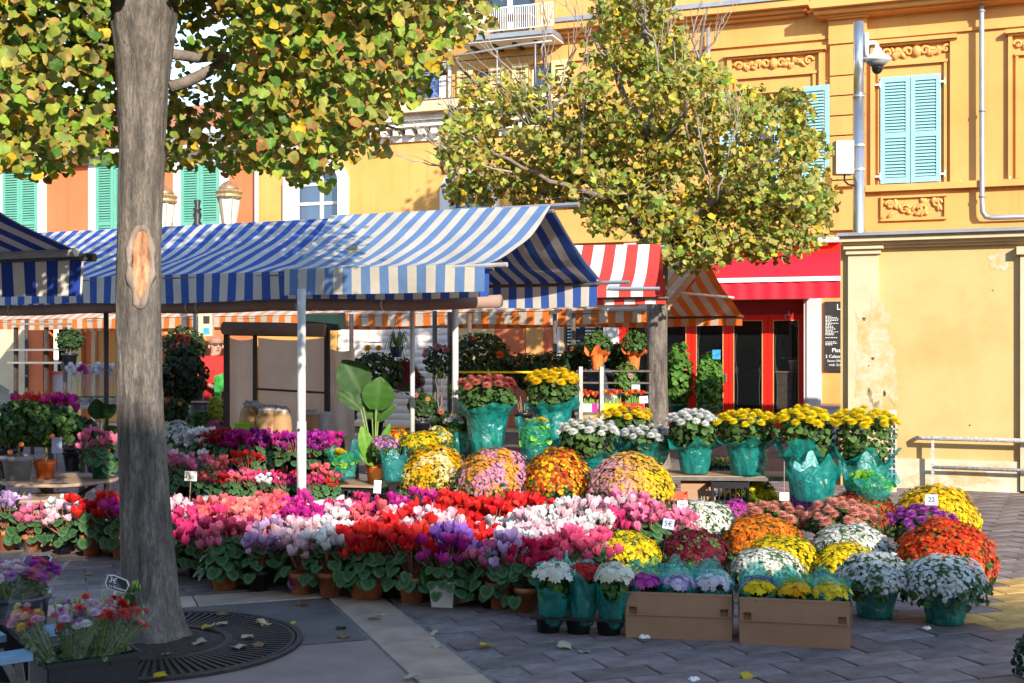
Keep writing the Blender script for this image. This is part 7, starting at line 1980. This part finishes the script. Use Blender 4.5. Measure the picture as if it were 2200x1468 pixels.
# bench with dark red flowers at the left edge
trestle('dark bench at the left edge under the near stall', -60, 170, 11.6, .72, .5, 'frame_dark')
for k, (px_, c_) in enumerate(((45, 'hot'), (78, 'red'), (110, 'hot'), (138, 'magenta'))): cyclamen(f'{CNAME[c_]} cyclamen, {ORD[k]} from the left on the dark bench at the left edge', PX(px_, HZ, 11.6) * Vector((1, 1, 0)) + Vector((0, 0, .72)), c_, 'black_plastic', 1.0, False, 'cyclamens on the dark bench')
dc = thing('draped_cloth', 'grey cloth draped over goods at the left edge', 'cloth', PX(-20, HZ, 10.8) * Vector((1, 1, 0)))
b = MB(); b.grid(lambda u, v: (-.25 + .45 * u + .05 * sin(v * 5), -.1 * sin(u * 3) + .04 * sin(u * 14), .85 + .62 * v - .25 * u * u * v), 14, 14); b.obj('cloth', 'cloth_grey', dc, smooth=True)
lp_ = thing('leafy_plant', 'sunlit light green strap-leaved plant at the left edge', 'plant', PX(12, HZ, 9.95) * Vector((1, 1, 0)))
link('pot', POT['black_plastic'], lp_, (0, 0, 0), (0, 0, 0), 1.3)
for k in range(14):
    a = k * .45; big_leaf(lp_, (0, 0, .18), (.2 * cos(a), .12 * sin(a), .42 + .05 * sin(k * 3)), .035, (cos(a), -1, .5), (.2, .36, .04))
# table of orchids and small succulents, sunlit, far left
ot = trestle('pale metal table of orchids and succulents at far left', 30, 262, 17.0, .80, .7, 'pilaster_grey', ang=-8)
def small_pot_plant(label, loc, m, col, n, kind='rosette', group=None, s=1.0):
    t = thing('succulent_plant', label, 'succulent', loc, 0, group); link('pot', POT[m], t, (0, 0, 0), (0, 0, 0), .62 * s)
    for k in range(n):
        a = 2.4 * k; e = .5 + .5 * (k % 3) / 2
        big_leaf(t, (0, 0, .09), (.07 * cos(a) * (1.4 - e), .07 * sin(a) * (1.4 - e), .1 + .14 * e), .055, (cos(a + .5), -1, .3), col)
    return t
for k in range(7):
    col = [(.35, .42, .05), (.22, .38, .05), (.42, .45, .06)][k % 3]
    small_pot_plant(f'lime green succulent in orange pot, {ORD[k]} from the left on the far metal table', PX(56 + k * 14.5, HZ, 16.8) * Vector((1, 1, 0)) + Vector((0, 0, .80)), 'pot_orange', col, 7, group='succulents on the far table')
def orchid(label, loc, col, film=True, s=1.0, n=7, group='orchids on the far table'):
    t = thing('orchid_plant', label, 'orchid', loc, rf.uniform(0, 6), group); t.scale = (s, s, s)
    link('pot', POT['pot_white'], t, (0, 0, 0), (0, 0, 0), .7)
    for k in range(5): a = k * 1.3; big_leaf(t, (0, 0, .1), (.12 * cos(a), .12 * sin(a), .2), .05, (0, -.3, 1), (.07, .2, .03))
    b = MB(); P_ = [(0, 0, .1), (.02, 0, .35), (.0, 0, .52), (-.07, 0, .6), (-.16, 0, .58)]; b.tube(P_, .004, 4); b.obj('stalk', 'stem', t)
    for k in range(n): u = k / (n - 1); link('bloom', CYB[k % 6], t, (.0 - .16 * u, rf.uniform(-.03, .03), .48 + .12 * sin(pi * u * .8) + rf.uniform(-.04, .02)), (rf.uniform(1, 2), rf.uniform(-.5, .5), 0), 1.1, color=col)
    if film: b = MB(); b.lathe([(.06, .05), (.09, .25), (.15, .62)], 14, fn=lambda a, r, z: (r * (1 + .12 * sin(5 * a)), z), cap0=False); b.obj('film', 'clear_film', t, smooth=True)
    return t
for k in range(7): orchid(f'{"magenta" if k == 2 else "white"} orchid in clear film, {ORD[k]} from the left on the far metal table', PX(152 + k * 15, HZ, 16.9 + .12 * (k % 2)) * Vector((1, 1, 0)) + Vector((0, 0, .80)), (.62, .03, .36) if k == 2 else (.80, .74, .78), s=.9)
# rack of shelves behind the orchids
rk = thing('shelf_rack', 'dark metal shelf rack in front of the bar at far left', 'rack', PX(85, HZ, 19.2) * Vector((1, 1, 0)), radians(-14))
for x in (-.42, .12, .45): b = MB(); b.box((x, 0, .95), (.05, .05, 1.9)); b.obj('upright', 'frame_dark', rk)
for z in (1.35, 1.55, 2.0 - .05): b = MB(); b.box((0, 0, z), (.95, .3, .03)); b.obj('shelf', 'wood_grey', rk)
# shrubs ------------------------------------------------------------------------------------------------------------------
def shrub(label, px, py, Y, rx, rz, pal, n=420, size=.05, base=None, pot=None, blooms=(), seed=1, name='potted_shrub', group=None):
    c = PX(px, py, Y); base = base if base is not None else max(0, c.z - rz - .25); L = Vector((c.x, c.y, base))
    t = thing(name, label, 'shrub', L, 0, group); cz = c.z - base
    if pot: link('pot', POT[pot], t, (0, 0, 0), (0, 0, 0), 1.4)
    b = MB()
    for k in range(6): a = k * 1.05; limb(b, [(0, 0, 0.05), (rx * .25 * cos(a), rx * .25 * sin(a), cz * .6), (rx * .7 * cos(a), rx * .5 * sin(a), cz + rz * .5)], .01, .003, 5, .02)
    b.obj('stems', 'branch', t)
    foliage_part(t, n, ball_fn((0, 0, cz), (rx, rx * .8, rz)), size, pal, seed)
    for k, (bx, by, s_, c_) in enumerate(blooms): link('bloom', PMP[k % 5], t, PX(bx, by, Y - rx * .7) - L, (radians(60), 0, 0), s_, color=c_)
    return t
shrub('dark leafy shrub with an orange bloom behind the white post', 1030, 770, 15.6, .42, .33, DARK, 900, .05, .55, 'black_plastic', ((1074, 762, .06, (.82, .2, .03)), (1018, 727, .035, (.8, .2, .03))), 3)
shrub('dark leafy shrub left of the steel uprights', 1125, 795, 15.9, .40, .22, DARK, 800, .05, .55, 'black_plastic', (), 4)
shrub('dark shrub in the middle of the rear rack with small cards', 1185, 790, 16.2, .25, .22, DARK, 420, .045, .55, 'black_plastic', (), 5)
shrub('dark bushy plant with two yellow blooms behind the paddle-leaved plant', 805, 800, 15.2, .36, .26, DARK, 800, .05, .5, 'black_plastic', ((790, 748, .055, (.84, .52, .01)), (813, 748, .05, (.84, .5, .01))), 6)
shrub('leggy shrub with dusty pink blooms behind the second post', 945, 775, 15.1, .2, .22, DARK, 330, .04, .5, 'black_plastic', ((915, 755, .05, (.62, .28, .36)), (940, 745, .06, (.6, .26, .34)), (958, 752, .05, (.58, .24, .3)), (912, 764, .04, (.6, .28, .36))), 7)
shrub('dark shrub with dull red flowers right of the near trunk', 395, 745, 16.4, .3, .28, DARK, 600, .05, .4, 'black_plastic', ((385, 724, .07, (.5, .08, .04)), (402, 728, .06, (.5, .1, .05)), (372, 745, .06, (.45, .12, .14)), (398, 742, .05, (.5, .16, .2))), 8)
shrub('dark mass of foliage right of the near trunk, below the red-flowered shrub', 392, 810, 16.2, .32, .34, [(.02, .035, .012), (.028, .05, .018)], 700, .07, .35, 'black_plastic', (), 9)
shrub('lime yellow conifer left of the canvas screen', 462, 885, 15.6, .09, .2, [(.42, .5, .05), (.35, .45, .05)], 320, .035, .45, 'black_plastic', (), 10)
for px_, sd_, nm in ((1283, 11, 'left'), (1362, 12, 'right')):
    t = shrub(f'small shrub wrapped in orange paper, the {nm} one of two on the rack', px_, 735, 15.9, .17, .16, [(.05, .11, .025), (.09, .18, .04)], 300, .04, 1.3, None, (), sd_, group='shrubs in orange paper')
    wm_ = wrap_mesh(.24, .06, .085, .17, sd_ * .7, .11); wm_.materials[0] = MATS['pot_orange']; link('paper_wrap', wm_, t)
shrub('trailing green plant with pink blooms on the rack in front of the red shop post', 1345, 820, 15.7, .15, .26, [(.08, .18, .04), (.12, .25, .05)], 420, .045, .78, None, ((1355, 808, .045, (.78, .4, .4)),), 13)
shrub('green shrub growing under the rack beside the far trunk', 1385, 815, 16.7, .12, .18, [(.06, .15, .03), (.09, .2, .04)], 260, .05, .85, None, (), 14)
# the rack itself
rr_t = thing('plant_rack', 'metal plant rack of thin bars behind the golden chrysanthemum', 'rack', PX(1320, HZ, 15.8) * Vector((1, 1, 0)), radians(-8))
for z in (.78, 1.02, 1.14, 1.29): b = MB(); b.box((.0, 0, z), (.95, .35, .02)); b.obj('shelf', 'steel_dull', rr_t)
for x in (-.46, .46): b = MB(); b.box((x, 0, .65), (.025, .3, 1.3)); b.obj('upright', 'steel_dull', rr_t)
yb_ = thing('yellow_rail', 'yellow painted rail across the rear rack under the dark shrubs', 'rail', PX(1095, HZ, 15.2) * Vector((1, 1, 0)), radians(-8)); zz = PX(1095, 800, 15.2).z
b = MB(); b.bar((-.66, 0, zz), (.66, 0, zz), .025); b.obj('bar', 'pot_yellow', yb_)
for x in (-.6, .6): b = MB(); b.box((x, .05, zz / 2), (.03, .03, zz)); b.obj('leg', 'frame_dark', yb_)
trestle('rear display table of shrubs behind the chrysanthemums', 985, 1235, 16.0, .55, .7, 'frame_dark', ang=-8); trestle('rear display table of leafy plants behind the paddle-leaved plant', 770, 975, 15.2, .5, .6, 'frame_dark', ang=-8)
for px_ in (1247, 1292): 
    t = thing('steel_upright', f'square steel upright, the {"left" if px_ < 1260 else "right"} one behind the golden chrysanthemum', 'post', PX(px_, HZ, 13.6) * Vector((1, 1, 0)), .2); zt_ = PX(px_, 788, 13.6).z
    b = MB(); b.box((0, 0, zt_ / 2), (.042, .042, zt_)); b.obj('tube', 'steel_grey', t)
# bright planters of small bulbs
for k, (px0, px1, m_, lab) in enumerate(((1248, 1286, 'pot_white', 'white and magenta planter of little red flowers'), (1297, 1337, 'pot_yellow', 'yellow planter of little red flowers'), (1341, 1386, 'pot_red', 'red planter of little orange flowers'))):
    L = PX((px0 + px1) / 2, HZ, 15.2); L.z = .80; wd = (px1 - px0) / F * 15.2
    t = thing('planter_box', lab + ' on the rear table', 'planter', L, radians(-6), 'bright planters in a row')
    b = MB(); b.box((0, 0, .05), (wd * .86, .16, .1), taper=1.14); b.obj('trough', m_, t)
    if k == 0: b = MB(); b.box((wd * .3, -.002, .051), (wd * .3, .166, .1), taper=1.1); b.obj('end_panel', 'pot_magenta', t)
    for q in range(9):
        x = -wd * .4 + wd * .8 * q / 8; h_ = rf.uniform(.07, .15); big_leaf(t, (x, 0, .09), (x + rf.uniform(-.03, .03), 0, .1 + h_), .025, (0, -1, .2), (.18, .32, .05)); link('bloom', CYB[q % 6], t, (x, -.02, .12 + h_ * .8), (0, 0, q), .75, color=(.72, .05, .03) if q % 3 else (.82, .4, .05))
trestle('rear table carrying the bright planters', 1236, 1400, 15.2, .80, .3, 'steel_dull', ang=-6)
# basket hung from the orange stall
hp = thing('hanging_plant', 'spider plant in a dark hanging pot under the orange valance', 'plant', PX(852, 768, 15.0))
b = MB(); b.lathe([(.05, 0), (.085, .12), (.09, .13)], 14); b.obj('pot', 'navy_tarp', hp, smooth=True)
for s in (-1, 1): b = MB(); b.tube([(s * .08, 0, .13), (0, 0, .5)], .004, 4); b.obj('hanger', 'frame_dark', hp)
for k in range(46):
    a = rf.uniform(0, 6.28); L_ = rf.uniform(.12, .26); up = rf.uniform(.05, .2); dn = rf.uniform(-.25, .12)
    b = MB(); P0 = Vector((0, 0, .12)); P1_ = Vector((cos(a) * L_ * .5, sin(a) * L_ * .5, .12 + up)); P2_ = Vector((cos(a) * L_, sin(a) * L_, .12 + dn)); s_ = Vector((-sin(a), cos(a), 0)) * .007
    b.add([P0 - s_, P0 + s_, P1_ + s_, P1_ - s_, P2_], [(0, 1, 2, 3), (3, 2, 4)], 0, (.14, .20, .05)); b.obj('blade', 'leaf', hp)
# planter with a purple-gold cushion
pt = ball('purple and gold chrysanthemum in a terracotta bowl hung behind the second post', 872, 770, 832, 40, [(.25, .02, .1), (.3, .03, .14), (.6, .35, .02)], zb=.12, base=.78, bloom=.024, split=mixed(1.2), pot='terracotta', wrap=(.1, .1, .17, .24, .05))
# paper bags and goods on the table before the canvas
trestle('dark table of paper bags in front of the canvas screen', 495, 735, 13.7, .60, .5, 'wood_dark', ang=-14)
def paper_bag(label, px, py0, py1, Y, hw, m='paper_bag', rz=0.0, top=True):
    z0 = .60; h = (py1 - py0) / F * Y; w = 2 * hw / F * Y; L = PX(px, HZ, Y); L.z = z0
    t = thing('paper_bag', label, 'bag', L, rz, 'bags on the dark table')
    b = MB(); b.lathe([(w * .5, 0), (w * .54, h * .3), (w * .5, h * .7), (w * .42, h * .92), (w * .46, h)], 16, fn=lambda a, r, z: (r * (1 + .16 * abs(cos(2 * a)) + .08 * noise.noise(Vector((a * 2, z * 9, px)))), z)); b.obj('bag_body', m, t, smooth=True)
    if top: b = MB(); b.lathe([(w * .44, h * .9), (w * .5, h * 1.02), (w * .3, h * 1.14), (w * .12, h * 1.1)], 14, fn=lambda a, r, z: (r * (1 + .2 * noise.noise(Vector((a * 3, z * 20, px * .1)))), z + .02 * sin(a * 5)), cap0=False, cap1=True); b.obj('plastic_liner', 'plastic_clear_white', t, smooth=True)
    return t
paper_bag('crumpled brown bag with plastic liner above the green pot', 540, 868, 934, 13.75, 22); paper_bag('large upright brown paper bag in the middle of the dark table', 578, 874, 934, 13.6, 24); paper_bag('brown paper bag tilted right on the dark table', 605, 876, 934, 13.55, 18, rz=.3)
paper_bag('low brown parcel right of the white post', 668, 885, 934, 13.7, 20, rz=.5); paper_bag('grey plastic bundle at the right end of the dark table', 692, 882, 934, 13.8, 22, 'plastic_clear_white', .2, False)
gp_ = thing('square_pot', 'empty lime green square pot left of the paper bags', 'pot', PX(521, HZ, 13.45) * Vector((1, 1, 0)) + Vector((0, 0, .6)), .3); b = MB(); b.box((0, 0, .08), (.15, .15, .16), taper=1.22); b.box((0, 0, .165), (.2, .2, .02)); b.obj('pot', 'pot_lime', gp_)
for k, (px_, m_) in enumerate(((405, 'navy_tarp'), (395, 'crate_red'), (420, 'frame_brown'))):
    t = thing('rolled_paper', ('blue', 'red', 'brown')[k] + ' roll of wrapping paper standing under the far table', 'paper roll', PX(px_, HZ, 15.6 + .1 * k) * Vector((1, 1, 0))); b = MB(); b.tube([(0, 0, 0), (.02, 0, .75)], .05, 12); b.obj('roll', m_, t, smooth=True)
trestle('brown table edge right of the near trunk, before the lamp post', 352, 475, 16.6, .86, .5, 'frame_brown', ang=-8)
# plants and furniture seen through the shop glass
for lab, px_, py_, d_, m_, rx in (('palm-like plant in a lime pot in front of the left shop pane', 1457, 790, .5, 'pot_green', .26), ('bushy plant in a grey pot in front of the shop pane beside the blue poster', 1524, 810, .6, 'pot_grey', .26)):
    d_ = -d_; x, z = FR.at(px_, py_, -d_); w = FR.w(x, d_)
    t = thing('potted_shrub', lab, 'shrub', (w.x, w.y, .25), 0, 'plants before the shop door'); link('pot', POT[m_], t, (0, 0, .05), (0, 0, 0), 2.0)
    foliage_part(t, 520, ball_fn((0, 0, z - .42), (rx * .9, rx, .62)), .085, [(.12, .28, .04), (.07, .18, .03)], px_)
x, z = FR.at(1706, 760, -.35); w = FR.w(x, .35)
orchid('white orchid in a white pot on the desk behind the right shop pane', (w.x, w.y, FR.at(1706, 795, -.5)[1]), (.85, .85, .83), False, 1.7, 14, None)
dk = thing('shop_desk', 'brown desk behind the right shop pane', 'desk', (w.x, w.y, 0), FR.a); zd = FR.at(1706, 797, -.5)[1]
b = MB(); b.box((0, .1, zd / 2 - .01), (.55, .5, zd - .03)); b.obj('desk_body', 'frame_brown', dk); b = MB(); b.box((0, .1, zd - .015), (.6, .55, .025)); b.obj('desk_top', 'wood_top', dk)
for k, (px_, py_, Y, rx, rz, lab) in enumerate(((735, 880, 14.9, .2, .2, 'small dark bush right of the canvas screen'), (905, 870, 14.4, .16, .14, 'low leafy plant under the terracotta bowl'), (1000, 840, 15.0, .2, .16, 'leafy plant low behind the bronze chrysanthemum'), (1070, 855, 15.2, .22, .14, 'leafy plant low in the middle of the rear table'),
        (150, 730, 18.6, .2, .16, 'grey-green trailing plant by the far left rack'), (372, 880, 15.4, .18, .16, 'dark bush low beside the near trunk'), (430, 905, 14.6, .14, .12, 'low green bush before the lamp post'), (1240, 770, 16.4, .2, .2, 'dark shrub between the rear posts'), (1320, 765, 16.3, .16, .18, 'dark shrub between the two orange-paper shrubs'), (20, 905, 11.3, .3, .2, 'dark bush at the left edge below the red cyclamens'), (160, 925, 11.9, .22, .14, 'dark leafy plant behind the citrus table'), (960, 905, 13.6, .16, .1, 'green leaves behind the white wrapped pot'))):
    shrub(lab, px_, py_, Y, rx, rz, DARK if k % 3 else [(.06, .14, .03), (.09, .18, .04)], 420, .05, None, 'black_plastic', ((px_ - 12, py_ - 20, .04, (.6, .2, .12)), (px_ + 14, py_ - 12, .035, (.7, .4, .1))) if k % 2 else (), 200 + k)
# ================================================================ FOREGROUND LEFT: CUT FLOWERS
cr_loc = PX(180, HZ, 5.25); cr_loc.z = 0
ct = thing('flower_crate', 'black plastic crate of wrapped carnation bouquets at the lower left', 'crate', cr_loc, radians(34))
for wd, off, rot in ((.36, (0, -.15, 0), 0), (.36, (0, .15, 0), pi), (.3, (.18, 0, 0), pi / 2), (.3, (-.18, 0, 0), -pi / 2)):
    b = MB(); b.box((0, 0, .155), (wd, .012, .31)); b.box((0, -.008, .30), (wd + .02, .022, .02)); b.obj('side', 'black_plastic', ct, off, (0, 0, rot))
b = MB(); b.box((0, 0, .01), (.34, .28, .012)); b.obj('floor', 'black_plastic', ct)
CAR = PMP
def bouquet(label, base, head, spread, cols, n=22, film=True, bl=.018, name='flower_bouquet', stemc='stem', fan=.6, group='wrapped bouquets at the lower left'):
    """a fan of long stems with a flower on each, in a clear cone"""
    B0 = Vector(base); ax = Vector(head) - B0; t = thing(name, label, 'bouquet', B0, 0, group)
    z = ax.normalized(); x = z.cross(Vector((0, 1, 0))).normalized(); y = z.cross(x); L = ax.length
    st = MB(); r_ = random.Random(len(label) * 7 + n)
    for k in range(n):
        a = 2.4 * k; q = spread * sqrt((k + .5) / n); ln = L * r_.uniform(.82, 1.08)
        p = z * ln + x * q * cos(a) + y * q * sin(a); lo = x * q * cos(a) * .18 + y * q * sin(a) * .18
        st.tube([lo, lo.lerp(p, .5) - Vector((0, 0, .004)), p], .0022, 4, cap=False)
        d = (p - lo).normalized(); c = cols[r_.randrange(len(cols))]
        if c: link('bloom', CAR[k % 5], t, p, (d + Vector((r_.uniform(-.4, .4), r_.uniform(-.4, .4), .3))).to_track_quat('Z', 'Y').to_euler(), bl * r_.uniform(.75, 1.25), color=c)
        else: st.lathe([(.004, 0), (.007, .012), (.002, .026)], 5, c=tuple(p))
    st.obj('stems', stemc, t, smooth=True)
    foliage_part(t, 160, lambda g, m: ((lambda u, a, q: (np.array([[*z]]) * (u * L)[:, None] + (np.array([[*x]]) * np.cos(a)[:, None] + np.array([[*y]]) * np.sin(a)[:, None]) * q[:, None]))(g.uniform(.15, .95, m), g.uniform(0, 6.28, m), g.uniform(.1, 1, m) * spread * .8), g.normal(0, 1, (m, 3)) + np.array([[0, -.6, .3]])), .022, [(.10, .17, .08), (.14, .22, .10)], n)
    if film:
        b = MB(); seg = 26; vs = []
        for i in range(9):
            u = i / 8; r = spread * (.22 + 1.05 * u)
            for k in range(seg):
                a = 2 * pi * k / seg; rr3 = r * (1 + .10 * sin(3 * a + n) + .05 * sin(8 * a + u * 4)); vs.append(z * (L * 1.18 * u + (.05 * sin(2 * a + n) if i == 8 else 0)) + x * rr3 * cos(a) + y * rr3 * sin(a))
        b.add(vs, [(i * seg + k, i * seg + (k + 1) % seg, (i + 1) * seg + (k + 1) % seg, (i + 1) * seg + k) for i in range(8) for k in range(seg)]); b.obj('film', 'clear_film', t, smooth=True)
    return t
CARR = [(.66, .03, .02), (.72, .05, .03), (.6, .02, .02), None]
bouquet('bouquet of red carnations in clear film against the trunk', PX(212, 1440, 5.2), PX(272, 1305, 5.25), .105, CARR + [(.78, .4, .45)], 46, bl=.028)
bouquet('bouquet of mixed violet, white and orange carnations in clear film', PX(155, 1445, 5.15), PX(165, 1312, 5.1), .10, [(.55, .14, .5), (.72, .5, .72), (.8, .78, .74), (.72, .1, .04), None, None], 40, bl=.025)
bouquet('bouquet of pink and white pinks in clear film behind the violet one', PX(185, 1440, 5.35), PX(205, 1300, 5.4), .10, [(.78, .6, .7), (.8, .78, .78), None, None, (.6, .05, .05)], 30, bl=.023)
bouquet('small bouquet of red, pink and yellow pinks leaning left', PX(118, 1440, 5.1), PX(48, 1320, 5.0), .07, [(.7, .04, .04), (.78, .4, .5), (.82, .5, .1), (.7, .6, .3)], 24, bl=.024)
bouquet('single violet carnation sprig above the red bouquet', PX(262, 1320, 5.3), PX(292, 1262, 5.32), .02, [(.66, .3, .62), None, None], 5, film=False, bl=.018)
bk = PX(35, HZ, 6.0); bk.z = 0
bu = thing('flower_bucket', 'large dark round bucket of tulip bunches at the left edge', 'bucket', bk)
b = MB(); b.lathe([(.115, 0), (.15, .37), (.162, .375), (.166, .40), (.155, .40), (.145, .36), (0, .33)], 28); b.obj('bucket_body', 'dark_bucket', bu, smooth=True)
bouquet('bunch of purple and red blooms in film in the round bucket', PX(45, 1300, 6.0), PX(88, 1218, 6.0), .09, [(.45, .05, .42), (.5, .06, .46), (.62, .1, .2)], 20, bl=.036, group='bunches in the round bucket')
bouquet('bunch of pale pink and white blooms in film in the round bucket', PX(25, 1300, 5.95), PX(15, 1222, 5.9), .10, [(.78, .62, .66), (.78, .76, .74), (.5, .2, .5)], 20, bl=.036, group='bunches in the round bucket')
# slate price sign on a stick
sg = thing('slate_sign', 'small slate sign reading 3 euro behind the red carnations', 'price sign', PX(252, 1256, 5.45), radians(0)); sg.rotation_euler = (radians(-6), radians(14), radians(-10))
pts = [(-.055, 0, .028), (-.03, 0, .036), (.04, 0, .03), (.055, 0, .01), (.048, 0, -.03), (-.04, 0, -.03), (-.058, 0, -.008)]
b = MB(); b.poly(pts, (0, .004, 0)); b.obj('frame', 'trim_white', sg)
b = MB(); b.poly([(p[0] * .9, -.0015, p[2] * .86) for p in pts], (0, .0012, 0)); b.obj('slate', 'slate', sg)
word('3€', .032, 'chalk', sg, (-.022, -.003, .012)); word('Le Bouquet', .017, 'chalk', sg, (.005, -.003, -.014))
b = MB(); b.tube([(0, .006, -.02), (-.02, .01, -.22)], .004, 5); b.obj('stick', 'trim_white', sg)
s2 = thing('slate_sign', 'slate sign seen edge-on behind the purple bunch in the bucket', 'price sign', PX(80, 1204, 6.2), 0); s2.rotation_euler = (radians(-50), radians(-6), 0)
b = MB(); b.poly([(p[0] * 1.3, 0, p[2]) for p in pts], (0, .004, 0)); b.obj('frame', 'trim_white', s2); b = MB(); b.poly([(p[0] * 1.2, -.0015, p[2] * .84) for p in pts], (0, .0012, 0)); b.obj('slate', 'slate', s2)
# blue-topped folding stand
fs_ = thing('folding_stand', 'folding wooden stand with worn blue planks at the lower left corner', 'stand', PX(20, HZ, 4.95) * Vector((1, 1, 0)), radians(38))
for (x, y, z, l) in ((-.1, -.02, .36, .34), (-.12, .20, .40, .3)): b = MB(); b.box((x, y, z), (l, .11, .028)); b.obj('plank', 'wood_blue', fs_)
for s in (-1, 1):
    for (a, c) in (((.02, -.05), (.14, .22)), ((.02, .22), (.14, -.05))): b = MB(); b.bar((a[0] + s * .0 - .1 + s * .1, a[1], .34), (c[0] - .1 + s * .1, c[1], 0), .03, .02); b.obj('leg', 'wood_grey', fs_)
b = MB(); b.bar((-.2, .1, .12), (.3, .1, .14), .03, .02); b.obj('stretcher', 'wood_grey', fs_)
bp = thing('blue_plank', 'short blue plank behind the carnation crate', 'plank', PX(112, HZ, 5.75) * Vector((1, 1, 0)), radians(30)); b = MB(); b.box((0, 0, .28), (.22, .12, .03)); b.obj('board', 'wood_blue', bp)
for s in (-1, 1): b = MB(); b.box((s * .08, 0, .13), (.04, .05, .26)); b.obj('leg', 'wood_grey', bp)
# rosemary sprig at the right edge
shrub('dark rosemary sprig at the lower right edge of the picture', 2222, 1410, 5.9, .1, .13, [(.02, .05, .025), (.035, .07, .03)], 260, .025, 0.0, None, (), 77, 'rosemary_plant')
# ================================================================ FALLEN LEAVES AND LITTER
PALE = [(.62, .52, .36), (.70, .62, .45), (.55, .42, .22)]; YLW = [(.72, .5, .03), (.65, .42, .03)]
flm = {}
for nm, cs in (('pale', PALE), ('yellow', YLW), ('brown', [(.30, .16, .07)]), ('green', [(.03, .06, .025)])):
    t = LT_H[0]; V = t[0].copy(); V[:, 2] = V[:, 2] * .5 + .12 + .1 * np.sin(V[:, 0] * 6); flm[nm] = np_mesh('fallen_leaf', V, t[1], np.broadcast_to(np.array(cs[0]), V.shape) * (1 - .25 * t[2][:, None]), 'leaf', True)
FL = [(545, 1377, 'pale'), (520, 1402, 'pale'), (490, 1348, 'pale'), (440, 1360, 'yellow'), (415, 1392, 'pale'), (365, 1414, 'pale'), (358, 1458, 'yellow'), (555, 1346, 'yellow'), (562, 1390, 'brown'), (570, 1344, 'pale'), (630, 1347, 'yellow'), (723, 1352, 'green'), (742, 1366, 'brown'), (790, 1332, 'pale'), (936, 1366, 'pale'), (648, 1303, 'brown'),
      (870, 1262, 'pale'), (872, 1276, 'yellow'), (928, 1284, 'yellow'), (1056, 1392, 'yellow'), (1228, 1393, 'pale'), (1255, 1406, 'pale'), (1140, 1310, 'pale'), (1612, 1452, 'yellow'), (943, 1388, 'pale'), (1900, 1240, 'brown'), (870, 1460, 'pale'), (182, 1238, 'yellow'), (432, 1245, 'brown'), (467, 1325, 'brown')]
wordy = {'pale': 'bleached pale', 'yellow': 'bright yellow', 'brown': 'brown curled', 'green': 'dark green crumpled'}
for k, (px_, py_, c_) in enumerate(FL):
    w = GP(px_, py_); w.z = .018 if math.hypot(w.x - TX, w.y - TY) < .78 else .004
    where = 'on the iron tree grate' if w.z > .01 else ('on the concrete left of the stone kerb' if px_ < 780 else ('on the stone kerb' if px_ < 960 else 'on the dark pavers in front of the flowers'))
    o = link('fallen_leaf', flm[c_], None, w, (rf.uniform(-.25, .25), rf.uniform(-.25, .25), rf.uniform(0, 6.28)), rf.uniform(.05, .085)); tag(o, f'{wordy[c_]} fallen leaf lying {where}', 'leaf', f'{c_} fallen leaves {where}')
for px_, py_, s_ in ((1385, 1371, .03), (1992, 1352, .022), (1490, 1462, .025)):
    b = MB(); b.lathe([(.0, 0), (1, .1), (.8, .6), (.3, .9), (0, .7)], 9, fn=lambda a, r, z: (r * (1 + .4 * sin(3 * a + px_)), z * (1 + .3 * cos(2 * a))), cap0=False); o = b.obj('paper_scrap', 'litter_white', None, GP(px_, py_)); o.scale = (s_, s_ * .8, s_ * .7); tag(o, f'crumpled white paper scrap {"by the left box" if px_ < 1450 else ("under the front right flowers" if px_ > 1700 else "near the bottom edge on the pavers")}', 'litter')
vb = thing('violet_flower', 'fallen violet flower on the asphalt beside the grate', 'flower', GP(628, 1278)); link('bloom', CYB[0], vb, (0, 0, .03), (.4, .2, 0), 1.1, color=(.5, .25, .6)); b = MB(); b.tube([(0, 0, .03), (.01, 0, 0)], .002, 4); b.obj('stalk', 'stem', vb)
leaf_on = link('fallen_leaf', flm['yellow'], None, AF.w(-1.62, -.85, 2.945 - .645 * .62 - .02), (radians(-25), 0, .6), .09); tag(leaf_on, 'yellow fallen leaf lying on the faded blue canopy', 'leaf')
